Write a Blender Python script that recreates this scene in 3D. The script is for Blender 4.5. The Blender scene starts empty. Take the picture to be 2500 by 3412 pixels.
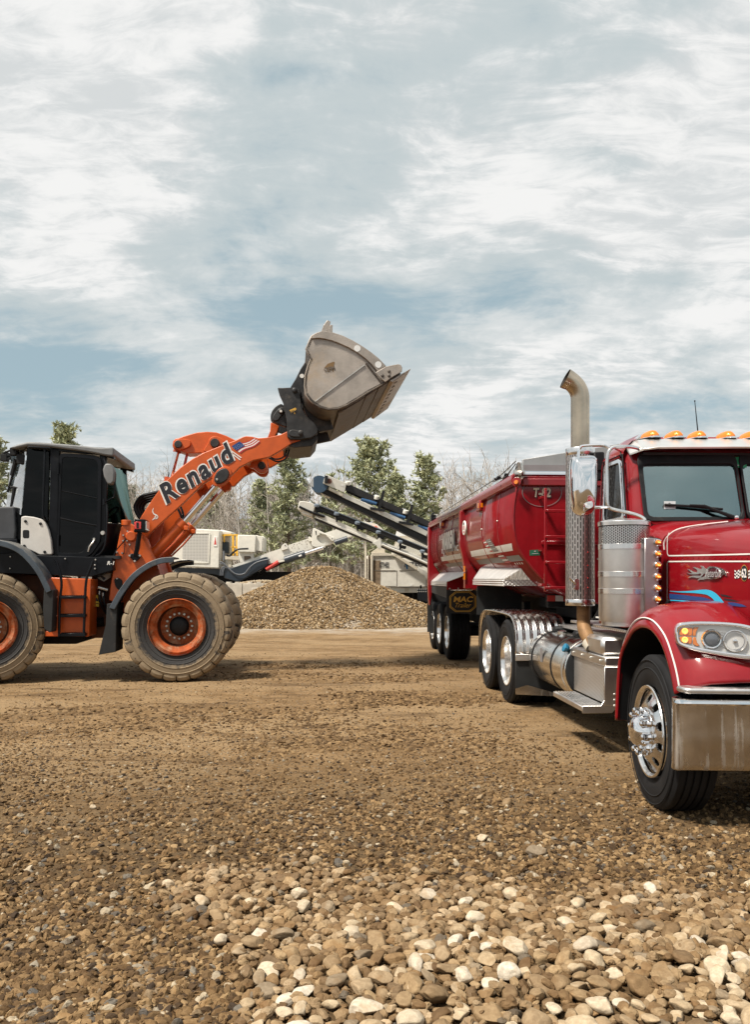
import bpy, bmesh, math, random
import numpy as np
from mathutils import Vector, Matrix, Euler
S = bpy.context.scene
C = S.collection
R = math.radians
# ---------------------------------------------------------------- camera, sky, sun, exposure
F, CU, HZ, H = 2700.0, 1250.0, 1925.0, 1.58      # focal length and horizon in photo pixels, eye height in metres
cam = bpy.data.cameras.new('camera')
cam_o = bpy.data.objects.new('camera', cam)
C.objects.link(cam_o)
cam_o.location = (0, 0, H)
cam_o.rotation_euler = (R(90), 0, 0)
cam.sensor_fit = 'VERTICAL'
cam.sensor_height = 36.0
cam.lens = 36.0 * F / 3412.0
cam.shift_y = (HZ - 1706.0) / 3412.0
cam.clip_start, cam.clip_end = 0.05, 3000
S.camera = cam_o
SUN_EL, SUN_AZ = R(57), R(-128)                   # the sun stands high, over the camera's left shoulder
sun = bpy.data.lights.new('sun', 'SUN')
sun.energy, sun.angle, sun.color = 5.0, R(7), (1.0, 0.92, 0.80)
sun_o = bpy.data.objects.new('sun', sun)
C.objects.link(sun_o)
_d = Vector((math.sin(SUN_AZ) * math.cos(SUN_EL), math.cos(SUN_AZ) * math.cos(SUN_EL), math.sin(SUN_EL)))
sun_o.rotation_euler = _d.to_track_quat('Z', 'Y').to_euler()
S.view_settings.view_transform = 'Standard'
S.view_settings.look = 'None'
S.view_settings.exposure = 0.36
S.view_settings.gamma = 1.0
S.view_settings.use_curve_mapping = False
S.render.engine = 'CYCLES'
try:
    S.cycles.max_bounces = 7
    S.cycles.transparent_max_bounces = 12
    S.cycles.caustics_reflective = False
    S.cycles.caustics_refractive = False
    S.cycles.use_denoising = True
    S.cycles.sample_clamp_indirect = 4.0; S.cycles.sample_clamp_direct = 6.0
except Exception:
    pass

class NT:
    """small helper for building node trees"""
    def __init__(s, tree):
        s.t = tree; s.n = tree.nodes; s.l = tree.links
    def new(s, kind, **kw):
        n = s.n.new(kind)
        for k, v in kw.items():
            setattr(n, k, v)
        return n
    def put(s, sock, val):
        if hasattr(val, 'bl_rna') and isinstance(val, bpy.types.NodeSocket):
            s.l.new(val, sock)
        elif val is not None:
            try:
                sock.default_value = val
            except Exception:
                sock.default_value = (*val, 1.0) if hasattr(val, '__len__') and len(val) == 3 else val
    def math(s, op, a, b=None, c=None, clamp=False):
        n = s.new('ShaderNodeMath', operation=op); n.use_clamp = clamp
        s.put(n.inputs[0], a)
        if b is not None: s.put(n.inputs[1], b)
        if c is not None: s.put(n.inputs[2], c)
        return n.outputs[0]
    def vmath(s, op, a, b=None):
        n = s.new('ShaderNodeVectorMath', operation=op)
        s.put(n.inputs[0], a)
        if b is not None: s.put(n.inputs[1], b)
        return n.outputs[0]
    def xyz(s, v):
        n = s.new('ShaderNodeSeparateXYZ'); s.put(n.inputs[0], v); return n.outputs
    def comb(s, x, y, z):
        n = s.new('ShaderNodeCombineXYZ')
        s.put(n.inputs[0], x); s.put(n.inputs[1], y); s.put(n.inputs[2], z); return n.outputs[0]
    def noise(s, vec, scale, detail=4, rough=.55, dist=0, lac=2.0):
        n = s.new('ShaderNodeTexNoise')
        s.put(n.inputs['Vector'], vec); s.put(n.inputs['Scale'], scale); s.put(n.inputs['Detail'], detail)
        s.put(n.inputs['Roughness'], rough); s.put(n.inputs['Distortion'], dist); s.put(n.inputs['Lacunarity'], lac)
        return n.outputs[0]
    def voro(s, vec, scale, feature='F1', out=0, rand=1):
        n = s.new('ShaderNodeTexVoronoi', feature=feature)
        s.put(n.inputs['Vector'], vec); s.put(n.inputs['Scale'], scale); s.put(n.inputs['Randomness'], rand)
        return n.outputs[out]
    def ramp(s, fac, stops, interp='LINEAR'):
        n = s.new('ShaderNodeValToRGB'); n.color_ramp.interpolation = interp
        e = n.color_ramp.elements
        while len(e) < len(stops): e.new(.5)
        for i, (p, c) in enumerate(stops):
            e[i].position = p
            e[i].color = (*c, 1) if hasattr(c, '__len__') else (c, c, c, 1)
        s.put(n.inputs[0], fac)
        return n.outputs[0]
    def mix(s, fac, a, b, blend='MIX'):
        n = s.new('ShaderNodeMix', data_type='RGBA', blend_type=blend)
        s.put(n.inputs[0], fac)
        for sock, v in ((n.inputs[6], a), (n.inputs[7], b)):
            if hasattr(v, '__len__') and not isinstance(v, bpy.types.NodeSocket) and len(v) == 3: v = (*v, 1)
            s.put(sock, v)
        return n.outputs[2]
    def step(s, x, lo, hi):
        n = s.new('ShaderNodeMapRange', interpolation_type='SMOOTHSTEP'); n.clamp = True
        s.put(n.inputs[0], x); s.put(n.inputs[1], lo); s.put(n.inputs[2], hi)
        return n.outputs[0]

W = bpy.data.worlds.new('World'); S.world = W; W.use_nodes = True
def build_sky():
    q = NT(W.node_tree); q.n.clear()
    out = q.new('ShaderNodeOutputWorld'); bg = q.new('ShaderNodeBackground')
    q.l.new(bg.outputs[0], out.inputs[0])
    sky = q.new('ShaderNodeTexSky', sky_type='NISHITA')
    sky.sun_disc = False; sky.sun_elevation = SUN_EL; sky.sun_rotation = SUN_AZ
    sky.dust_density = 2.0; sky.air_density = 1.0
    d = q.new('ShaderNodeTexCoord').outputs['Generated']
    x, y, z = q.xyz(d)
    zc = q.math('MAXIMUM', z, 0.0)
    den = q.math('ADD', zc, 0.20)
    px, py = q.math('DIVIDE', x, den), q.math('DIVIDE', y, den)
    p = q.comb(px, py, 0.0)
    # large masses, billows and fine streaks of one cloud deck
    warp = q.noise(p, 1.1, 3, .5)
    pw = q.vmath('ADD', p, q.comb(q.math('MULTIPLY', warp, .30), q.math('MULTIPLY', warp, -.30), 0))
    n1 = q.noise(q.vmath('ADD', pw, (SKY_OFF[0], SKY_OFF[1], 0.3)), 1.25, 5, .5)
    n2 = q.noise(q.vmath('ADD', pw, (7.7, 2.4, 4.0)), 3.6, 12, .60, .1)
    n3 = q.noise(q.vmath('MULTIPLY', q.vmath('ADD', pw, (1.2, 9.1, 2.0)), (1.0, 2.3, 1.0)), 9.0, 12, .64, .5)
    dens = q.math('ADD', q.math('MULTIPLY', n1, .56), q.math('ADD', q.math('MULTIPLY', n2, .31), q.math('MULTIPLY', n3, .13)))
    def blob(u, v, su, sv, amp):
        # a thinner or thicker spot of the deck, given by its direction
        dx = q.math('DIVIDE', x, q.math('MAXIMUM', y, .05)); dz = q.math('DIVIDE', z, q.math('MAXIMUM', y, .05))
        ex = q.math('DIVIDE', q.math('SUBTRACT', dx, (u - CU) / F), su / F)
        ez = q.math('DIVIDE', q.math('SUBTRACT', dz, (HZ - v) / F), sv / F)
        r2 = q.math('ADD', q.math('MULTIPLY', ex, ex), q.math('MULTIPLY', ez, ez))
        g = q.math('MULTIPLY', q.math('EXPONENT', q.math('MULTIPLY', r2, -1.0)), amp)
        return q.math('MULTIPLY', g, q.step(y, .05, .2))
    for b in SKY_BLOBS:
        dens = q.math('ADD', dens, blob(*b))
    cover = q.step(dens, .345, .47)
    thick = q.step(dens, .46, .55)
    blue = q.mix(.72, q.mix(1.0, sky.outputs[0], (.105, .105, .105), 'MULTIPLY'), (.39, .515, .545))
    grey = q.mix(q.step(n2, .40, .62), (.52, .58, .595), (.64, .675, .68))
    white = q.mix(q.step(q.math('ADD', q.math('MULTIPLY', n2, .5), q.math('MULTIPLY', n3, .5)), .40, .58), (.63, .655, .66), (.84, .84, .83))
    cloud = q.mix(thick, grey, white)
    col = q.mix(cover, blue, cloud)
    # milky air towards the horizon
    hz = q.math('SUBTRACT', 1.0, q.step(z, -.02, .13))
    col = q.mix(q.math('MULTIPLY', hz, .55), col, (.60, .635, .65))
    low = q.step(z, -.03, -.001)
    col = q.mix(low, (.22, .18, .13), col)
    q.put(bg.inputs[0], col)
    bg.inputs[1].default_value = SKY_STRENGTH
SKY_OFF = (3.1, 5.2)
SKY_STRENGTH = 0.84
SKY_BLOBS = [(1000, 245, 260, 60, -.10), (1900, 330, 500, 330, .02), (2250, 300, 250, 120, .05), (2050, 560, 420, 60, -.05), (150, 1180, 520, 80, -.085),
             (300, 1400, 600, 120, -.055), (1500, 1000, 900, 70, -.05), (40, 660, 260, 110, -.07),
             (1250, 620, 600, 330, .05), (300, 250, 560, 330, .075), (1700, 1250, 700, 120, .05), (2400, 560, 300, 250, .05),
             (500, 1130, 420, 40, .07)]
build_sky()
try:
    W.cycles.sampling_method = 'MANUAL'; W.cycles.sample_map_resolution = 512
except Exception:
    pass

# ---------------------------------------------------------------- mesh building
def rot_to(axis):
    return Vector(axis).normalized().to_track_quat('Z', 'Y').to_matrix()
def cr(pts, n=6, closed=False):
    """Catmull-Rom curve through 2D or 3D points"""
    P = [Vector(p) for p in pts]; out = []; N = len(P)
    segs = N if closed else N - 1
    for i in range(segs):
        p0 = P[(i - 1) % N] if closed or i > 0 else P[0] * 2 - P[1]
        p1, p2 = P[i], P[(i + 1) % N]
        p3 = P[(i + 2) % N] if closed or i + 2 < N else P[-1] * 2 - P[-2]
        for k in range(n):
            t = k / n
            out.append(.5 * ((2 * p1) + (p2 - p0) * t + (2 * p0 - 5 * p1 + 4 * p2 - p3) * t * t + (3 * p1 - p0 - 3 * p2 + p3) * t ** 3))
    if not closed: out.append(P[-1])
    return out
def rounded(pts, r, n=4):
    """polygon with its corners rounded"""
    P = [Vector(p) for p in pts]; out = []; N = len(P)
    for i in range(N):
        a, b, c = P[i - 1], P[i], P[(i + 1) % N]
        d1, d2 = (a - b), (c - b)
        rr = min(r, d1.length * .45, d2.length * .45)
        s, e = b + d1.normalized() * rr, b + d2.normalized() * rr
        for k in range(n + 1):
            t = k / n
            out.append(s * (1 - t) ** 2 + b * 2 * t * (1 - t) + e * t * t)
    return out
def resample(pts, n):
    P = [Vector(p) for p in pts]; P2 = P + [P[0]]
    L = [0]
    for i in range(len(P)): L.append(L[-1] + (P2[i + 1] - P2[i]).length)
    out = []; j = 0
    for k in range(n):
        d = L[-1] * k / n
        while L[j + 1] < d: j += 1
        t = (d - L[j]) / max(1e-9, L[j + 1] - L[j])
        out.append(P2[j].lerp(P2[j + 1], t))
    return out

class MB:
    def __init__(s):
        s.v = []; s.f = []; s.mi = []
    def add(s, vs, fs, mi=0):
        o = len(s.v)
        s.v += [tuple(v) for v in vs]
        s.f += [tuple(i + o for i in f) for f in fs]
        s.mi += [mi] * len(fs)
        return s
    def box(s, c, size, rot=None, mi=0, taper=(1, 1)):
        x, y, z = [k / 2 for k in size]
        vs = []
        for sz in (-1, 1):
            tx, ty = (1, 1) if sz < 0 else taper
            for sx, sy in ((-1, -1), (1, -1), (1, 1), (-1, 1)):
                p = Vector((sx * x * tx, sy * y * ty, sz * z))
                if rot is not None: p = rot @ p
                vs.append(p + Vector(c))
        return s.add(vs, [(3, 2, 1, 0), (4, 5, 6, 7), (0, 1, 5, 4), (1, 2, 6, 5), (2, 3, 7, 6), (3, 0, 4, 7)], mi)
    def beam(s, p, q, w, h, up=(0, 0, 1), mi=0):
        p, q = Vector(p), Vector(q); d = (q - p); L = d.length; d.normalize()
        u = Vector(up); sd = d.cross(u)
        if sd.length < 1e-4: sd = d.cross(Vector((1, 0, 0)))
        sd.normalize(); u = sd.cross(d).normalized()
        vs = [c + sd * (a * w / 2) + u * (b * h / 2) for c in (p, q) for a, b in ((-1, -1), (1, -1), (1, 1), (-1, 1))]
        return s.add(vs, [(3, 2, 1, 0), (4, 5, 6, 7), (0, 1, 5, 4), (1, 2, 6, 5), (2, 3, 7, 6), (3, 0, 4, 7)], mi)
    def ext(s, pts, vec, mi=0):
        """extrude a 3D polygon along a vector"""
        n = len(pts); P = [Vector(p) for p in pts]; vec = Vector(vec)
        fs = [tuple(range(n - 1, -1, -1)), tuple(range(n, 2 * n))] + [(i, (i + 1) % n, n + (i + 1) % n, n + i) for i in range(n)]
        return s.add(P + [p + vec for p in P], fs, mi)
    def loft(s, rings, closed=True, cap=True, mi=0):
        n = len(rings[0]); vs = [p for r in rings for p in r]; fs = []
        for k in range(len(rings) - 1):
            for i in range(n if closed else n - 1):
                j = (i + 1) % n
                fs.append((k * n + i, k * n + j, (k + 1) * n + j, (k + 1) * n + i))
        if cap and closed:
            fs.append(tuple(range(n - 1, -1, -1)))
            o = (len(rings) - 1) * n
            fs.append(tuple(range(o, o + n)))
        return s.add(vs, fs, mi)
    def tube(s, path, r, n=10, cap=True, mi=0, closed=False):
        P = [Vector(p) for p in path]; N = len(P)
        rr = r if hasattr(r, '__len__') else [r] * N
        rings = []; up = None
        for i, p in enumerate(P):
            if closed: t = P[(i + 1) % N] - P[i - 1]
            else: t = P[min(i + 1, N - 1)] - P[max(i - 1, 0)]
            t.normalize()
            if up is None:
                up = t.orthogonal().normalized()
            else:
                up = (up - t * up.dot(t)).normalized()
            b = t.cross(up)
            rings.append([p + (up * math.cos(2 * math.pi * k / n) + b * math.sin(2 * math.pi * k / n)) * rr[i] for k in range(n)])
        if closed: rings.append(rings[0])
        return s.loft(rings, True, cap and not closed, mi)
    def lathe(s, prof, c=(0, 0, 0), axis=(0, 0, 1), n=32, mi=0, a0=0, a1=360):
        """profile of (radius, height) turned about an axis"""
        M = rot_to(axis); c = Vector(c); full = abs(a1 - a0) >= 360
        rings = []
        for r, h in prof:
            cnt = n if full else n + 1
            rings.append([c + M @ Vector((r * math.cos(R(a0 + (a1 - a0) * k / n)), r * math.sin(R(a0 + (a1 - a0) * k / n)), h)) for k in range(cnt)])
        m = len(rings[0]); vs = [p for r in rings for p in r]; fs = []
        for k in range(len(rings) - 1):
            for i in range(m if full else m - 1):
                j = (i + 1) % m
                fs.append((k * m + i, k * m + j, (k + 1) * m + j, (k + 1) * m + i))
        return s.add(vs, fs, mi)
    def cyl(s, p, q, r, n=16, mi=0):
        return s.tube([p, q], r, n, True, mi)
    def ring_plate(s, outer, inner, vec, n=64, mi=0):
        """a plate with a hole: two outlines of 3D points, extruded"""
        A, B = resample(outer, n), resample(inner, n); vec = Vector(vec)
        vs = A + B + [p + vec for p in A] + [p + vec for p in B]; fs = []
        for i in range(n):
            j = (i + 1) % n
            fs += [(i, j, n + j, n + i), (2 * n + j, 2 * n + i, 3 * n + i, 3 * n + j), (j, i, 2 * n + i, 2 * n + j), (n + i, n + j, 3 * n + j, 3 * n + i)]
        return s.add(vs, fs, mi)
    def sphere(s, c, r, n=12, m=8, mi=0):
        rx, ry, rz = r if hasattr(r, '__len__') else (r, r, r)
        rings = []
        for k in range(m + 1):
            t = math.pi * k / m; k_r = max(math.sin(t), 1e-3)
            rings.append([Vector(c) + Vector((rx * k_r * math.cos(2 * math.pi * i / n), ry * k_r * math.sin(2 * math.pi * i / n), -rz * math.cos(t))) for i in range(n)])
        return s.loft(rings, True, True, mi)
    def build(s, name, mat, parent=None, bevel=0.0, seg=1, angle=38, origin=None, recalc=True, flat=False, label=None, solid=0.0):
        me = bpy.data.meshes.new(name)
        vs = s.v
        if origin is not None:
            o = Vector(origin); vs = [tuple(Vector(v) - o) for v in vs]
        me.from_pydata(vs, [], s.f)
        for m in (mat if isinstance(mat, (list, tuple)) else [mat]): me.materials.append(m)
        if any(s.mi): me.polygons.foreach_set('material_index', s.mi)
        if recalc:
            bm = bmesh.new(); bm.from_mesh(me)
            bmesh.ops.recalc_face_normals(bm, faces=bm.faces)
            bm.to_mesh(me); bm.free()
        if not flat:
            me.polygons.foreach_set('use_smooth', [True] * len(me.polygons))
            me.set_sharp_from_angle(angle=R(angle))
        me.update()
        o = bpy.data.objects.new(name, me); C.objects.link(o)
        if parent is not None: o.parent = parent
        if origin is not None: o.location = origin
        if solid:
            md = o.modifiers.new('thickness', 'SOLIDIFY'); md.thickness = solid; md.offset = -1
        if bevel:
            md = o.modifiers.new('bevel', 'BEVEL'); md.width = bevel; md.segments = seg
            md.limit_method = 'ANGLE'; md.angle_limit = R(40); md.harden_normals = False
        if label: o['label'] = label
        return o
def tag(o, label=None, cat=None, group=None, kind=None):
    if label: o['label'] = label
    if cat: o['category'] = cat
    if group: o['group'] = group
    if kind: o['kind'] = kind
    return o
def empty(name, loc=(0, 0, 0), rz=0, parent=None, rot=None):
    o = bpy.data.objects.new(name, None); C.objects.link(o)
    o.location = loc; o.rotation_euler = rot if rot is not None else (0, 0, rz); o.empty_display_size = .2
    if parent is not None: o.parent = parent
    return o
def copy_tree(o, parent=None):
    c = o.copy(); C.objects.link(c)
    if parent is not None: c.parent = parent
    for ch in list(o.children): copy_tree(ch, c)
    return c
class Frame:
    """a thing's own axes on the ground; turns photo pixels into points on its planes"""
    def __init__(s, ox, oy, ang):
        s.o = Vector((ox, oy, 0)); s.a = ang
        s.M = Matrix.Rotation(ang, 3, 'Z'); s.Mi = s.M.transposed()
        s.c = s.Mi @ (Vector((0, 0, H)) - s.o)
    def on(s, u, v, axis, val):
        d = s.Mi @ Vector(((u - CU) / F, 1, -(v - HZ) / F))
        t = (val - s.c[axis]) / d[axis]
        p = s.c + d * t; p[axis] = val
        return p
    def onp(s, u, v, pt, nrm):
        d = s.Mi @ Vector(((u - CU) / F, 1, -(v - HZ) / F)); nrm = Vector(nrm)
        t = (Vector(pt) - s.c).dot(nrm) / d.dot(nrm)
        return s.c + d * t
    def poly(s, pts, axis, val):
        return [s.on(u, v, axis, val) for u, v in pts]
GND = Frame(0, 0, 0)
_fonts = {}
def text_mesh(body, size=1.0, shear=0.0, offset=0.0, sx=1.0, space=1.0):
    """lettering as flat mesh data, centred"""
    cu = bpy.data.curves.new('lettering', 'FONT')
    cu.body = body; cu.size = size; cu.shear = shear; cu.offset = offset; cu.align_x = 'CENTER'; cu.align_y = 'CENTER'
    cu.space_character = space; cu.resolution_u = 4
    o = bpy.data.objects.new('lettering', cu); C.objects.link(o)
    bpy.context.view_layer.update()
    dg = bpy.context.evaluated_depsgraph_get()
    me = bpy.data.meshes.new_from_object(o.evaluated_get(dg))
    bpy.data.objects.remove(o); bpy.data.curves.remove(cu)
    vs = [Vector((v.co.x * sx, v.co.y, 0)) for v in me.vertices]; fs = [tuple(p.vertices) for p in me.polygons]
    bpy.data.meshes.remove(me)
    return vs, fs
def put_text(body, centre, right, up, height, mat, parent, name='lettering', shear=0.0, offset=0.0, sx=1.0, lift=.002, space=1.0, fit=None):
    """flat lettering lying on a surface: its centre, reading direction and up direction"""
    vs, fs = text_mesh(body, 1.0, shear, offset, sx, space)
    ys = [v.y for v in vs]; k = height / max(1e-6, (max(ys) - min(ys)))
    r, u = Vector(right).normalized(), Vector(up).normalized(); n = r.cross(u).normalized()
    kx = k
    if fit: 
        xs = [v.x for v in vs]; kx = fit / (max(xs) - min(xs))
    cy = (max(ys) + min(ys)) / 2; cx = (max(v.x for v in vs) + min(v.x for v in vs)) / 2
    mb = MB(); mb.add([Vector(centre) + r * ((v.x - cx) * kx) + u * ((v.y - cy) * k) + n * lift for v in vs], fs)
    return mb.build(name, mat, parent, recalc=False, flat=True)
def decal(polys, mats, parent, name, lift=None):
    mb = MB()
    for pts, mi in polys: mb.add(pts, [tuple(range(len(pts)))], mi)
    return mb.build(name, mats, parent, recalc=False, flat=True)
# ---------------------------------------------------------------- materials
def M(name, col, rough=.5, metal=0.0, var=.12, vscale=6.0, bump=0.0, bscale=80.0, dust=0.0, dcol=(.30, .22, .14), dscale=2.5,
      up=0.35, coat=0.0, spec=.5, streak=0.0, rvar=.12, clear=0.0, chips=0.0, chipcol=(.12, .08, .06)):
    m = bpy.data.materials.new(name); m.use_nodes = True
    q = NT(m.node_tree); b = q.n['Principled BSDF']
    co = q.new('ShaderNodeTexCoord').outputs['Object']
    n1 = q.noise(co, vscale, 5, .6)
    dark = tuple(c * (1 - var) for c in col); lite = tuple(min(1, c * (1 + var)) for c in col)
    base = q.mix(q.step(n1, .3, .7), dark, lite)
    rg = q.math('ADD', rough - rvar / 2, q.math('MULTIPLY', n1, rvar))
    mt = None
    if chips:
        ch = q.step(q.noise(co, 26, 6, .7), .72 - chips, .76 - chips)
        base = q.mix(ch, base, chipcol)
    if dust or streak:
        n2 = q.noise(co, dscale, 9, .68, .3)
        f = n2
        if up:
            nz = q.xyz(q.new('ShaderNodeNewGeometry').outputs['Normal'])[2]
            f = q.math('ADD', f, q.math('MULTIPLY', q.math('MAXIMUM', nz, 0.0), up * .45))
        if streak:
            st = q.noise(q.vmath('MULTIPLY', co, (22, 22, 1.1)), 1.0, 4, .6)
            f = q.math('ADD', q.math('MULTIPLY', f, 1 - streak), q.math('MULTIPLY', st, streak))
        fac = q.math('MULTIPLY', q.step(f, .66 - .36 * max(dust, .15), .92 - .34 * max(dust, .15)), min(1, .45 + dust * .55))
        base = q.mix(fac, base, dcol)
        rg = q.math('ADD', q.math('MULTIPLY', rg, q.math('SUBTRACT', 1.0, fac)), q.math('MULTIPLY', fac, .85))
        if metal: mt = q.math('MULTIPLY', metal, q.math('SUBTRACT', 1.0, fac))
    q.put(b.inputs['Base Color'], base); q.put(b.inputs['Roughness'], rg)
    q.put(b.inputs['Metallic'], mt if mt is not None else metal)
    b.inputs['Specular IOR Level'].default_value = spec
    if coat:
        b.inputs['Coat Weight'].default_value = coat; b.inputs['Coat Roughness'].default_value = .09
    if bump:
        bp = q.new('ShaderNodeBump'); bp.inputs['Strength'].default_value = bump; bp.inputs['Distance'].default_value = .02
        q.put(bp.inputs['Height'], q.noise(co, bscale, 5, .6)); q.l.new(bp.outputs[0], b.inputs['Normal'])
    return m
def glass(name, tint=(.55, .72, .70), alpha=.35, rough=.02, ior=1.3, gtint=(1, 1, 1)):
    m = bpy.data.materials.new(name); m.use_nodes = True
    q = NT(m.node_tree); q.n.clear()
    out = q.new('ShaderNodeOutputMaterial'); tr = q.new('ShaderNodeBsdfTransparent'); gl = q.new('ShaderNodeBsdfGlossy')
    q.put(tr.inputs[0], tint); gl.inputs['Roughness'].default_value = rough
    fr = q.new('ShaderNodeFresnel'); fr.inputs[0].default_value = ior; gl.inputs[0].default_value = (*gtint, 1)
    lw = q.math('ADD', q.math('MULTIPLY', fr.outputs[0], 1.0), alpha, clamp=True)
    mx = q.new('ShaderNodeMixShader'); q.put(mx.inputs[0], lw)
    q.l.new(tr.outputs[0], mx.inputs[1]); q.l.new(gl.outputs[0], mx.inputs[2]); q.l.new(mx.outputs[0], out.inputs[0])
    return m
def flat(name, col, rough=.6, **k):
    return M(name, col, rough, var=k.pop('var', .05), **k)
DUST = (.33, .24, .145)
m_orange = M('orange_paint', (.52, .085, .008), .45, var=.10, dust=.16, dcol=(.36, .17, .08), dscale=3, coat=.15, bump=.04, bscale=140, chips=.03)
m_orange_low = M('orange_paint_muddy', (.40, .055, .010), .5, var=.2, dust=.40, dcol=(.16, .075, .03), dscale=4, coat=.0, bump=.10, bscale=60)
m_rust_orange = M('rim_paint_dusty', (.33, .068, .016), .65, var=.28, vscale=9, spec=.2, dust=.62, dcol=(.42, .27, .17), dscale=6, up=0, bump=.12, bscale=50)
m_black = M('black_paint', (.0045, .0055, .008), .36, var=.25, spec=.22, dust=.05, dcol=(.05, .048, .045), dscale=3, bump=.05, bscale=220)
m_black_matt = M('black_plastic', (.007, .0075, .009), .6, var=.3, spec=.3, dust=.14, dcol=(.12, .10, .08), dscale=5, bump=.08, bscale=160)
m_grey_roof = M('grey_plastic', (.16, .165, .17), .55, var=.12, dust=.2, dcol=(.30, .28, .25), bump=.06, bscale=200)
m_pale = M('pale_plastic', (.56, .54, .51), .5, var=.06, dust=.12, dcol=(.45, .40, .33), bump=.05, bscale=200)
m_fender = M('fender_rubber', (.045, .06, .078), .45, var=.25, dust=.28, dcol=(.22, .20, .17), dscale=7, up=.6, bump=.12, bscale=90)
m_flap = M('flap_rubber', (.010, .011, .012), .75, var=.3, dust=.25, dcol=(.20, .16, .12), dscale=5, up=.2, bump=.15, bscale=60)
m_bolt = M('bolt_zinc', (.55, .54, .51), .4, .7, var=.2)
m_chrome = M('chrome', (.86, .86, .87), .07, 1.0, var=.03, rvar=.05)
m_chrome_rod = M('cylinder_chrome', (.80, .80, .81), .12, 1.0, var=.05, dust=.08, dcol=(.3, .28, .25))
m_alu = M('polished_aluminium', (.80, .79, .78), .2, 1.0, var=.05, rvar=.2, dust=.10, dcol=(.42, .38, .32), dscale=5)
m_deck = M('deck_aluminium', (.72, .70, .68), .45, .55, var=.08, dust=.22, dcol=(.48, .43, .37), dscale=4, up=.05, bump=.04, bscale=120)
m_alu_brushed = M('brushed_aluminium', (.68, .665, .65), .36, 1.0, var=.08, dust=.28, dcol=(.38, .34, .30), dscale=4, streak=.4, bump=.04, bscale=240)
m_steel_streaked = M('bumper_steel', (.62, .58, .53), .22, 1.0, var=.12, rvar=.3, dust=.42, dcol=(.24, .18, .115), dscale=3, up=0, streak=.72)  # brown streaks put the ground's reflection into the steel colour
m_bucket = M('bucket_steel', (.36, .32, .285), .45, .4, var=.2, vscale=3, dust=.56, dcol=(.37, .265, .16), dscale=1.0, up=0, bump=.14, bscale=45)
m_bucket_dark = M('bucket_underside', (.10, .085, .075), .5, .5, var=.3, dust=.5, dcol=(.20, .15, .10), dscale=3, bump=.15, bscale=40)  # darker bucket steel, with the underside's shade put into the colour
m_coupler = M('coupler_steel', (.028, .028, .03), .5, .2, var=.4, dust=.36, dcol=(.17, .14, .11), dscale=4, up=.2, bump=.15, bscale=50)
m_white_paint = M('machine_cream', (.66, .64, .58), .5, var=.06, dust=.24, dcol=(.46, .40, .31), dscale=2.0, streak=.4, bump=.03, bscale=60)
m_beige_dirty = M('machine_beige', (.54, .49, .40), .6, var=.1, dust=.45, dcol=(.33, .26, .18), dscale=1.5, streak=.5)
m_yellow = M('safety_yellow', (.75, .42, .03), .5, var=.08)
m_concrete = M('cast_concrete', (.44, .40, .34), .85, var=.12, vscale=3, dust=.3, dcol=(.33, .27, .2), bump=.3, bscale=25)
m_red = M('red_truck_paint', (.22, .0015, .0065), .55, var=.06, spec=.15, coat=1.0, dust=.05, dcol=(.25, .08, .06), dscale=2.2, up=.1)
m_red_tr = M('red_trailer_paint', (.21, .0018, .006), .5, var=.10, spec=.2, coat=.8, dust=.16, dcol=(.26, .07, .045), dscale=1.6, up=.2)
m_white = flat('white_print', (.74, .73, .70), .5)
m_ink = flat('black_print', (.012, .013, .02), .45)
m_greyprint = flat('grey_print', (.18, .17, .17), .5)
m_silver = flat('silver_print', (.55, .55, .56), .35, metal=.5)
m_cyan = flat('light_blue_print', (.03, .42, .66), .4)
m_blue = flat('blue_print', (.015, .055, .20), .4)
m_flagred = flat('flag_red_print', (.45, .03, .04), .5)
m_gold = flat('gold_print', (.62, .36, .06), .5)
m_green = flat('green_sticker', (.02, .28, .12), .5)
m_darkgreen = flat('dark_green_sticker', (.01, .11, .06), .5)
m_yellow_print = flat('yellow_sticker', (.6, .45, .04), .5)
m_redprint = flat('red_sticker', (.5, .04, .03), .5)
m_stack = M('heated_stack_steel', (.52, .44, .34), .3, 1.0, var=.22, vscale=2.5, rvar=.2, dust=.1, dcol=(.25, .19, .12), dscale=3, up=0)
m_elbow = M('rusty_pipe', (.24, .135, .06), .62, .3, var=.35, vscale=10, bump=.1, bscale=80)
m_tire = M('truck_tire', (.009, .009, .010), .7, var=.3, spec=.3, dust=.14, dcol=(.15, .125, .10), dscale=7, up=0, bump=.06, bscale=140)
m_under = M('chassis_black', (.005, .005, .006), .7, var=.3, spec=.25, dust=.15, dcol=(.07, .055, .04), dscale=4)
m_interior = flat('cab_interior', (.02, .02, .022), .8)
m_interior_grey = flat('cab_interior_grey', (.10, .10, .105), .8)
m_belt = M('conveyor_belt', (.014, .014, .016), .7, var=.3, dust=.15, dcol=(.12, .10, .08))
m_blueroll = M('blue_roller', (.03, .09, .20), .45)
m_glass = glass('window_glass', (.22, .30, .30), .05)
m_glass_dark = glass('tinted_glass', (.03, .04, .042), .0)
m_glass_green = glass('green_glass', (.18, .34, .30), .07)
m_glass_pale = glass('pale_glass', (.55, .60, .62), .42)
m_windshield = glass('windshield_glass', (.30, .43, .43), .27, .04, 1.5, (.80, .97, .98))
m_lens = glass('lamp_lens', (.93, .93, .93), .05)
def lampmat(name, col, lit):
    m = bpy.data.materials.new(name); m.use_nodes = True
    b = m.node_tree.nodes['Principled BSDF']
    b.inputs['Base Color'].default_value = (*col, 1); b.inputs['Roughness'].default_value = .12
    b.inputs['Coat Weight'].default_value = 1.0
    if lit:
        b.inputs['Emission Color'].default_value = (*col, 1); b.inputs['Emission Strength'].default_value = lit
    return m
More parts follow.
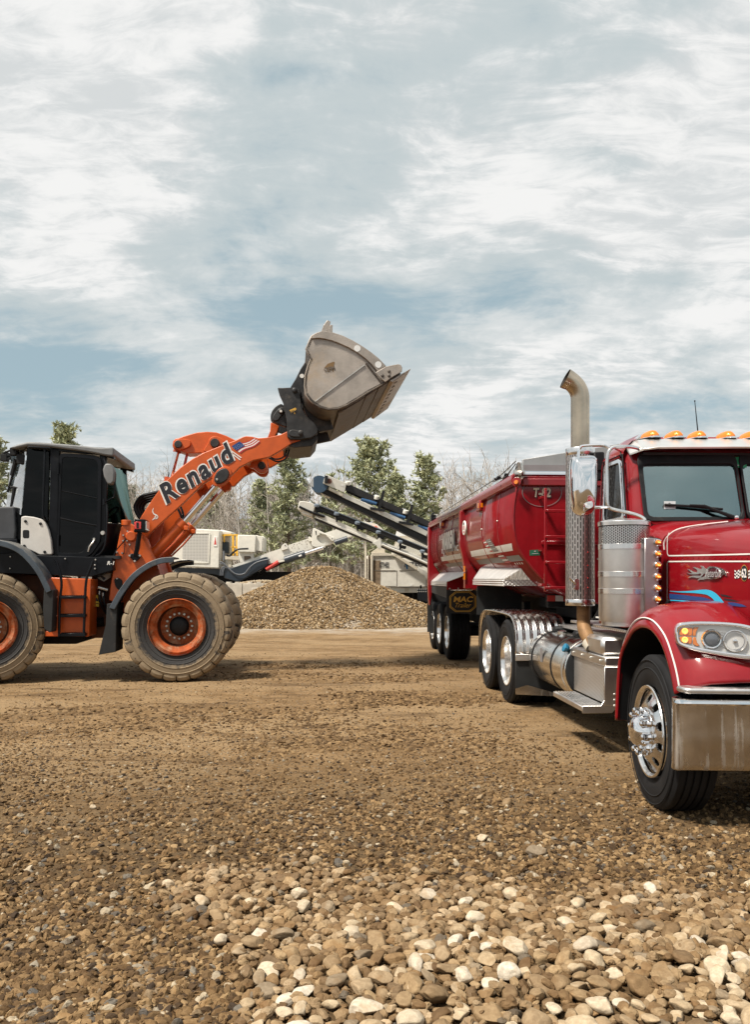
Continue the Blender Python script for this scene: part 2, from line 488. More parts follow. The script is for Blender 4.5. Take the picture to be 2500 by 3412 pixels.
m_amber = lampmat('amber_lens', (.70, .19, .006), .02)
m_amber_lit = lampmat('amber_lamp_lit', (1.0, .52, .10), .9)
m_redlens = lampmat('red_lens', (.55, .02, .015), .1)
def m_tyre_mud():
    """muddy loader tyre: caked shoulders, darker ring by the rim (object origin at the hub, axle along y)"""
    m = bpy.data.materials.new('muddy_tire'); m.use_nodes = True
    q = NT(m.node_tree); b = q.n['Principled BSDF']
    co = q.new('ShaderNodeTexCoord').outputs['Object']; x, y, z = q.xyz(co)
    r = q.math('SQRT', q.math('ADD', q.math('MULTIPLY', x, x), q.math('MULTIPLY', z, z)))
    n = q.noise(co, 9, 8, .65, .3); n2 = q.noise(co, 34, 6, .65)
    f = q.math('ADD', r, q.math('MULTIPLY', q.math('SUBTRACT', n, .5), .22))
    mud = q.step(f, .56, .63)
    bare = q.step(q.noise(co, 5.5, 5, .6, .4), .60, .66)
    mud = q.math('MULTIPLY', mud, q.math('SUBTRACT', 1.0, q.math('MULTIPLY', bare, .85)))
    mc = q.mix(n2, (.15, .11, .07), (.31, .24, .155))
    rub = q.mix(n2, (.014, .015, .018), (.05, .047, .045))
    q.put(b.inputs['Base Color'], q.mix(mud, rub, mc)); b.inputs['Roughness'].default_value = .85
    bp = q.new('ShaderNodeBump'); bp.inputs['Strength'].default_value = .28; bp.inputs['Distance'].default_value = .010
    q.put(bp.inputs['Height'], q.math('ADD', q.math('MULTIPLY', n2, .6), q.math('MULTIPLY', mud, .7))); q.l.new(bp.outputs[0], b.inputs['Normal'])
    return m
m_mudtyre = m_tyre_mud()
def m_slots(name, base, slot_len, slot_w, ring, dark=(.02, .018, .018), mortar=.35, rough=.2, radial=True):
    """perforated sheet: slots on a cylinder about the object's z axis"""
    m = bpy.data.materials.new(name); m.use_nodes = True
    q = NT(m.node_tree); b = q.n['Principled BSDF']
    co = q.new('ShaderNodeTexCoord').outputs['Object']; x, y, z = q.xyz(co)
    ang = q.math('MULTIPLY', q.math('ARCTAN2', y, x), ring)
    br = q.new('ShaderNodeTexBrick'); br.offset = .5
    q.put(br.inputs['Vector'], q.comb(z, ang, 0)); br.inputs['Scale'].default_value = 1.0
    br.inputs['Brick Width'].default_value = slot_len; br.inputs['Row Height'].default_value = slot_w
    br.inputs['Mortar Size'].default_value = mortar * slot_w; br.inputs['Mortar Smooth'].default_value = .1
    fac = br.outputs['Fac']
    n = q.noise(q.vmath('MULTIPLY', co, (6, 6, 1)), 2, 4)
    q.put(b.inputs['Base Color'], q.mix(fac, dark, q.mix(n, tuple(c * .8 for c in base), base)))
    q.put(b.inputs['Metallic'], fac); q.put(b.inputs['Roughness'], q.math('ADD', rough, q.math('MULTIPLY', q.math('SUBTRACT', 1.0, fac), .5)))
    bp = q.new('ShaderNodeBump'); bp.inputs['Strength'].default_value = .6; bp.inputs['Distance'].default_value = .004
    q.put(bp.inputs['Height'], fac); q.l.new(bp.outputs[0], b.inputs['Normal'])
    return m
m_shroud = m_slots('perforated_shroud', (.56, .52, .50), .075, .026, .135, dark=(.008, .007, .007), rough=.34)
m_mesh_band = m_slots('perforated_band', (.62, .60, .58), .020, .0165, .21, dark=(.002, .002, .002), mortar=.24)
def m_tread_plate(name, sc=28, along=(1, 1, 1)):
    m = bpy.data.materials.new(name); m.use_nodes = True
    q = NT(m.node_tree); b = q.n['Principled BSDF']
    co = q.new('ShaderNodeTexCoord').outputs['Object']
    x, y, z = q.xyz(co)
    a = q.math('SINE', q.math('MULTIPLY', q.math('ADD', x, y), sc * 2.2)); c = q.math('SINE', q.math('MULTIPLY', q.math('SUBTRACT', q.math('SUBTRACT', x, y), z), sc * 2.2))
    a2 = q.math('SINE', q.math('MULTIPLY', q.math('ADD', q.math('ADD', x, y), z), sc * 2.2))
    h = q.math('MAXIMUM', q.step(q.math('MULTIPLY', a2, c), .25, .6), q.step(q.math('MULTIPLY', q.math('MULTIPLY', a2, c), -1.0), .25, .6))
    n = q.noise(co, 3.5, 7, .65)
    q.put(b.inputs['Base Color'], q.mix(h, q.mix(n, (.40, .38, .36), (.62, .60, .58)), (.76, .75, .74)))
    b.inputs['Metallic'].default_value = .9; q.put(b.inputs['Roughness'], q.math('ADD', .26, q.math('MULTIPLY', n, .3)))
    bp = q.new('ShaderNodeBump'); bp.inputs['Strength'].default_value = .8; bp.inputs['Distance'].default_value = .004
    q.put(bp.inputs['Height'], h); q.l.new(bp.outputs[0], b.inputs['Normal'])
    return m
m_tread = m_tread_plate('tread_plate')
m_tread_fine = m_tread_plate('fine_tread_plate', 42)
def stone_mat(name, stops, spots=.5, rough=.8, scale=60, bump=.5):
    """stones: each its own tone, with grain and blotches"""
    m = bpy.data.materials.new(name); m.use_nodes = True
    q = NT(m.node_tree); b = q.n['Principled BSDF']
    rnd = q.new('ShaderNodeObjectInfo').outputs['Random']
    co = q.new('ShaderNodeNewGeometry').outputs['Position']
    off = q.vmath('ADD', co, q.comb(q.math('MULTIPLY', rnd, 37.0), rnd, q.math('MULTIPLY', rnd, 11.0)))
    base = q.ramp(rnd, stops)
    n = q.noise(off, scale, 8, .65); n2 = q.noise(off, scale * .22, 5, .6, .4)
    c = q.mix(q.step(n, .35, .7), q.mix(1.0, base, (.72, .69, .66), 'MULTIPLY'), base)
    c = q.mix(q.math('MULTIPLY', q.step(n2, .5, .68), spots), c, q.mix(1.0, base, (.62, .48, .32), 'MULTIPLY'))
    q.put(b.inputs['Base Color'], c); b.inputs['Roughness'].default_value = rough
    b.inputs['Specular IOR Level'].default_value = .3
    bp = q.new('ShaderNodeBump'); bp.inputs['Strength'].default_value = bump; bp.inputs['Distance'].default_value = .009
    q.put(bp.inputs['Height'], q.math('ADD', n, q.math('MULTIPLY', n2, 1.5))); q.l.new(bp.outputs[0], b.inputs['Normal'])
    return m
m_cobble = stone_mat('cobble_stone', [(0, (.12, .07, .03)), (.2, (.24, .15, .07)), (.42, (.17, .112, .06)), (.6, (.36, .25, .135)), (.8, (.26, .18, .10)), (.93, (.45, .34, .215)), (1, (.08, .068, .055))], .6, .75, 45)
m_cobble_pale = stone_mat('pale_cobble_stone', [(0, (.38, .285, .175)), (.3, (.48, .385, .26)), (.65, (.55, .465, .345)), (.9, (.62, .56, .465)), (1, (.44, .37, .28))], .45, .75, 45)
m_gravel = stone_mat('gravel_stone', [(0, (.04, .026, .016)), (.2, (.10, .058, .024)), (.5, (.175, .108, .048)), (.75, (.25, .158, .073)), (.9, (.36, .245, .125)), (.95, (.09, .085, .08)), (1, (.50, .42, .30))], .5, .85, 90, .4)
# ---------------------------------------------------------------- ground, stones, heap
rng = np.random.default_rng(7)
from mathutils import noise as mn
def pile_h(x, y):
    cx, cy = (1072 - CU) / F * 29.5, 29.5
    r = math.hypot((x - cx) / 1.06, y - cy) * (1 + .07 * mn.noise((x * .6, y * .6, 2.2)))
    h = 2.15 * (1 - r / 4.9)
    if r < .9: h = min(h, 1.97 - .22 * r * r + .0)
    h2 = 1.0 - math.hypot(x - 2.6, y - 28.4) * .47
    h = max(h, min(h2, .8))
    return h
def gz(x, y):
    z = .012 * mn.noise((x * .55, y * .55, 1.7)) + .006 * mn.noise((x * 1.9, y * 1.9, 4.1))
    if y > 27: z += .014 * (min(y, 75) - 27)
    if y < 14: z += .028 * mn.noise((x * .30, y * .42, 9.3)) * min(1, max(0, (14 - y) / 6))
    z += .13 * math.exp(-((x - 1.15) / 1.05) ** 2 - ((y - 2.85) / .75) ** 2)
    if y > 10: z += .012 * math.sin(x * 9 + 2 * mn.noise((x, y, 3))) * max(0, mn.noise((x * .2, y * .35, 6.6)))
    return z
def axis_steps(lo, hi, fine_lo, fine_hi, d, grow=1.16):
    a = list(np.arange(fine_lo, fine_hi + 1e-6, d)); s = d
    while a[-1] < hi: s *= grow; a.append(a[-1] + s)
    s = d
    while a[0] > lo: s *= grow; a.insert(0, a[0] - s)
    return a
def build_ground():
    xs = axis_steps(-420, 420, -6, 7, .13); ys = axis_steps(-90, 900, 2, 17, .12, 1.09)
    nx = len(xs); vs = []; fs = []
    for y in ys:
        for x in xs: vs.append((x, y, gz(x, y)))
    for j in range(len(ys) - 1):
        for i in range(nx - 1):
            a = j * nx + i; fs.append((a, a + 1, a + nx + 1, a + nx))
    mb = MB(); mb.v = vs; mb.f = fs; mb.mi = [0] * len(fs)
    m = bpy.data.materials.new('packed_gravel_ground'); m.use_nodes = True
    q = NT(m.node_tree); b = q.n['Principled BSDF']
    p = q.new('ShaderNodeNewGeometry').outputs['Position']; x, y, z = q.xyz(p)
    big = q.noise(q.vmath('MULTIPLY', p, (.35, .8, 1)), 1.0, 5, .6, .5); mid = q.noise(p, 2.6, 7, .65, .3); fine = q.noise(p, 26, 7, .7)
    grit = q.noise(p, 85, 4, .7)
    tan = q.mix(q.step(mid, .36, .66), (.255, .158, .072), (.415, .275, .142))
    tan = q.mix(q.step(big, .40, .64), tan, q.mix(fine, (.32, .21, .105), (.54, .385, .22)))
    tan = q.mix(q.step(q.noise(q.vmath('MULTIPLY', p, (.5, 2.4, 1)), 1.1, 6, .65, .8), .54, .66), tan, (.19, .118, .058))
    # single pebbles pressed into the dirt
    vs1 = q.new('ShaderNodeTexVoronoi'); q.put(vs1.inputs['Vector'], p); vs1.inputs['Scale'].default_value = 30
    vd, vc = vs1.outputs['Distance'], q.xyz(vs1.outputs['Color'])[0]
    peb = q.math('MULTIPLY', q.math('SUBTRACT', 1.0, q.step(vd, .28, .5)), q.step(vc, .45, .55))
    pebc = q.ramp(vc, [(0, (.05, .04, .03)), (.5, (.08, .06, .04)), (.62, (.22, .155, .09)), (.85, (.36, .27, .17)), (1, (.5, .42, .32))])
    col = q.mix(q.math('MULTIPLY', peb, .75), tan, pebc)
    crack = q.step(fine, .40, .30)
    crack = q.math('SUBTRACT', 1.0, q.step(fine, .30, .43))
    col = q.mix(q.math('MULTIPLY', crack, .9), col, (.07, .046, .026))
    col = q.mix(q.math('MULTIPLY', q.step(grit, .35, .7), .35), q.mix(1.0, col, (.62, .6, .58), 'MULTIPLY'), q.mix(1.0, col, (1.25, 1.25, 1.25), 'MULTIPLY'))
    # pale crushed stone round the heap, soil darkened close by as painted shade in the gaps between stones
    wob = q.math('MULTIPLY', q.math('SUBTRACT', q.noise(p, .7, 5, .6), .5), 5.0)
    yy = q.math('ADD', y, wob)
    pale = q.math('MULTIPLY', q.step(yy, 22.3, 25.0), q.math('SUBTRACT', 1.0, q.math('MULTIPLY', q.step(y, 60, 80), .7)))
    pale = q.math('MULTIPLY', pale, q.step(q.noise(p, 1.6, 6, .7), .34, .52))
    col = q.mix(q.math('MULTIPLY', pale, .85), col, q.mix(q.noise(p, 9, 6, .75), (.25, .205, .155), (.60, .54, .46)))
    near = q.math('SUBTRACT', 1.0, q.step(q.math('ADD', y, q.math('MULTIPLY', wob, .3)), 4.0, 8.0))
    col = q.mix(q.math('MULTIPLY', near, .85), col, q.mix(fine, (.035, .022, .011), (.15, .095, .046)))
    q.put(b.inputs['Base Color'], col); b.inputs['Roughness'].default_value = .92; b.inputs['Specular IOR Level'].default_value = .2
    bp = q.new('ShaderNodeBump'); bp.inputs['Strength'].default_value = .9; bp.inputs['Distance'].default_value = .035
    hgt = q.math('ADD', q.math('MULTIPLY', fine, .8), q.math('ADD', q.math('MULTIPLY', peb, .5), q.math('ADD', q.math('MULTIPLY', mid, .8), q.math('MULTIPLY', grit, .25))))
    q.put(bp.inputs['Height'], hgt); q.l.new(bp.outputs[0], b.inputs['Normal'])
    o = mb.build('ground', m, recalc=False, angle=180)
    tag(o, 'tan packed dirt and gravel yard', None, None, 'structure')
build_ground()

def scatter(name, pos, scl, rot, mat, variants=8, subdiv=3, rough=.9, smooth=False, seed=0):
    """one mass of small stones: points that geometry nodes turn into stones"""
    me = bpy.data.meshes.new(name); n = len(pos)
    me.vertices.add(n); me.vertices.foreach_set('co', np.asarray(pos, np.float32).ravel())
    for an, data in (('scl', scl), ('rot', rot)):
        a = me.attributes.new(an, 'FLOAT_VECTOR', 'POINT'); a.data.foreach_set('vector', np.asarray(data, np.float32).ravel())
    a = me.attributes.new('vid', 'INT', 'POINT'); a.data.foreach_set('value', rng.integers(0, variants, n).astype(np.int32))
    me.materials.append(mat)
    o = bpy.data.objects.new(name, me); C.objects.link(o)
    t = bpy.data.node_groups.new(name + '_nodes', 'GeometryNodeTree')
    t.interface.new_socket('Geometry', in_out='INPUT', socket_type='NodeSocketGeometry')
    t.interface.new_socket('Geometry', in_out='OUTPUT', socket_type='NodeSocketGeometry')
    q = NT(t); gi = q.new('NodeGroupInput'); go = q.new('NodeGroupOutput')
    join = q.new('GeometryNodeJoinGeometry')
    for k in range(variants):
        ico = q.new('GeometryNodeMeshIcoSphere'); ico.inputs['Radius'].default_value = .5; ico.inputs['Subdivisions'].default_value = subdiv
        ps = q.new('GeometryNodeInputPosition').outputs[0]
        nz = q.new('ShaderNodeTexNoise'); q.put(nz.inputs['Vector'], q.vmath('ADD', ps, (k * 7.3 + seed, k * 3.1, k * 1.7)))
        nz.inputs['Scale'].default_value = 1.7; nz.inputs['Detail'].default_value = 2.5; nz.inputs['Roughness'].default_value = .6
        off = q.vmath('MULTIPLY', q.vmath('SUBTRACT', nz.outputs['Color'], (.5, .5, .5)), (rough, rough, rough))
        sp = q.new('GeometryNodeSetPosition'); q.l.new(ico.outputs['Mesh'], sp.inputs['Geometry']); q.l.new(off, sp.inputs['Offset'])
        src = sp.outputs[0]
        sm = q.new('GeometryNodeSetShadeSmooth'); sm.inputs['Shade Smooth'].default_value = smooth
        q.l.new(src, sm.inputs[0])
        g2 = q.new('GeometryNodeGeometryToInstance'); q.l.new(sm.outputs[0], g2.inputs[0]); q.l.new(g2.outputs[0], join.inputs[0])
    mp = q.new('GeometryNodeMeshToPoints'); q.l.new(gi.outputs[0], mp.inputs[0])
    ip = q.new('GeometryNodeInstanceOnPoints'); q.l.new(mp.outputs[0], ip.inputs['Points']); q.l.new(join.outputs[0], ip.inputs['Instance'])
    ip.inputs['Pick Instance'].default_value = True
    def attr(an, dt):
        a = q.new('GeometryNodeInputNamedAttribute', data_type=dt); a.inputs['Name'].default_value = an; return a.outputs[0]
    q.l.new(attr('vid', 'INT'), ip.inputs['Instance Index']); q.l.new(attr('rot', 'FLOAT_VECTOR'), ip.inputs['Rotation']); q.l.new(attr('scl', 'FLOAT_VECTOR'), ip.inputs['Scale'])
    st = q.new('GeometryNodeSetMaterial'); st.inputs['Material'].default_value = mat
    q.l.new(ip.outputs[0], st.inputs[0]); q.l.new(st.outputs[0], go.inputs[0])
    md = o.modifiers.new('stones', 'NODES'); md.node_group = t
    return o
def proj(x, y, z=0): return CU + F * x / y, HZ + F * (H - z) / y
# --- cobbles: outline of the spread, in photo pixels on flat ground
COB = [(520, 2955), (640, 2905), (800, 2915), (930, 2880), (1030, 2900), (1250, 2945), (1500, 2960), (1700, 2985), (1880, 3010), (2040, 2985), (2160, 2975), (2330, 3010),
       (2500, 3030), (2760, 3030), (2760, 3560), (900, 3560), (830, 3412), (800, 3240), (700, 3120), (620, 3040)]
def in_poly(u, v, P=COB):
    c = False; j = len(P) - 1
    for i in range(len(P)):
        (a, b), (d, e) = P[i], P[j]
        if (b > v) != (e > v) and u < (d - a) * (v - b) / (e - b) + a: c = not c
        j = i
    return c
def rock_mesh(seed, ang, mat, name='cobble'):
    r = random.Random(seed)
    bm = bmesh.new(); bmesh.ops.create_icosphere(bm, subdivisions=4, radius=1.0)
    planes = []
    for k in range(r.randint(5, 9)):
        n = Vector((r.gauss(0, 1), r.gauss(0, 1), r.gauss(0, 1))).normalized(); planes.append((n, r.uniform(.50, .88)))
    off = Vector((r.uniform(0, 50), r.uniform(0, 50), r.uniform(0, 50)))
    for v in bm.verts:
        p = v.co.copy()
        for n, c in planes:
            d = p.dot(n) - c
            if d > 0: p -= n * d * ang
        p *= 1 + .16 * mn.noise(p * 1.1 + off) + .05 * mn.noise(p * 2.9 + off) + .02 * mn.noise(p * 7 + off)
        v.co = p
    me = bpy.data.meshes.new(name); bm.to_mesh(me); bm.free()
    me.polygons.foreach_set('use_smooth', [True] * len(me.polygons)); me.materials.append(mat)
    return me
def build_stones():
    r = random.Random(21)
    cells = {}
    def near(x, y, rad):
        cx, cy = int(x / .12), int(y / .12)
        for i in range(cx - 2, cx + 3):
            for j in range(cy - 2, cy + 3):
                for (a, b, c) in cells.get((i, j), ()):
                    yield a, b, c
    put = []
    def throw(n, lo, hi, sep, layer, edge=0):
        for _ in range(n):
            y = r.uniform(2.5, 4.6); x = r.uniform(-1.5, 2.75)
            u, v = proj(x, y)
            if not in_poly(u + 80 * mn.noise((x * 2.2, y * 2.2, 1)) + r.gauss(0, 14), v + 60 * mn.noise((x * 3, y * 3, 7)) + r.gauss(0, 14)): continue
            L = lo + (hi - lo) * r.random() ** 1.8
            k = .66 + .34 * min(1, max(0, (v - 2890) / 260)); L *= k       # smaller towards the far edge
            rad = L * .42
            if any(math.hypot(x - a, y - b) < sep * (rad + c) for a, b, c in near(x, y, rad)): continue
            cells.setdefault((int(x / .12), int(y / .12)), []).append((x, y, rad))
            put.append((x, y, L, layer))
    throw(300, .10, .135, 1.0, 0)
    throw(14000, .06, .10, .80, 0)
    throw(40000, .038, .065, .78, 0)
    tan = [rock_mesh(k, .75 if k % 3 else .95, m_cobble) for k in range(16)]
    pale = [rock_mesh(40 + k, .8 if k % 2 else .95, m_cobble_pale, 'pale_cobble') for k in range(8)]
    put.sort(key=lambda s: -s[2] / s[1])
    first = {}
    for i, (x, y, L, layer) in enumerate(put[:300]):
        pb = .70 if mn.noise((x * .9, y * 1.1, 3.3)) > -.2 else .40
        ispale = r.random() < pb
        me = r.choice(pale if ispale else tan)
        o = bpy.data.objects.new('cobble', me); C.objects.link(o)
        hh = L * r.uniform(.28, .40); w = L * r.uniform(.62, .85)
        o.scale = (L / 2, w / 2, hh)
        o.scale = (L / 2, w / 2, L * r.uniform(.20, .30))
        o.rotation_euler = (r.gauss(0, .22), r.gauss(0, .22), r.uniform(0, 6.28))
        o.location = (x, y, gz(x, y) + L * .13 + r.uniform(0, .02))
        if ispale: tag(o, 'pale cream rounded cobble in the foreground stone spread', 'cobble', 'pale cobbles in the foreground')
        else: tag(o, 'brown or tan rounded cobble in the foreground stone spread', 'cobble', 'brown cobbles in the foreground')
    rest = put[300:]
    # loose single stones out on the gravel
    extra = [((1052, 2870), .075), ((820, 2985), .05), ((1600, 2500 + 165), .085), ((1690, 2680), .10), ((1545, 2712), .07), ((1790, 2850), .12), ((1610, 2795), .09),
             ((2130, 2752), .05), ((308, 2690), .05), ((280, 2945), .06), ((560, 2950), .07), ((2020, 2960), .08), ((1000, 2830), .045), ((1200, 2885), .05)]
    pos = []; scl = []; rot = []
    def addp(x, y, L, sink=.12):
        pos.append((x, y, gz(x, y) + L * sink)); scl.append((L, L * r.uniform(.6, .9), L * r.uniform(.4, .65))); rot.append((r.gauss(0, .3), r.gauss(0, .3), r.uniform(0, 6.28)))
    for x, y, L, _ in rest:
        addp(x, y, L, .22)
    for _ in range(2600):                                          # small rounded stones in the gaps
        y = r.uniform(2.5, 4.7); x = r.uniform(-1.5, 2.75); u, v = proj(x, y)
        if in_poly(u + 80 * mn.noise((x * 2.2, y * 2.2, 1)) + r.gauss(0, 45), v + 60 * mn.noise((x * 3, y * 3, 7)) + r.gauss(0, 32)): addp(x, y, r.uniform(.03, .06), .5)
    tag(scatter('small_cobbles', pos, scl, rot, m_cobble, 10, 4, .55, True, 3), 'small rounded cobbles filling the stone spread', None, None, 'stuff')
    for k, ((u, v), L) in enumerate(extra):
        p = GND.on(u, v, 2, 0)
        o = bpy.data.objects.new('loose_stone', r.choice(tan if k % 2 else pale)); C.objects.link(o)
        o.scale = (L / 2, L * .36, L * .3); o.rotation_euler = (r.gauss(0, .2), r.gauss(0, .2), r.uniform(0, 3)); o.location = (p.x, p.y, gz(p.x, p.y) + L * .2)
        tag(o, 'single stone lying loose on the gravel beyond the cobbles', 'stone', 'loose stones on the gravel')
    # gravel: dense and coarse close by, thin on the packed yard
    pos.clear(); scl.clear(); rot.clear()
    N = 300000
    U = rng.random((N, 4))
    for k in range(N):
        y = 2.5 * math.exp(U[k, 0] * math.log(17 / 2.5)); hw = y * .475 + 1.7; x = (U[k, 1] * 2 - 1) * hw
        u, v = proj(x, y)
        pn = mn.noise((x * .55, y * .45, 5.5)); pn2 = mn.noise((x * 1.6, y * 1.3, 8.8))
        cover = 1.0 if y < 4.0 else max(.12, 1.0 - (y - 4.0) * .16)
        cover *= .66 + .60 * pn + .35 * pn2
        if y > 5 and x > .12 * y + .55: cover *= .55
        if in_poly(u, v): cover *= .06
        # weight: sampled evenly in log distance, wanted evenly over the ground
        if U[k, 2] > cover * min(1, (hw / (5 * .475 + 1.7)) * (y / 5.0) ** .5 + .12): continue
        L = (.016 + .034 * U[k, 3] ** 2.2) * (1.0 if y < 4.5 else max(.62, 1.0 - (y - 4.5) * .15))
        pos.append((x, y, gz(x, y) + L * .10)); scl.append((L * 1.25, L * r.uniform(.65, 1), L * r.uniform(.45, .8))); rot.append((r.gauss(0, .45), r.gauss(0, .45), r.uniform(0, 6.28)))
    tag(scatter('gravel', pos, scl, rot, m_gravel, 10, 2, 1.0, False, 11), 'brown angular gravel spread over the yard', None, None, 'stuff')
    print('cobbles', len(put), 'gravel', len(pos))
build_stones()
m_heapstone = stone_mat('heap_stone', [(0, (.08, .05, .026)), (.3, (.22, .145, .07)), (.65, (.38, .26, .135)), (.9, (.50, .38, .23)), (1, (.60, .53, .43))], .4, .9, 60, .3)
def build_pile():
    mb = MB(); nx, ny = 150, 120; x0, x1, y0, y1 = -9.0, 5.2, 23.6, 36.0
    for j in range(ny):
        for i in range(nx):
            x, y = x0 + (x1 - x0) * i / (nx - 1), y0 + (y1 - y0) * j / (ny - 1)
            h = pile_h(x, y); g = gz(x, y)
            h += .05 * mn.noise((x * 1.7, y * 1.7, 1)) + .03 * mn.noise((x * 6, y * 6, 2)) + .02 * mn.noise((x * 15, y * 15, 2))
            mb.v.append((x, y, max(h, g - .06)))
    for j in range(ny - 1):
        for i in range(nx - 1):
            a = j * nx + i
            if max(mb.v[a][2], mb.v[a + 1][2], mb.v[a + nx][2], mb.v[a + nx + 1][2]) > -.02 or True: mb.f.append((a, a + 1, a + nx + 1, a + nx)); mb.mi.append(0)
    m = bpy.data.materials.new('heaped_gravel'); m.use_nodes = True
    q = NT(m.node_tree); b = q.n['Principled BSDF']; p = q.new('ShaderNodeNewGeometry').outputs['Position']
    def cells(sc):
        v = q.new('ShaderNodeTexVoronoi'); q.put(v.inputs['Vector'], p); v.inputs['Scale'].default_value = sc; return v.outputs['Distance'], q.xyz(v.outputs['Color'])[0]
    d1, c1 = cells(17); d2, c2 = cells(34)
    stops = [(0, (.06, .038, .018)), (.25, (.18, .115, .055)), (.55, (.33, .22, .11)), (.85, (.46, .33, .19)), (1, (.62, .53, .41))]
    col = q.mix(.5, q.ramp(c1, stops), q.ramp(c2, stops))
    gap = q.step(d1, .38, .62)
    col = q.mix(q.math('MULTIPLY', gap, .8), col, (.045, .03, .018))
    n = q.noise(p, .9, 5, .6, .3)
    col = q.mix(q.math('MULTIPLY', q.step(n, .52, .68), .5), col, q.mix(c2, (.26, .21, .16), (.55, .5, .43)))
    q.put(b.inputs['Base Color'], col); b.inputs['Roughness'].default_value = .9; b.inputs['Specular IOR Level'].default_value = .2
    bp = q.new('ShaderNodeBump'); bp.inputs['Strength'].default_value = 1.0; bp.inputs['Distance'].default_value = .06
    q.put(bp.inputs['Height'], q.math('SUBTRACT', q.math('MULTIPLY', c1, .5), d1)); q.l.new(bp.outputs[0], b.inputs['Normal'])
    o = mb.build('gravel_heap', m, recalc=False, angle=180)
    tag(o, 'conical heap of brown gravel below the conveyor heads', 'gravel heap')
    # loose stones on the heap's face
    r = random.Random(5); pos = []; scl = []; rot = []
    for _ in range(14000):
        x, y = r.uniform(-6.5, 4.5), r.uniform(24.3, 31); h = pile_h(x, y)
        if h < gz(x, y) - .02: continue
        L = r.uniform(.03, .085)
        pos.append((x, y, h + .02)); scl.append((L * 1.2, L, L * .7)); rot.append((r.uniform(0, 6), r.uniform(0, 6), r.uniform(0, 6)))
    s = scatter('heap_stones', pos, scl, rot, m_heapstone, 6, 1, .8, False, 5)
    s['kind'] = 'stuff'; s.parent = o
build_pile()

def build_tracks():
    """clods pressed up beside old tyre tracks"""
    r = random.Random(31); pos, scl, rot = [], [], []
    lines = [[(1130, 2322), (1300, 2316), (1480, 2322), (1690, 2336)], [(1180, 2345), (1360, 2334), (1560, 2342)], [(820, 2215), (1040, 2222), (1300, 2214), (1500, 2222)], [(760, 2256), (960, 2250), (1240, 2262), (1420, 2250)],
             [(300, 2420), (700, 2402), (1100, 2420), (1500, 2440)], [(0, 2380), (380, 2362), (800, 2380), (1100, 2372)], [(900, 2480), (1250, 2470), (1700, 2500)]]
    for k, L in enumerate(lines):
        P_ = cr([GND.on(u, v, 2, 0) for u, v in L], 60); n = 900 if k < 2 else 620
        for _ in range(n):
            q = P_[int(r.random() * (len(P_) - 1))]; w = .16 if k < 2 else .30
            x, y = q.x + r.gauss(0, w), q.y + r.gauss(0, w); s_ = r.uniform(.02, .05) * (1.3 if k < 2 else 1.0)
            pos.append((x, y, gz(x, y) + s_ * .05)); scl.append((s_ * 1.5, s_, s_ * .55)); rot.append((r.gauss(0, .3), r.gauss(0, .3), r.uniform(0, 6.3)))
    m = stone_mat('soil_clod', [(0, (.10, .062, .03)), (.5, (.19, .12, .058)), (1, (.30, .20, .10))], .4, .95, 70, .6)
    tag(scatter('dirt_clods', pos, scl, rot, m, 8, 2, 1.1, False, 17), 'dark clods of dirt along old tire tracks in the yard', None, None, 'stuff')
build_tracks()
# ---------------------------------------------------------------- trees
def bark(name, c, var=.25):
    return M(name, c, .9, var=var, vscale=3, bump=.2, bscale=30)
m_bark_grey = bark('grey_bark', (.42, .39, .35)); m_bark_brown = bark('brown_bark', (.14, .105, .08)); m_twig = bark('twig_bark', (.40, .36, .32))
def needle_mat(name, stops):
    m = bpy.data.materials.new(name); m.use_nodes = True
    q = NT(m.node_tree); b = q.n['Principled BSDF']
    p = q.new('ShaderNodeNewGeometry'); pos = p.outputs['Position']; rnd = p.outputs['Random Per Island']
    n = q.noise(pos, .8, 4, .6)
    q.put(b.inputs['Base Color'], q.ramp(q.math('ADD', q.math('MULTIPLY', n, .65), q.math('MULTIPLY', rnd, .35)), stops)); b.inputs['Roughness'].default_value = .6
    b.inputs['Specular IOR Level'].default_value = .25
    return m
m_pine = needle_mat('pine_needles', [(.2, (.17, .195, .13)), (.45, (.30, .325, .20)), (.65, (.44, .45, .27)), (.85, (.60, .58, .36))])  # needles lightened and greyed in place of haze
m_pine_dark = needle_mat('dark_pine_needles', [(.2, (.09, .115, .08)), (.5, (.17, .20, .13)), (.8, (.28, .30, .19))])
def tube3(vs, fs, p, q, r0, r1, n=3):
    d = (q - p)
    if d.length < 1e-5: return
    d.normalize(); u = d.orthogonal().normalized(); w = d.cross(u); o = len(vs)
    for c, r in ((p, r0), (q, r1)):
        for k in range(n):
            a = 2 * math.pi * k / n; vs.append(c + (u * math.cos(a) + w * math.sin(a)) * r)
    for k in range(n): fs.append((o + k, o + (k + 1) % n, o + n + (k + 1) % n, o + n + k))
def raw_mesh(name, vs, fs, mat):
    me = bpy.data.meshes.new(name); me.from_pydata([tuple(v) for v in vs], [], fs); me.materials.append(mat); me.update(); return me
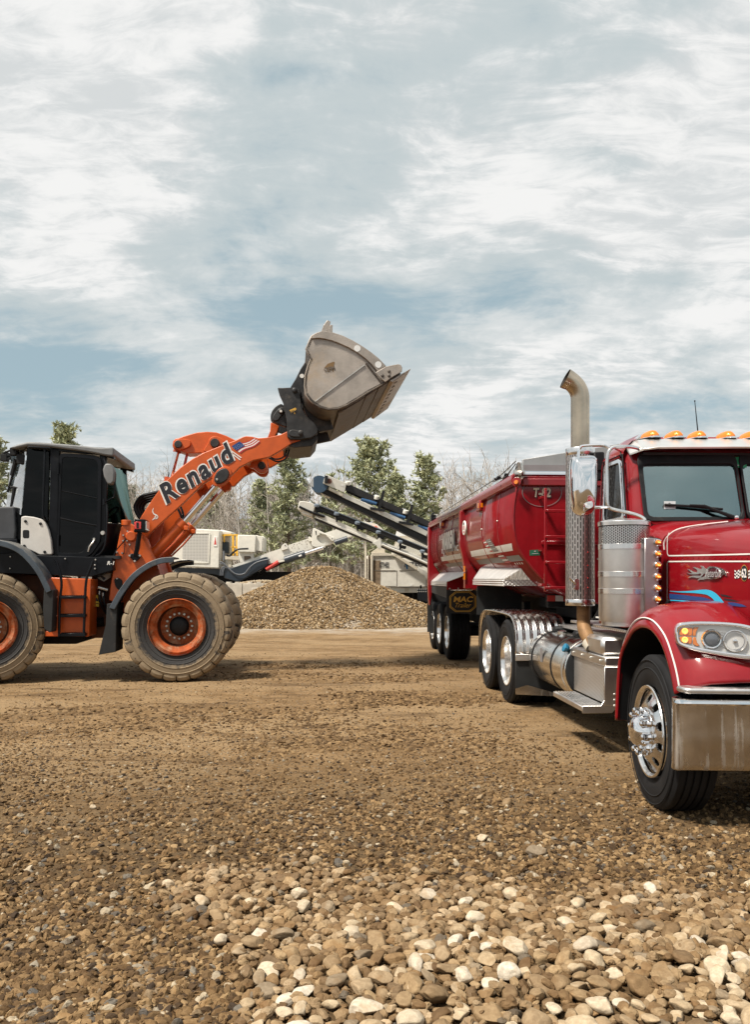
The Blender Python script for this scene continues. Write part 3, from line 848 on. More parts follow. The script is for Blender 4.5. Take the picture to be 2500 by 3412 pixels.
def bare_tree(seed, h, stems=1, spread=.5):
    """leafless tree: trunk mesh and twig mesh"""
    r = random.Random(seed); tv, tf, bv, bf = [], [], [], []
    def grow(p, d, L, rad, depth):
        steps = 3 if depth < 2 else 2; q = p
        for k in range(steps):
            nd = (d + Vector((r.gauss(0, .09), r.gauss(0, .09), r.gauss(.03, .05)))).normalized()
            q2 = q + nd * (L / steps); r0, r1 = rad * (1 - .45 * k / steps), rad * (1 - .45 * (k + 1) / steps)
            tube3(bv, bf, q, q2, r0, r1, 3); d = nd; q = q2
            if depth < 3:
                for _ in range(r.choice((1, 1, 2)) if depth < 3 else r.choice((1, 2, 2))):
                    a = r.uniform(0, 6.28); t = r.uniform(.45, .95)
                    side = d.orthogonal().normalized(); side = Matrix.Rotation(a, 3, d) @ side
                    grow(q, (d * (1 - t * .5) + side * t * .8 + Vector((0, 0, .18))).normalized(), L * r.uniform(.48, .72), max(r1 * .55, .0075), depth + 1)
    for s in range(stems):
        base = Vector((r.gauss(0, .25), r.gauss(0, .25), 0)) if stems > 1 else Vector((0, 0, 0))
        d = Vector((r.gauss(0, .10), r.gauss(0, .10), 1)).normalized()
        p = base; n = 9; rad = h * r.uniform(.009, .0135); hh = h * (1 if s == 0 else r.uniform(.65, .95))
        for k in range(n):
            d = (d + Vector((r.gauss(0, .05), r.gauss(0, .05), .05))).normalized()
            q = p + d * hh / n; tube3(tv, tf, p, q, rad * (1 - .85 * k / n), rad * (1 - .85 * (k + 1) / n), 6)
            if k >= 2:
                for _ in range(r.choice((1, 2, 2, 3))):
                    a = r.uniform(0, 6.28); side = Vector((math.cos(a), math.sin(a), r.uniform(.5, 1.3))).normalized()
                    grow(p.lerp(q, r.random()), side, hh * r.uniform(.12, .24) * (1.15 - .6 * k / n), rad * .4 * (1 - .7 * k / n) + .01, 1)
            p = q
        grow(p, d, hh * .14, rad * .16 + .008, 2)
    return raw_mesh('bare_trunk', tv, tf, m_bark_grey), raw_mesh('bare_branches', bv, bf, m_twig)
def pine_tree(seed, h, width, low=.18, mat=None, dens=1.0):
    r = random.Random(seed); tv, tf, bv, bf, nv, nf = [], [], [], [], [], []
    p = Vector((0, 0, 0)); n = 12; pts = [p]
    for k in range(n):
        q = p + Vector((r.gauss(0, .04), r.gauss(0, .04), h / n)); tube3(tv, tf, p, q, .017 * h * (1 - .92 * k / n), .017 * h * (1 - .92 * (k + 1) / n), 7); p = q; pts.append(p)
    def trunk(t):
        i = min(n - 1, int(t * n)); return pts[i].lerp(pts[i + 1], t * n - i)
    nb = int(64 * dens)
    for b in range(nb):
        t = low + (1 - low) * (b + r.random()) / nb
        f = (t - low) / (1 - low)
        L = width * (.22 + .78 * (1 - f) ** .85) * r.uniform(.55, 1.15) * (1 if f > .12 else .75)
        a = b * 2.4 + r.gauss(0, .35); up = .05 + .55 * f + r.gauss(0, .10)
        p0 = trunk(t); d = Vector((math.cos(a), math.sin(a), up)).normalized()
        segs = 5; p = p0; prev = p0
        for k in range(segs):
            d = (d + Vector((r.gauss(0, .08), r.gauss(0, .08), .06))).normalized(); q = p + d * L / segs
            tube3(tv, tf, p, q, .02 * (1 - k / segs) * (1 + L * .3) + .008, .02 * (1 - (k + 1) / segs) * (1 + L * .3) + .006, 3)
            if k >= 1:
                for _ in range(int(6 * dens + r.random())):
                    off = Vector((r.gauss(0, .30), r.gauss(0, .30), r.gauss(.04, .15))) * (.55 + .25 * L / max(width, .1))
                    c = p.lerp(q, r.random()) + off
                    for _ in range(5):                              # a tuft of needles
                        e = Vector((r.gauss(0, 1), r.gauss(0, 1), r.gauss(.45, .8))).normalized() * r.uniform(.20, .40)
                        w = e.orthogonal().normalized() * r.uniform(.04, .09); w = Matrix.Rotation(r.uniform(0, 6.28), 3, e.normalized()) @ w
                        o = len(nv); nv.extend((c - w, c + w, c + e)); nf.append((o, o + 1, o + 2))
            p = q
    return raw_mesh('pine_trunk', tv, tf, m_bark_brown), raw_mesh('pine_crown', nv, nf, mat or m_pine)
def plant(name, meshes, x, y, s, rz, label, cat, group, lean=0):
    e = empty(name, (x, y, gz(x, y) - .05), rz); e.scale = (s, s, s)
    tag(e, label, cat, group)
    for nm, me in zip(('trunk', 'crown'), meshes):
        o = bpy.data.objects.new(nm, me); C.objects.link(o); o.parent = e
    return e
def build_trees():
    r = random.Random(77)
    bare = [bare_tree(100 + k, 8.0, (1, 2, 3, 1, 2, 1)[k]) for k in range(6)]
    pines = [pine_tree(200, 10.5, 4.6, .22, None, 1.15), pine_tree(201, 10.5, 3.2, .20, None, .95), pine_tree(202, 10.5, 2.2, .28), pine_tree(203, 10.5, 2.6, .12, m_pine_dark)]
    def at(u, y): return (u - CU) / F * y
    def zone(u):
        for lim, t in ((560, 'between the loader cab and the boom'), (780, 'behind the cream engine house'), (960, 'behind the crusher boom below the bucket'), (1120, 'behind the peak of the gravel heap'),
                       (1300, 'behind the two conveyors'), (1480, 'behind the screening plant'), (9999, 'above the rail of the red trailer')):
            if u < lim: return t
    def size(v, y): return (H + (HZ - v) / F * y - gz(0, y))
    big = [(1228, 1486, 47, 0, 'broad green pine, tallest behind the conveyors'), (1414, 1532, 47.5, 1, 'narrow green pine beside the red trailer rail'),
           (962, 1526, 50, 1, 'thin pine rising behind bare trees below the raised bucket'), (1105, 1590, 52, 2, 'sparse pine showing behind the upper conveyor head'),
           (1325, 1590, 50, 2, 'short pine between the two tallest pines'), (196, 1428, 44, 2, 'pine top showing above the loader cab roof'),
           (-38, 1470, 40, 1, 'dense pine at the left edge behind the loader cab'), (700, 1640, 62, 2, 'distant pine behind the loader boom'), (872, 1610, 56, 2, 'dark distant pine behind the lift cylinders')]
    for u, v, y, k, lab in big:
        plant('pine_tree', pines[k], at(u, y), y, size(v, y) / 10.5, r.uniform(0, 6), lab, 'pine tree', 'pines behind the yard')
    for k in range(20):                                            # dark evergreens deeper in the wood
        u = 330 + 1350 * (k + r.random()) / 26; y = r.uniform(70, 84)
        plant('pine_tree', pines[3 if k % 3 else 2], at(u, y), y, r.uniform(.62, .92), r.uniform(0, 6), 'dark evergreen deep in the wood ' + zone(u), 'pine tree', 'dark evergreens deep in the wood')
    n = 112
    for k in range(n):
        u = 360 + 1340 * (k + r.random()) / n; y = r.uniform(50, 68)
        v = 1588 + 55 * mn.noise((u * .006, 3.3, 1)) + r.uniform(-25, 40)
        if 1240 < u < 1440: v += 45
        plant('bare_tree', bare[k % 6], at(u, y), y, size(v, y) / 8.0, r.uniform(0, 6.28), 'bare grey leafless tree ' + zone(u), 'tree', 'leafless trees behind the yard')
    for u, v, y in ((60, 1560, 60), (-60, 1540, 62), (300, 1600, 62), (240, 1590, 66)):
        plant('bare_tree', bare[1], at(u, y), y, size(v, y) / 8.0, r.uniform(0, 6.28), 'bare leafless tree half hidden behind the loader cab', 'tree', 'leafless trees behind the yard')
    # undergrowth and far wood as one mass
    vs, fs = [], []
    for k in range(3000):
        y = r.uniform(50, 95); x = at(r.uniform(180, 1780), y); z0 = gz(x, y); hh = r.uniform(.6, 3.2)
        b = Vector((x, y, z0)); d = Vector((r.gauss(0, .25), r.gauss(0, .25), 1)).normalized()
        q = b + d * hh; tube3(vs, fs, b, q, .03, .008, 3)
        for _ in range(4):
            s = b.lerp(q, r.uniform(.3, 1)); tube3(vs, fs, s, s + Vector((r.gauss(0, .5), r.gauss(0, .5), r.uniform(.2, .8))) * .8, .014, .006, 3)
    o = bpy.data.objects.new('undergrowth', raw_mesh('undergrowth', vs, fs, m_twig)); C.objects.link(o)
    tag(o, 'tangle of thin bare saplings under the trees', None, None, 'stuff')
    vs, fs = [], []
    for k in range(6500):                                          # a far wood that closes the view
        y = r.uniform(110, 150); x = at(r.uniform(-4200, 6800), y); hh = r.uniform(3.0, 9.5) * (.8 + .3 * mn.noise((x * .05, 1, 1)))
        b = Vector((x, y, gz(x, y))); q = b + Vector((r.gauss(0, .4), r.gauss(0, .4), hh)); tube3(vs, fs, b, q, .09, .02, 3)
        for _ in range(5):
            s = b.lerp(q, r.uniform(.3, 1)); tube3(vs, fs, s, s + Vector((r.gauss(0, 1), r.gauss(0, 1), r.uniform(.4, 1.4))), .04, .012, 3)
    o = bpy.data.objects.new('far_wood', raw_mesh('far_wood', vs, fs, m_twig)); C.objects.link(o)
    tag(o, 'grey leafless wood far behind the yard', None, None, 'stuff')
build_trees()
# ---------------------------------------------------------------- wheel loader
def bolts(mb, pts, r, d, n=6):
    for p in pts: mb.lathe([(0, 0), (r, 0), (r, d * .6), (r * .6, d), (0, d)], p, (0, -1, 0), n)
def loader_wheel(parent, x, y, rad=.835, side=-1):
    """wheel whose outer face looks along side*y; sub-parts: tyre, rim, hub cap, bolts"""
    w = empty('wheel', (x, y, rad), 0, parent); k = side
    wd = .62; h = wd / 2
    t = MB()
    prof = [(.42, .20), (.425, .255), (.50, .285), (.58, .31), (.66, .312), (.725, .298), (.765, .262), (.785, .20), (.793, .1), (.795, 0)]
    full = [(r, k * hh) for r, hh in prof] + [(r, -k * hh) for r, hh in reversed(prof[:-1])]
    t.lathe(full, (0, 0, 0), (0, 1, 0), 72)
    rnd = random.Random(3); n = 24
    for s in (1, -1):
        for j in range(n):
            a0 = 2 * math.pi * (j + (.5 if s < 0 else 0)) / n; da = 2 * math.pi / n * .91
            sh = s * k
            sec = [(.715, .302), (.765, .303), (.808, .280), (.832, .220), (.835, .02), (.77, .02), (.77, .2), (.72, .26)]
            rings = []
            for q in range(5):
                tt = q / 4; aa = a0 + da * tt; sk = .0
                ring = []
                for r, hh in sec:
                    a = aa + (.06 if hh < .1 else 0) * (1 if s > 0 else -1)
                    e = .012 if q in (0, 4) else 0
                    ring.append(Vector(((r - e) * math.cos(a), sh * (hh - e * .5), (r - e) * math.sin(a))))
                rings.append(ring)
            t.loft(rings)
    for rr, hh in ((.50, .287), (.56, .306), (.62, .314), (.70, .309)): t.lathe([(rr - .008, k * (hh - .004)), (rr, k * (hh + .007)), (rr + .009, k * (hh - .002))], (0, 0, 0), (0, 1, 0), 72)
    t.build('tire', m_mudtyre, w, angle=28)
    rm = MB()
    rm.lathe([(.425, k * .30), (.435, k * .285), (.432, k * .262), (.425, k * .25), (.40, k * .258), (.385, k * .262), (.372, k * .25), (.345, k * .235), (.335, k * .21), (.315, k * .20), (.305, k * .17)], (0, 0, 0), (0, 1, 0), 64)
    rm.lathe([(.425, -k * .28), (.40, -k * .25), (.30, -k * .2), (.29, -k * .01), (0, -k * .01)], (0, 0, 0), (0, 1, 0), 48)
    a = R(-38); rm.box((.385 * math.cos(a), k * .262, .385 * math.sin(a)), (.03, .03, .13), Matrix.Rotation(-a + 0, 3, 'Y'))
    rm.build('rim', m_rust_orange, w, angle=40)
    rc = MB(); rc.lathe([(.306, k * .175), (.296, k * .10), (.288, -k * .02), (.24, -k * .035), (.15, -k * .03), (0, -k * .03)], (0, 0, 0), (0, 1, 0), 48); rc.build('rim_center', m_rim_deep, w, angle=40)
    hb = MB(); hb.lathe([(0, k * .10), (.09, k * .10), (.13, k * .075), (.145, k * .05), (.15, k * .0)], (0, 0, 0), (0, 1, 0), 32)
    hb.build('hub_cap', m_black_matt, w)
    for j in range(16):
        a = 2 * math.pi * j / 16
        b = MB(); b.lathe([(0, .045), (.017, .045), (.022, .034), (.022, 0)], (.195 * math.cos(a), -k * .03, .195 * math.sin(a)), (0, k, 0), 6)
        b.build('wheel_bolt', m_bolt, w)
    return w
m_glass_front = glass('green_front_glass', (.007, .016, .014), .0, .15, 1.08, (.18, .27, .25))
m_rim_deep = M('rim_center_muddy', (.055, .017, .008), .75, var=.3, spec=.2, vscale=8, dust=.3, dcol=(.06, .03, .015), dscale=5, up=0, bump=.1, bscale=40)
m_frame_dark = M('frame_dark_brown', (.10, .03, .009), .7, var=.3, dust=.3, dcol=(.05, .03, .015), dscale=3)  # near-black brown for the frames under the cab
LD = Frame(-3.139, 13.523, R(6))
def build_loader():
    root = empty('wheel_loader', (LD.o.x, LD.o.y, 0), LD.a)
    tag(root, 'orange and black wheel loader with its big bucket raised beside the heap', 'wheel loader')
    P = lambda pts, y: LD.poly(pts, 1, y)
    p1 = lambda u, v, y: LD.on(u, v, 1, y)
    def plate(pts, y0, y1, name, mat, bevel=.006, both=False, sm=0, seg=2, mb=None, parent=root, rnd=0):
        poly = P(pts, y0)
        if rnd: poly = rounded(poly, rnd)
        if sm: poly = cr(poly, sm, True)
        m = mb or MB(); m.ext(poly, (0, y1 - y0, 0))
        if both: m.ext([Vector((q.x, -q.y, q.z)) for q in poly], (0, y0 - y1, 0))
        return m.build(name, mat, parent, bevel=bevel, seg=seg) if mb is None else m
    def mirror_plate(pts, y0, y1, name, mat, bevel=.006, rnd=0):
        a = plate(pts, y0, y1, name, mat, bevel, rnd=rnd)
        b = a.copy(); C.objects.link(b); b.scale = (1, -1, 1); return a
    hub = p1(588, 2092, -1.33)
    rear = p1(-73, 2092, -1.33)
    for s in (-1, 1): loader_wheel(root, hub.x, s * 1.02, .835, s)
    rear_y = Vector((math.sin(R(-19)), math.cos(R(-19)), 0))          # the rear half is steered: its axle is turned
    for s in (-1, 1):
        w = loader_wheel(root, rear.x, -1.02, .835, s); w.rotation_euler = (0, 0, R(19))
        if s > 0: w.location = Vector((rear.x, -1.02, .835)) + rear_y * 2.04
    # axles and frame
    fr = MB()
    fr.tube([(hub.x, -.75, .835), (hub.x, .75, .835)], .17, 16); fr.tube([Vector((rear.x, -1.02, .835)) + rear_y * t for t in (.3, 1.75)], .17, 16)
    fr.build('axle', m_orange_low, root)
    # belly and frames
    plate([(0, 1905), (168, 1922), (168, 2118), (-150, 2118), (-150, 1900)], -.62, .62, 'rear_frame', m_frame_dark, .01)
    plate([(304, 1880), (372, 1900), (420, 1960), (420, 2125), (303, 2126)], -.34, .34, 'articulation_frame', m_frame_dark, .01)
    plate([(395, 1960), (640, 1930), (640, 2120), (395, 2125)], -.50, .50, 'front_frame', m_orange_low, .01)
    plate([(105, 2118), (285, 2118), (285, 2132), (252, 2146), (105, 2146)], -.6, .6, 'belly_guard', m_under, .008)
    # step box beside the articulation: orange side box under the cab
    sb = plate([(169, 1924), (302, 1929), (296, 2121), (148, 2121), (150, 2102), (169, 2102)], -1.02, -.55, 'step_box', m_orange, .012)
    plate([(175, 2003), (196, 2003), (196, 2024), (175, 2024)], -1.03, -1.0, 'box_seam', m_orange_low, .003)
    # ladder
    ld = MB()
    for path in ([(183, 1866), (190, 1880), (204, 1940), (198, 2010), (196, 2121)], [(309, 1870), (304, 1885), (287, 1932), (282, 2010), (278, 2121)]):
        ld.tube(cr([p1(u, v, -1.12) for u, v in path], 5), .020, 8)
    ladder = ld.build('ladder', m_black, root)
    for v0, v1 in ((1986, 1995), (2047, 2057), (2110, 2121)):
        s = MB(); a, b = p1(200, v1, -1.14), p1(283, v0, -1.14)
        s.box(((a.x + b.x) / 2, -1.06, (a.z + b.z) / 2), (b.x - a.x, .17, abs(b.z - a.z)))
        for k in range(14): s.box((a.x + (b.x - a.x) * (k + .5) / 14, -1.10, b.z + .006), (.012, .06, .014))
        s.build('ladder_rung', m_black, ladder, bevel=.004)
    bl = MB(); bolts(bl, [p1(188, 1989, -1.04), p1(186, 2051, -1.04)], .018, .03); bl.build('step_bolt', m_bolt, root)
    # lower cab skirt
    plate([(-60, 1850), (68, 1838), (130, 1850), (372, 1858), (376, 1900), (303, 1922), (0, 1910), (-60, 1905)], -.92, .92, 'cab_skirt', m_black, .01)
    bl = MB(); bolts(bl, [p1(u, v, -.925) for u, v in ((217, 1862), (318, 1865), (316, 1883), (316, 1895), (34, 1855), (33, 1894), (137, 1923), (87, 1955))], .014, .02, 8); bl.build('skirt_bolt', m_bolt, root)
    put_text('R-1', p1(368, 1876, -.925), (1, 0, 0), (0, 0, 1), .058, m_white, root, 'unit_number', shear=.25, offset=.02)
    # engine hood behind the cab
    plate([(-330, 1690), (46, 1687), (52, 1767), (50, 1800), (-330, 1800)], -.78, .78, 'engine_hood', M('hood_grey', (.045, .048, .055), .5, dust=.15, bump=.08, bscale=150), .03, seg=3)
    plate([(-330, 1800), (56, 1795), (60, 1860), (-330, 1870)], -.80, .80, 'hood_base', m_black, .015)
    plate([(-420, 1850), (-330, 1720), (-325, 2060), (-400, 2060)], -1.0, 1.0, 'counterweight', m_black_matt, .05, seg=3)
    plate([(49, 1700), (68, 1697), (68, 1800), (52, 1800)], -.70, .70, 'cab_rear_panel', m_black, .01)
    # ---- cab
    yc = -.82
    cab = MB()
    cab.ext(P([(167, 1489), (197, 1489), (191, 1860), (160, 1860)], yc), (0, .10, 0))                   # B pillar
    cab.ext(P([(88, 1482), (378, 1492), (378, 1530), (330, 1516), (196, 1505), (167, 1500), (88, 1492)], yc), (0, .12, 0))
    cab.ext(P([(330, 1515), (352, 1520), (356, 1600), (353, 1700), (352, 1800), (306, 1862), (283, 1860), (303, 1846), (334, 1802)], yc), (0, .10, 0))    # A pillar
    cab.ext(P([(66, 1727), (150, 1735), (175, 1860), (68, 1860)], yc + .02), (0, .08, 0))
    cabo = cab.build('cab_side', m_black, root, bevel=.012, seg=2)
    b = cabo.copy(); C.objects.link(b); b.scale = (1, -1, 1)
    # floor, back wall, seat, column
    i = MB(); a, b = p1(70, 1856, yc), p1(400, 1856, yc)
    i.box(((a.x + b.x) / 2, 0, a.z), (b.x - a.x, 1.6, .05)); i.box((a.x + .05, 0, a.z + .42), (.06, 1.5, .84))
    i.build('cab_floor', m_interior, root)
    st = MB(); cx = (a.x + b.x) / 2 - .05
    st.box((cx, 0, a.z + .5), (.5, .5, .14)); st.box((cx - .24, 0, a.z + .88), (.14, .48, .7), Matrix.Rotation(R(-8), 3, 'Y')); st.box((cx, 0, a.z + .22), (.3, .3, .44))
    st.box((cx + .05, -.34, a.z + .70), (.42, .09, .07)); st.box((cx - .30, 0, a.z + 1.35), (.1, .28, .22))
    st.build('operator_seat', m_interior, root, bevel=.03, seg=2)
    sw = MB(); sw.cyl((cx + .62, 0, a.z), (cx + .52, 0, a.z + .72), .05, 10)
    sw.tube([Vector((cx + .50 + .08 * math.cos(t), .2 * math.sin(t), a.z + .76 + .19 * math.cos(t) * .45)) for t in [k * math.pi / 10 for k in range(20)]], .017, 6, closed=True)
    sw.build('steering_column', m_interior, root)
    # rear side glass and rear quarter
    plate([(90, 1494), (167, 1502), (160, 1760), (68, 1750)], -.80, -.79, 'rear_side_window', m_glass_dark, 0)
    plate([(90, 1494), (167, 1502), (160, 1760), (68, 1750)], .79, .80, 'rear_side_window', m_glass_dark, 0)
    # rear quarter: slanted glass wrapping behind the cab
    g = MB(); a0, a1 = p1(88, 1494, -.80), p1(69, 1716, -.80); b0, b1 = p1(36, 1512, -.58), p1(20, 1684, -.58)
    g.add([a0, a1, b1, b0], [(0, 1, 2, 3)]); g.add([Vector((v.x, -v.y, v.z)) for v in (a0, a1, b1, b0)], [(0, 1, 2, 3)])
    g.add([b0, b1, Vector((b1.x, .58, b1.z)), Vector((b0.x, .58, b0.z))], [(0, 1, 2, 3)])
    g.build('rear_window', m_glass_pale, root, flat=True)
    w = MB()
    w.tube([p1(64, 1512, -.72), p1(45, 1570, -.66), p1(24, 1640, -.62)], .020, 6); w.tube([p1(52, 1530, -.7), p1(38, 1585, -.66)], .035, 6); w.tube([p1(33, 1622, -.65), p1(76, 1628, -.74)], .016, 6)
    w.tube([p1(47, 1624, -.68), p1(38, 1688, -.64)], .03, 6)
    w.build('rear_wiper', m_black_matt, root)
    w = MB(); w.box(p1(68, 1530, -.76), (.12, .05, .15)); w.build('rear_work_lamp', m_black_matt, root, bevel=.01)
    # lamp cluster under the rear edge of the roof
    w = MB()
    for u, v, y in ((15, 1526, -.62), (47, 1506, -.70), (60, 1500, -.3), (20, 1520, .3)): w.box(p1(u, v, y), (.10, .14, .11))
    w.tube([p1(10, 1510, -.66), p1(60, 1490, -.74), p1(88, 1490, -.78)], .018, 6)
    w.tube([p1(4, 1532, -.62), p1(30, 1520, -.66), p1(50, 1512, -.7)], .012, 6)
    w.build('rear_lamp_cluster', m_black_matt, root, bevel=.008)
    w = MB(); w.tube([p1(0, 1655, -.5), p1(19, 1684, -.5)], .012, 6); w.build('hood_rail', m_black, root)
    # roof
    rf = plate([(27, 1492), (56, 1480), (90, 1472), (130, 1473), (250, 1482), (318, 1490), (340, 1491), (377, 1490), (379, 1517), (372, 1520), (352, 1518), (328, 1513), (290, 1506), (250, 1500), (170, 1490), (90, 1485), (50, 1494)], -.88, .88, 'cab_roof', m_grey_roof, .03, seg=3)
    # door with inset window
    do = [(197, 1510), (262, 1513), (318, 1517), (334, 1526), (338, 1545), (333, 1803), (304, 1846), (284, 1857), (262, 1858), (188, 1854)]
    di = [(206, 1522), (262, 1525), (312, 1530), (323, 1537), (326, 1552), (322, 1756), (290, 1820), (272, 1842), (252, 1843), (194, 1842)]
    dr = MB(); dr.ring_plate(rounded(P(do, -.85), .05), rounded(P(di, -.85), .05), (0, .05, 0), 96)
    door = dr.build('door', m_black, root, bevel=.006)
    dg = MB(); dg.ext(rounded(P(di, -.835), .05), (0, .008, 0)); dg.build('door_glass', m_glass_dark, door)
    x = MB(); x.tube([p1(205, 1636, -.845), p1(322, 1660, -.845)], .008, 6); x.tube([p1(200, 1727, -.845), p1(258, 1740, -.845), p1(322, 1752, -.845)], .013, 6); x.build('door_rail', m_black, door)
    h = MB(); h.tube([p1(293, 1838, -.88), p1(297, 1822, -.90), p1(309, 1806, -.90), p1(313, 1800, -.87)], .013, 8); h.build('door_handle', m_bolt, door)
    h = MB(); h.lathe([(0, .02), (.018, .02), (.02, 0)], p1(313, 1796, -.855), (0, -1, 0), 12); h.lathe([(0, .03), (.03, .03), (.036, 0)], p1(342, 1776, -.83), (0, -1, 0), 14); h.build('door_lock', m_bolt, door)
    h = MB()
    for v in (1560, 1800): h.tube([p1(194, v - 18, -.87), p1(193, v + 18, -.87)], .014, 8)
    h.build('door_hinge', m_black, door)
    # front glass: wraps round from the near pillar, raked
    g = MB(); rings = []
    for v, un, uc in ((1545, 352, 381), (1640, 353, 402), (1740, 354, 424)):
        pn = p1(un, v, -.78); pc = p1(uc, v, -.35)
        prof = [(-.78, pn.x), (-.66, pn.x + (pc.x - pn.x) * .62), (-.35, pc.x), (0, pc.x + .05), (.35, pc.x), (.66, pn.x + (pc.x - pn.x) * .62), (.78, pn.x)]
        rings.append([Vector((xx, yy, pn.z)) for yy, xx in prof])
    g.loft(rings, False, False); g.build('windshield', m_glass_front, root, angle=80)
    g = MB(); rings = []
    for v, un, uc in ((1742, 352, 424), (1800, 352, 392), (1862, 300, 380)):
        pn = p1(un, v, -.80); pc = p1(uc, v, -.36)
        rings.append([Vector((pn.x - .3, -.8, pn.z)), Vector((pn.x, -.80, pn.z)), Vector((pn.x + (pc.x - pn.x) * .62, -.68, pn.z)), Vector((pc.x, -.36, pn.z)), Vector((pc.x, .36, pn.z)), Vector((pn.x + (pc.x - pn.x) * .62, .68, pn.z)), Vector((pn.x, .80, pn.z)), Vector((pn.x - .3, .8, pn.z))])
    g.loft(rings); g.build('cab_front_panel', m_black, root, bevel=.01)
    # grab rails, mirror
    gr = MB()
    gr.tube(cr([p1(93, 1489, -.90), p1(100, 1489, -.96), p1(160, 1493, -.96), p1(162, 1496, -.9)], 4), .014, 8); gr.build('grab_rail', m_black, root); gr = MB()
    gr.tube(cr([p1(148, 1496, -.93), p1(147, 1560, -.95), p1(142, 1705, -.95), p1(146, 1722, -.93), p1(153, 1738, -.84)], 5), .017, 8); gr.build('grab_rail', m_black, root); gr = MB()
    gr.tube(cr([p1(355, 1680, -.86), p1(356, 1720, -.9), p1(351, 1806, -.92), p1(337, 1840, -.90), p1(318, 1853, -.85)], 5), .015, 8)
    gr.build('grab_rail', m_black, root)
    mr = MB(); mr.ext(rounded(P([(346, 1550), (352, 1544), (368, 1545), (378, 1562), (381, 1575), (379, 1604), (368, 1614), (357, 1612), (345, 1588), (341, 1565)], -1.12), .02), (0, .16, 0))
    mo = mr.build('side_mirror', m_grey_roof, root, bevel=.02, seg=2)
    ar = MB(); ar.tube(cr([p1(377, 1570, -1.04), p1(383, 1580, -1.04), p1(380, 1650, -1.02), p1(372, 1660, -1.0), p1(346, 1674, -.84)], 5), .011, 7)
    ar.tube([p1(346, 1663, -.86), p1(346, 1682, -.86)], .022, 8); ar.tube([p1(345, 1530, -.86), p1(352, 1548, -1.0)], .014, 7); ar.build('mirror_arm', m_black, mo)
    # pale side panel with latch and four bolts
    sp = plate([(69, 1722), (82, 1719), (110, 1722), (136, 1729), (150, 1742), (161, 1767), (169, 1800), (173, 1843), (170, 1848), (131, 1849), (110, 1838), (92, 1831), (76, 1828), (67, 1825)], -.90, -.82, 'side_panel', m_pale, .015, rnd=.02, seg=3)
    lt = MB(); lt.ext(rounded(P([(74, 1765), (97, 1765), (97, 1794), (74, 1794)], -.903), .03), (0, .02, 0)); lt.build('panel_latch', m_black_matt, sp, bevel=.006)
    lt = MB(); bolts(lt, [p1(u, v, -.905) for u, v in ((84, 1737), (134, 1745), (80, 1819), (148, 1839))], .022, .012, 12); lt.build('panel_bolt', m_black_matt, sp)
    # ---- fenders
    def fender(path, width, name, flap, y0=-1.30, depth=.62, cent=None):
        pts = cr([p1(u, v, y0) for u, v in path], 6); inner = []
        for q in pts:
            d = (cent - q); d.y = 0; inner.append(q + d.normalized() * width)
        f = MB(); n = len(pts); yy = Vector((0, .035, 0)); dp = Vector((0, depth, 0))
        rings = []
        for a, b in zip(pts, inner):
            t = (b - a) * .3
            rings.append([a, b, b + yy, a + t + yy, a + t + dp, a + dp])
        f.loft(rings)
        o = f.build(name, m_fender, root, bevel=.008)
        if flap:
            poly = [LD.on(u, v, 1, y0 + .03) for u, v in flap]
            fl = MB(); fl.ext(poly, (0, depth * .85, 0)); fl.build('mud_flap', m_flap, o, bevel=.006)
        return o
    ch = Vector((hub.x, -1.3, hub.z)); crr = Vector((rear.x, -1.3, rear.z))
    fpath = [(362, 2026), (376, 2000), (396, 1966), (436, 1915), (484, 1879), (530, 1860), (578, 1855)]
    fender(fpath, .085, 'front_fender', [(356, 2012), (388, 2010), (386, 2110), (385, 2172), (328, 2182), (340, 2130), (352, 2080)], cent=ch)
    rpath = [(-80, 1790), (0, 1800), (60, 1822), (104, 1860), (140, 1908), (170, 1968)]
    fender(rpath, .085, 'rear_fender', [(146, 1962), (176, 1966), (174, 2050), (171, 2104), (164, 2108), (146, 2095), (142, 2030)], cent=crr)
    for nm, path, cc in (('front_fender', fpath, ch), ('rear_fender', rpath, crr)):
        far = [c for c in root.children if c.name.startswith(nm)][0]
        b = far.copy(); C.objects.link(b); b.scale = (1, -1, 1)
    # ---- front tower
    tw = [(402, 1758), (412, 1742), (432, 1742), (452, 1755), (490, 1797), (505, 1840), (520, 1872), (540, 1930), (470, 2010), (420, 2026), (362, 1999), (366, 1960), (384, 1850)]
    mirror_plate(tw, -.74, -.60, 'tower_plate', m_orange, .012)
    tb = MB(); tb.ext(P([(440, 1800), (500, 1830), (530, 1920), (420, 1990), (400, 1960)], -.60), (0, 1.2, 0)); tb.build('tower_core', m_orange_low, root)
    bs = MB(); bs.lathe([(0, .05), (.07, .05), (.085, .03), (.085, 0)], p1(437, 1787, -.74), (0, -1, 0), 24); bs.build('tower_boss', m_orange, root, bevel=.006); bs = MB(); bs.lathe([(0, .08), (.075, .08), (.075, 0)], p1(420, 1750, -.70), (0, 0, 1), 16); bs.build('tower_boss', m_orange, root, bevel=.006)
    bl = MB(); bolts(bl, [p1(u, v, -.745) for u, v in ((411, 1784), (425, 1771), (410, 1802), (423, 1802), (389, 1840), (407, 1843), (432, 1815), (432, 1852), (447, 1867), (467, 1853), (390, 1928))], .017, .03, 8); bl.build('tower_bolt', m_bolt, root)
    plate([(378, 1930), (392, 1924), (406, 1932), (408, 1958), (396, 1968), (384, 1955)], -.76, -.73, 'hose_bracket', m_black_matt, .006, rnd=.03)
    hs = MB()
    for k, (u, v) in enumerate(((330, 1962), (344, 1968))):
        hs.tube(cr([p1(u, v, -.66 + k * .04), p1(u + 2, v + 40, -.68), p1(u + 18, v + 75, -.62), p1(u + 40, v + 90, -.5)], 6), .020, 8)
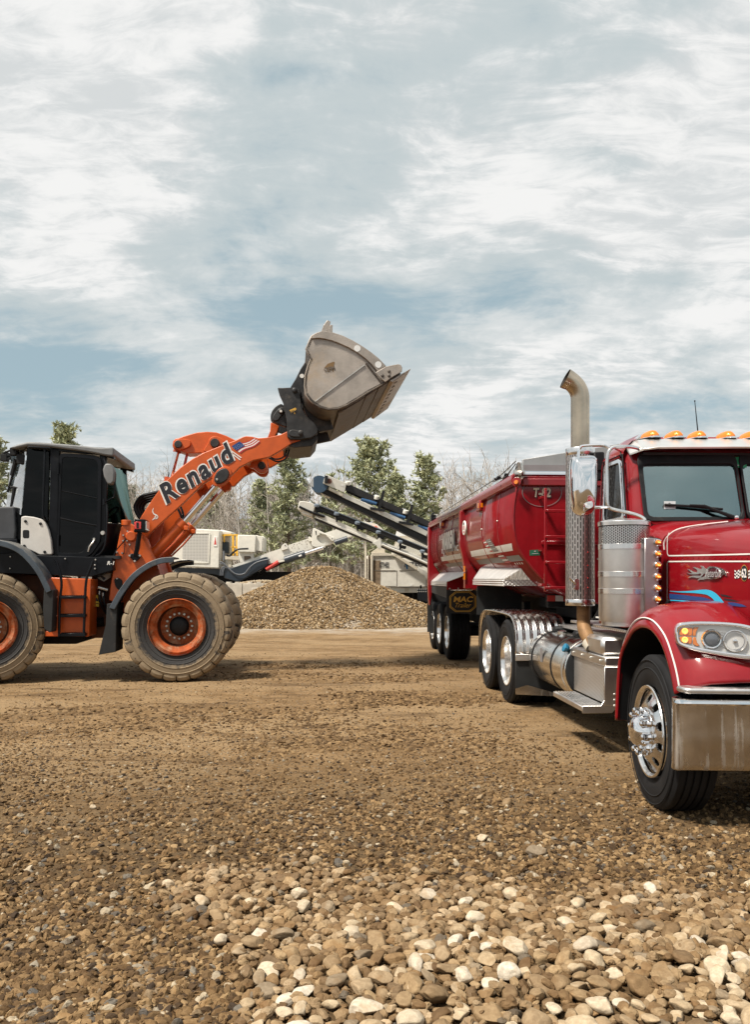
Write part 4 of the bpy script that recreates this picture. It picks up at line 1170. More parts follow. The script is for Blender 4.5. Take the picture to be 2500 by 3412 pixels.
    hs.tube(cr([p1(384, 1905, -.7), p1(375, 1870, -.78), p1(386, 1835, -.79), p1(415, 1800, -.78), p1(418, 1790, -.76)], 6), .009, 6)
    hs.tube(cr([p1(415, 1812, -.78), p1(413, 1840, -.80), p1(409, 1845, -.77)], 5), .007, 6)
    hs.build('hydraulic_hose', m_black, root)
    fit = MB(); fit.tube([p1(326, 1957, -.68), p1(358, 1966, -.66)], .022, 8); fit.tube([p1(330, 1970, -.68), p1(330, 1995, -.68)], .014, 8); fit.tube([p1(342, 1975, -.66), p1(342, 2000, -.66)], .014, 8); fit.build('hose_fitting', m_bolt, root)
    st = MB(); st.ext(P([(313, 1983), (329, 1983), (329, 2021), (313, 2021)], -.645), (0, .006, 0)); so = st.build('warning_sticker', m_yellow_print, root)
    st = MB(); st.add(P([(321, 1990), (328, 2003), (314, 2003)], -.648), [(0, 1, 2)]); st.ext(P([(316, 2010), (327, 2010), (327, 2012), (316, 2012)], -.648), (0, .001, 0)); st.build('warning_print', m_ink, so, flat=True)
    gd = MB(); gd.tube([p1(305, 2075, -.36), p1(345, 2072, -.36)], .075, 14); gd.build('pivot_pin', m_under, root)
    pb = MB()
    for v in (1990, 2020, 2040, 2070, 2100): pb.box(p1(301, v, -.7), (.06, .04, .06))
    pb.build('pin_stack', m_under, root, bevel=.006)
    # zebra plate behind the skirt
    plate([(322, 1925), (372, 1902), (366, 1925), (345, 1938)], -.5, -.48, 'striped_plate', m_pale, .003)
    plate([(332, 1920), (338, 1917), (352, 1926), (345, 1934)], -.503, -.50, 'plate_stripe', m_ink, 0)
    # front lamp on its post
    pst = MB(); pst.tube([p1(450, 1855, -.86), p1(456, 1830, -.92), p1(466, 1765, -.95)], .036, 10); pst.box(p1(466, 1770, -.95), (.16, .14, .04)); pst.build('lamp_post', m_black, root, bevel=.006)
    plate([(427, 1851), (436, 1844), (464, 1846), (471, 1852), (450, 1874)], -.80, -.745, 'lamp_foot', m_black, .008, rnd=.03)
    bl = MB(); bolts(bl, [p1(u, v, -.80) for u, v in ((432, 1852), (449, 1870), (466, 1852))], .020, .03, 8); bl.build('lamp_foot_bolt', m_bolt, root)
    a, b = p1(448, 1730, -1.05), p1(484, 1772, -1.05)
    lb = MB(); cxz = Vector(((a.x + b.x) / 2, -.92, (a.z + b.z) / 2)); wz = (b.x - a.x, .30, a.z - b.z)
    lb.box(cxz, wz); lamp = lb.build('front_lamp', m_black, root, bevel=.01)
    lb = MB(); lb.box((cxz.x + wz[0] / 2 + .008, -.92, cxz.z), (.02, .25, wz[2] * .7)); lb.build('lamp_lens', lampmat('lamp_white', (.85, .85, .85), 0), lamp)
    lb = MB(); lb.box((cxz.x - .03, -1.075, cxz.z), (.10, .02, .11)); lb.build('side_lens', m_redlens, lamp, bevel=.006)
    lb = MB(); lb.box((cxz.x - .03, -1.085, cxz.z), (.035, .02, .09)); lb.build('side_lens_shade', m_black_matt, lamp)
    # ---- boom arms
    arm = [(380, 1880), (440, 1772), (473, 1716), (509, 1661), (552, 1603), (603, 1556), (640, 1529), (676, 1509), (749, 1480), (785, 1467), (808, 1456), (820, 1453), (841, 1455), (861, 1460), (885, 1458), (908, 1454), (935, 1448), (958, 1437), (975, 1432), (1000, 1436), (1010, 1452), (1000, 1468), (974, 1476), (937, 1500), (897, 1523), (843, 1534), (799, 1556), (763, 1592), (735, 1592), (705, 1594), (676, 1612), (647, 1640), (603, 1683), (545, 1734), (502, 1774), (450, 1830), (420, 1890)]
    mirror_plate(arm, -.66, -.54, 'boom_arm', m_orange, .010)
    cross = MB(); c0 = p1(820, 1500, -.54); cross.cyl((c0.x, -.54, c0.z), (c0.x, .54, c0.z), .15, 20)
    c1 = p1(640, 1590, -.54); cross.cyl((c1.x, -.54, c1.z), (c1.x, .54, c1.z), .10, 20)
    cross.ext(P([(690, 1540), (800, 1470), (860, 1490), (800, 1540), (720, 1590)], -.30), (0, .60, 0))
    cross.build('boom_crosstube', m_orange, root, bevel=.01)
    # lower lugs and pins on the arms
    lug = [(848, 1520), (885, 1520), (893, 1535), (893, 1560), (886, 1573), (872, 1577), (858, 1572), (845, 1560), (830, 1556)]
    mirror_plate(lug, -.30, -.16, 'boom_lug', m_orange, .01, rnd=.03)
    pn = MB(); pn.lathe([(0, .03), (.055, .03), (.065, 0)], p1(872, 1551, -.30), (0, -1, 0), 20); pn.build('lug_pin', m_coupler, root)
    # bellcrank
    bc = [(574, 1484), (576, 1470), (583, 1462), (596, 1459), (612, 1453), (632, 1447), (655, 1441), (690, 1438), (720, 1440), (752, 1451), (785, 1467), (850, 1465), (905, 1455), (925, 1470), (890, 1500), (800, 1530), (720, 1545), (700, 1520), (669, 1509), (622, 1511), (603, 1503), (582, 1496), (576, 1492)]
    plate(bc, -.20, .20, 'bellcrank', m_orange, .012)
    bs = MB(); bs.ext(cr([LD.on(u, v, 1, -.245) for u, v in ((577, 1480), (594, 1463), (630, 1466), (634, 1482), (622, 1492), (594, 1499))], 5, True), (0, .05, 0))
    bs.build('bellcrank_boss', m_orange, root, bevel=.008); bs = MB()
    bs.ext(cr([LD.on(u, v, 1, -.245) for u, v in ((690, 1480), (700, 1460), (718, 1453), (738, 1462), (746, 1480), (720, 1500), (690, 1505), (678, 1500))], 5, True), (0, .05, 0)); bs.build('bellcrank_boss', m_orange, root, bevel=.008)
    pn = MB()
    for u, v, r in ((594, 1481), (716, 1477)) and ((594, 1481, .062), (716, 1477, .075)): pn.lathe([(0, .05), (r * .85, .05), (r, .035), (r, 0)], p1(u, v, -.245), (0, -1, 0), 24)
    pn.build('bellcrank_pin', m_coupler, root)
    tc = MB(); tc.cyl(p1(590, 1500, 0), p1(564, 1600, 0), .05, 16); tc.build('tilt_rod', m_chrome_rod, root)
    tc = MB(); tc.cyl(p1(566, 1592, 0), p1(500, 1850, 0), .085, 18); tc.tube([p1(593, 1494, 0), p1(589, 1508, 0)], .068, 16); tc.build('tilt_cylinder', m_orange_low, root)
    tc = MB(); tc.beam(p1(624, 1510, 0), p1(612, 1560, 0), .10, .03); tc.build('bellcrank_stop', m_redprint, root)
    # hoses looping behind the arms
    hs = MB()
    for k in range(4):
        o = k * 9
        hs.tube(cr([p1(540, 1637 + o * .8, -.30 + k * .1), p1(505 + o * .2, 1644 + o * .8, -.30 + k * .1), p1(470 + o * .6, 1655 + o * .7, -.3 + k * .1), p1(449 + o, 1685 + o * .3, -.3 + k * .1), p1(456 + o, 1712, -.3 + k * .1), p1(470 + o, 1732, -.3 + k * .1)], 6), .026, 8)
    hs.tube(cr([p1(590, 1690, -.2), p1(603, 1720, -.25), p1(600, 1740, -.2)], 5), .02, 7); hs.tube(cr([p1(600, 1685, -.1), p1(610, 1715, -.15), p1(604, 1740, -.1)], 5), .02, 7)
    hs.tube(cr([p1(896, 1526, -.2), p1(925, 1538, -.25), p1(952, 1528, -.25), p1(963, 1500, -.22), p1(963, 1480, -.2)], 6), .014, 7)
    hs.tube(cr([p1(894, 1520, -.1), p1(920, 1530, -.15), p1(945, 1522, -.15), p1(957, 1495, -.1)], 6), .014, 7)
    hs.build('boom_hose', m_black, root)
    # lift cylinders
    for s in (-1, 1):
        q0, q1, q2 = p1(515, 1842, -.50), p1(612, 1740, -.50), p1(738, 1597, -.50)
        if s > 0:
            for q in (q0, q1, q2): q.y = .50
        d = (q1 - q0).normalized()
        c = MB(); c.cyl(q0 - d * .12, q1, .088, 20); c.cyl(q1 - d * .10, q1 + d * .02, .104, 20)
        c.beam(q0 - d * .1, q1 - d * .16, .03, .03); 
        b0 = q1 - d * .05; c.box(b0 + Vector((.08, -.07, -.06)), (.07, .07, .07))
        cy = c.build('lift_cylinder', m_orange, root, bevel=.006)
        c = MB(); c.cyl(q1, q2 - d * .06, .050, 20); c.build('cylinder_rod', m_chrome_rod, cy)
        c = MB(); c.cyl(q2 - d * .10, q2 + d * .02, .068, 16); c.cyl(q2 + Vector((0, -.1, 0)), q2 + Vector((0, .1, 0)), .09, 20); c.build('rod_eye', m_orange, cy)
        c = MB(); c.tube([q0 + Vector((.06, -.09, -.10)), (q0 + q1) / 2 + Vector((.10, -.07, -.08)), q1 + Vector((.07, -.04, -.09))], .016, 7); c.build('cylinder_pipe', m_orange_low, cy)
    cap = cr([LD.on(u, v, 1, -.74) for u, v in ((713, 1596), (722, 1574), (738, 1562), (755, 1562), (763, 1576), (756, 1596), (736, 1610), (719, 1609))], 4, True)
    pc = MB(); pc.ext(cap, (0, .08, 0)); po = pc.build('pin_cap', m_coupler, root, bevel=.012, seg=2)
    bg = cr([LD.on(u, v, 1, -.69) for u, v in ((706, 1600), (720, 1570), (740, 1556), (762, 1557), (772, 1576), (762, 1604), (738, 1620), (712, 1618))], 4, True)
    pc = MB(); pc.ext(bg, (0, .04, 0)); pc.build('pin_boss', m_orange, root, bevel=.01)
    pc = MB(); bolts(pc, [p1(723, 1598, -.74)], .022, .03, 12); pc.build('pin_bolt', m_bolt, po)
    # lettering and flag on the near arm
    c = p1(662, 1560, -.663); e0, e1 = p1(540, 1652, -.663), p1(770, 1503, -.663); rd = (e1 - e0).normalized(); up = Vector((0, -1, 0)).cross(rd) * -1
    up = Vector((-rd.z, 0, rd.x))
    ln = (p1(778, 1500, -.663) - p1(545, 1660, -.663)).length * .99
    c = (p1(537, 1655, -.663) + p1(775, 1500, -.663)) / 2 + up * .005
    hh = .325
    put_text('Renaud', c, rd, up, hh * 1.10, m_white, root, 'arm_lettering', shear=.22, offset=.070, fit=ln * 1.04, lift=.004, space=1.16)
    put_text('Renaud', c, rd, up, hh, m_ink, root, 'arm_lettering', shear=.22, offset=.034, fit=ln, lift=.007, space=1.16)
    f = lambda a, b: c + rd * a + up * b + Vector((0, -.005, 0))
    o = p1(781, 1505, -.663); f = lambda a, b: o + rd * a + up * b + Vector((0, -.004, 0))
    polys = []
    for k, (a, w) in enumerate(((-.045, .018), (-.012, .018))):
        polys.append(([f(a + .04, -.16 + k * .02), f(a + w + .04, -.16 + k * .02), f(a + w - .06, .13 - k * .02), f(a - .06, .13 - k * .02)], 0))
    def wave(t): return .012 * math.sin(t * 7) - .05 * t
    for k in range(7):
        for s in range(10):
            t0, t1 = s / 10, (s + 1) / 10; y0, y1 = -.075 + .024 * k, -.075 + .024 * (k + 1)
            x = lambda t, y: .04 + t * .37 - y * .35
            polys.append(([f(x(t0, y0), y0 * (1 - .35 * t0) + wave(t0)), f(x(t1, y0), y0 * (1 - .35 * t1) + wave(t1)), f(x(t1, y1), y1 * (1 - .35 * t1) + wave(t1)), f(x(t0, y1), y1 * (1 - .35 * t0) + wave(t0))], 1 if k % 2 == 0 else 0))
    decal(polys, [m_white, m_flagred], root, 'flag_decal')
    o2 = o; g = lambda a, b: o2 + rd * a + up * b + Vector((0, -.007, 0))
    decal([([g(.04, -.005), g(.19, -.012), g(.16, .092), g(.01, .095)], 0)], [m_blue], root, 'flag_canton')
    decal([([g(.045 + .03 * i - .025 * j, .012 + .025 * j - .002 * i + e * .004), g(.053 + .03 * i - .025 * j, .012 + .025 * j - .002 * i), g(.049 + .03 * i - .025 * j, .020 + .025 * j - .002 * i)], 0) for i in range(5) for j in range(3) for e in (0,)], [m_white], root, 'flag_stars', )
    for ob in root.children:
        if ob.name.startswith('flag_stars'):
            for v in ob.data.vertices: v.co.y -= .003
    # curled white emblem
    em = MB()
    for pts in ([(511, 1693), (508, 1702), (512, 1712), (522, 1717), (524, 1725), (518, 1728), (516, 1722), (522, 1715)], [(507, 1733), (514, 1727), (521, 1727), (524, 1719)]):
        path = cr([p1(u, v, -.664) for u, v in pts], 5); n = len(path)
        for i in range(n - 1):
            a, b = path[i], path[i + 1]; w = .004 + .006 * math.sin(math.pi * i / n); d = Vector((-(b - a).z, 0, (b - a).x)).normalized() * w
            em.add([a - d, b - d, b + d, a + d], [(0, 1, 2, 3)])
    em.build('arm_emblem', m_white, root, recalc=False, flat=True)
    # ---- coupler and bucket
    cp = [(925, 1291), (940, 1292), (982, 1290), (998, 1298), (1002, 1325), (1006, 1358), (1020, 1385), (1037, 1401), (1052, 1412), (1060, 1430), (1057, 1445), (1037, 1459), (1000, 1464), (968, 1464), (957, 1455), (955, 1396), (944, 1341), (932, 1315)]
    mirror_plate(cp, -.74, -.62, 'coupler_plate', m_coupler, .012)
    c = MB()
    for u, v in ((1000, 1440), (985, 1310), (1030, 1430)): q = p1(u, v, -.62); c.cyl(q, (q.x, .62, q.z), .09, 16)
    c.ext(P([(948, 1300), (990, 1298), (1000, 1350), (960, 1350)], -.6), (0, 1.2, 0)); c.ext(P([(975, 1468), (1055, 1448), (1060, 1462), (1040, 1486), (980, 1492), (940, 1478)], -.62), (0, 1.24, 0))
    c.build('coupler_core', m_coupler, root, bevel=.01)
    mirror_plate([(906, 1369), (918, 1354), (936, 1344), (948, 1352), (957, 1396), (955, 1423), (919, 1410), (902, 1401), (901, 1385)], -.42, -.30, 'coupler_link', m_coupler, .01, rnd=.03)
    c = MB()
    c.ext(cr([p1(u, v, -.45) for u, v in ((908, 1393), (914, 1378), (930, 1360), (944, 1358), (950, 1370), (935, 1388), (926, 1400), (914, 1402))], 4, True), (0, .04, 0))
    c.ext(cr([p1(u, v, -.77) for u, v in ((964, 1436), (976, 1431), (1000, 1436), (1010, 1444), (1005, 1455), (975, 1455), (963, 1447))], 4, True), (0, .04, 0))
    c.build('coupler_clamp', m_coupler, root, bevel=.01)
    c = MB(); bolts(c, [p1(936, 1370, -.46), p1(982, 1301, -.75), p1(1002, 1442, -.78)], .042, .03, 20); c.build('coupler_pin', m_coupler, root, bevel=.004)
    c = MB(); c.lathe([(0, .012), (.02, .012), (.022, 0)], p1(936, 1370, -.49), (0, -1, 0), 12); c.lathe([(0, .012), (.035, .012), (.036, 0)], p1(1006, 1253, -.63), (0, -1, 0), 14); c.build('coupler_bolt', m_white, root)
    gm = MB(); gm.add([p1(u, v, -.743) for u, v in ((964, 1367), (984, 1358), (988, 1362), (986, 1370), (982, 1381), (978, 1372), (970, 1376))], [tuple(range(7))]); gm.build('coupler_badge', m_gold, root, flat=True)
    put_text('GEM', p1(976, 1372, -.745), (1, 0, .22), (-.22, 0, 1), .045, m_ink, root, 'coupler_badge_lettering', offset=.02)
    mirror_plate([(892, 1456), (900, 1436), (902, 1407), (915, 1412), (930, 1420), (924, 1440), (914, 1458)], -.14, -.02, 'tilt_link', m_orange, .01)
    # bucket: side plates, curved shell, cutting edge
    YB = 1.42
    side = [(1037, 1118), (1056, 1108), (1075, 1102), (1110, 1107), (1143, 1118), (1176, 1134), (1208, 1153), (1237, 1173), (1263, 1194), (1287, 1219), (1287, 1250), (1274, 1281), (1230, 1306), (1190, 1332), (1155, 1352), (1125, 1364), (1094, 1367), (1066, 1360), (1045, 1347), (1028, 1332), (1016, 1314), (1013, 1285), (1015, 1250), (1024, 1218), (1034, 1194), (1017, 1162), (1028, 1135)]
    bk = root
    mirror_plate(side, -YB, -YB + .05, 'bucket_side', m_bucket, .008)
    rim = [(1037, 1118), (1056, 1108), (1075, 1102), (1110, 1107), (1143, 1118), (1176, 1134), (1208, 1153), (1237, 1173), (1263, 1194), (1287, 1219)]
    low = [(1040, 1128), (1060, 1126), (1078, 1128), (1105, 1134), (1132, 1144), (1163, 1158), (1192, 1175), (1218, 1194), (1240, 1215), (1258, 1238)]
    mirror_plate(rim + low[::-1], -YB - .035, -YB, 'bucket_rim', m_bucket, .006)
    bo = MB(); bo.lathe([(0, .004), (.05, .004), (.05, 0)], p1(1191, 1161, -YB - .035), (0, -1, 0), 16); bo.lathe([(0, .004), (.05, .004), (.05, 0)], p1(1261, 1215, -YB - .035), (0, -1, 0), 16); bo.build('rim_hole', M('rim_hole_white', (.72, .73, .73), .6), root)
    # weld line and folded lower panel
    w = MB(); w.beam(p1(1050, 1338, -YB - .006), p1(1216, 1216, -YB - .006), .012, .02, (0, 1, 0)); w.build('weld_seam', m_bolt, root)
    w = MB(); pth = [(1220, 1210), (1250, 1248), (1274, 1281), (1230, 1306), (1190, 1331), (1155, 1351), (1125, 1362), (1094, 1364), (1066, 1357), (1046, 1344)]
    w.tube([p1(u, v, -YB - .008) for u, v in pth], .014, 6); w.build('bucket_side_bead', m_bucket_dark, root)
    gm = MB(); gm.add([p1(u, v, -YB - .004) for u, v in ((1080, 1226), (1092, 1212), (1112, 1205), (1116, 1206), (1112, 1222), (1112, 1240), (1106, 1230), (1094, 1240), (1088, 1226))], [tuple(range(9))]); gm.build('bucket_badge', M('badge_brown', (.17, .10, .04), .6), root, flat=True)
    put_text('GEM', p1(1098, 1229, -YB - .006), (1, 0, .25), (-.25, 0, 1), .065, m_bucket_dark, root, 'bucket_badge_lettering', offset=.03)
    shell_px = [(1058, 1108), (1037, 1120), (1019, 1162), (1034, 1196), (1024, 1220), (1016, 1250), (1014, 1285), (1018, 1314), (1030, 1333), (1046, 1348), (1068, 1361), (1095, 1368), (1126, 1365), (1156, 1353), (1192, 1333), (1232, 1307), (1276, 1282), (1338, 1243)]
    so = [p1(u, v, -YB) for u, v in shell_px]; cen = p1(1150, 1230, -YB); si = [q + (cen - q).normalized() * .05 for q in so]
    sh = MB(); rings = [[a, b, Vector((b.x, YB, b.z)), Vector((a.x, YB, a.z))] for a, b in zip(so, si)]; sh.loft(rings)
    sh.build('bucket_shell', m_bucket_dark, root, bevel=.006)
    # wear plates under the floor, heel, cutting edge and side cutters
    dn = (p1(1338, 1243, 0) - p1(1126, 1365, 0)).normalized(); nrm = Vector((dn.z, 0, -dn.x))
    a0 = p1(1126, 1366, -YB); L = (p1(1338, 1243, -YB) - a0).length
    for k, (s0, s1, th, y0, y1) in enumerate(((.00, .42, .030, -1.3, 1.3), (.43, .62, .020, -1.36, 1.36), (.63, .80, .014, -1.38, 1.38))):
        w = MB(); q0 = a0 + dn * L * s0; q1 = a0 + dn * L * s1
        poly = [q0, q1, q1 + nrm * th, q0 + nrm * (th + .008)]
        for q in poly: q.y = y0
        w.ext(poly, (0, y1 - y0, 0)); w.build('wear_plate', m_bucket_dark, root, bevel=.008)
    w = MB(); q0, q1 = a0 + dn * L * .80 + nrm * .012, a0 + dn * (L + .16) + nrm * .012
    poly = [q0, q1, q1 + nrm * .012 - dn * .02, q0 + nrm * .045 + dn * .03]
    for q in poly: q.y = -YB - .03
    w.ext(poly, (0, 2 * YB + .06, 0)); ce = w.build('cutting_edge', m_bucket, root, bevel=.006)
    for j in range(10):
        w = MB(); y = -1.25 + j * .278; w.lathe([(0, .012), (.03, .012), (.034, 0)], a0 + dn * (L * .90) + nrm * .045 + Vector((0, y + YB, 0)), nrm, 10); w.build('edge_bolt', m_bucket_dark, ce)
    sc = [(1252, 1241), (1284, 1222), (1300, 1218), (1328, 1213), (1337, 1216), (1341, 1225), (1340, 1238), (1310, 1255), (1284, 1273), (1266, 1258)]
    mirror_plate(sc, -YB - .06, -YB - .036, 'side_cutter', m_bucket, .006)
    w = MB(); bolts(w, [p1(u, v, -YB - .06) for u, v in ((1275, 1252), (1297, 1252), (1297, 1237))], .024, .014, 12); w.build('cutter_bolt', m_bucket_dark, root)
    # spill guard standing over the top
    sg = [(1071, 1104), (1077, 1085), (1091, 1066), (1102, 1071), (1098, 1086), (1100, 1106)]
    plate(sg, -.95, .95, 'spill_guard', m_bucket, .006)
    plate([(1094, 1107), (1099, 1083), (1109, 1082), (1108, 1107)], -1.0, -.9, 'spill_guard_rib', m_bucket, .004)
    mirror_plate([(968, 1290), (985, 1262), (1002, 1228), (1018, 1203), (1036, 1215), (1020, 1250), (1018, 1325), (1050, 1372), (1100, 1394), (1112, 1430), (1064, 1440), (1036, 1410), (1020, 1380), (1005, 1335), (1000, 1300)], -.60, -.50, 'bucket_bracket', m_coupler, .01)
    w = MB(); q = p1(990, 1330, -.5); w.cyl((q.x, -.5, q.z), (q.x, .5, q.z), .08, 16); w.build('bracket_tube', m_coupler, root)
    return root
build_loader()
# ---------------------------------------------------------------- red road tractor (nose towards the camera)
TA = math.atan((CU - 1115) / F)
BC, A0 = 3.385, 7.0
TF = Frame(BC * math.cos(TA) - A0 * math.sin(TA), BC * math.sin(TA) + A0 * math.cos(TA), TA)
def tp(b, a, z): return Vector((b - BC, a - A0, z))
def tb(u, v, b): return TF.on(u, v, 0, b - BC)
def ta(u, v, a): return TF.on(u, v, 1, a - A0)
def tyre_mesh(mb, rad, w, rim_r, n=64, grooves=4, block=False):
    h = w / 2
    prof = [(rim_r, -h * .78), (rim_r + .02, -h * .92), (rim_r + (rad - rim_r) * .45, -h * 1.0), (rad - .05, -h * .97), (rad - .018, -h * .90), (rad, -h * .80)]
    k = grooves; span = 2 * h * .80
    for g in range(k):
        c = -h * .80 + span * (g + 1) / (k + 1)
        prof += [(rad, c - .008), (rad - .012, c - .006), (rad - .012, c + .006), (rad, c + .008)]
    prof += [(r, -x) for r, x in prof[:6][::-1]]
    mb.lathe(prof, (0, 0, 0), (1, 0, 0), n)
    # ridges on the outer sidewall
    for rr in (.55, .8): mb.lathe([(rim_r + (rad - rim_r) * rr, -h * 1.0), (rim_r + (rad - rim_r) * rr + .006, -h * 1.0 - .004), (rim_r + (rad - rim_r) * rr + .012, -h * .99)], (0, 0, 0), (1, 0, 0), n)
def steer_wheel(parent, b, a, rz, mirror=1):
    w = empty('front_wheel', tp(b, a, .525), rz if mirror > 0 else rz + math.pi, parent)
    t = MB(); tyre_mesh(t, .525, .29, .305); t.build('tire', m_tire, w)
    rim = MB()
    X = lambda r: (-.145 if r > .295 else -.145 + (.295 - r) * .0)
    rim.lathe([(.305, -.132), (.316, -.150), (.312, -.158), (.300, -.158), (.292, -.150), (.286, -.132)], (0, 0, 0), (1, 0, 0), 64)
    # disc with ten hand holes
    def prof(r):                                   # bulges outwards towards the hub
        t = min(1, max(0, (.286 - r) / .12)); return -.118 - .050 * (t * t * (3 - 2 * t))
    r0, r1, rc, rh = .15, .287, .222, .030
    for k in range(10):
        c = 2 * math.pi * (k + .5) / 10; da = math.pi / 10
        outer = []; N = 32
        for i in range(N):
            th = 2 * math.pi * i / N; dx, dy = math.cos(th), math.sin(th)
            # march out from the hole to the sector's boundary
            sx = da / abs(dy) if abs(dy) > 1e-6 else 9e9
            lo = rh
            best = 9
            for s in range(60):
                q = rh + (.16) * s / 60; rr = rc + q * dx; aa = q * dy / rc
                if rr > r1 or rr < r0 or abs(aa) > da: best = q; break
            q = best; rr = min(r1, max(r0, rc + q * dx)); aa = min(da, max(-da, q * dy / rc)); outer.append((rr, c + aa))
        def P(r, an, dep=0): return Vector((prof(r) + dep, r * math.cos(an), r * math.sin(an)))
        rings = [[P(*o) for o in outer]]
        inner = [(rc + rh * math.cos(2 * math.pi * i / N), c + rh * math.sin(2 * math.pi * i / N) / rc) for i in range(N)]
        mid = [((o[0] + i_[0]) / 2, (o[1] + i_[1]) / 2) for o, i_ in zip(outer, inner)]
        rings.append([P(*m) for m in mid]); rings.append([P(*i_) for i_ in inner]); rings.append([P(*i_, .014) for i_ in inner])
        rim.loft(rings, True, False)
    rim.lathe([(.152, prof(.15)), (.150, -.172), (.128, -.178), (.125, -.172)], (0, 0, 0), (1, 0, 0), 48)
    rim.build('rim', m_alu, w, angle=30)
    back = MB(); back.lathe([(.29, -.06), (.10, -.06), (0, -.06)], (0, 0, 0), (1, 0, 0), 24); back.build('brake_drum', m_under, w)
    hub = MB(); hub.lathe([(.118, -.165), (.114, -.195), (.108, -.22), (.096, -.245), (.078, -.262), (.05, -.272), (0, -.276)], (0, 0, 0), (1, 0, 0), 40); hub.build('hub_cap', m_chrome, w)
    for k in range(10):
        an = 2 * math.pi * k / 10 + .1; n = MB()
        n.lathe([(.0225, 0), (.0225, .02), (.018, .028), (.018, .045), (.021, .054), (.021, .068), (.012, .078), (0, .079)], (-.170, .1425 * math.cos(an), .1425 * math.sin(an)), (-1, 0, 0), 8)
        n.build('lug_nut_cover', m_chrome, w)
    return w
def dish_wheel(parent, b, a, side=1, dual=True, rad=.525, name='drive_wheel', w=.275, zc=None):
    """outer wheel of a pair, its deep bright dish looking outwards"""
    e = empty(name, tp(b, a, zc or rad), 0 if side > 0 else math.pi, parent)
    t = MB(); tyre_mesh(t, rad, w, .305)
    h = w / 2
    t.build('tire', m_tire, e)
    r = MB(); r.lathe([(.305, -h * .78), (.316, -h * .88), (.312, -h * .95), (.302, -h * .95), (.296, -h * .85), (.288, -h * .4), (.285, h * .5), (.26, h * .62), (.14, h * .62), (.13, h * .4), (.06, h * .3), (0, h * .3)], (0, 0, 0), (1, 0, 0), 48)
    r.build('rim', m_alu, e)
    n = MB()
    for k in range(10):
        an = 2 * math.pi * k / 10; n.lathe([(.018, 0), (.016, .04), (0, .04)], (h * .62, .165 * math.cos(an), .165 * math.sin(an)), (-1, 0, 0), 6)
    n.build('lug_nut', m_bolt, e)
    if dual:
        t = MB(); tyre_mesh(t, rad, w, .305, 48)
        o = t.build('inner_tire', m_tire, e); o.location = (w + .06, 0, 0)
    return e
m_visor = M('visor_steel', (.80, .79, .77), .30, .75, var=.05, rvar=.1)
m_bore = flat('sooty_bore', (.05, .042, .035), .7)
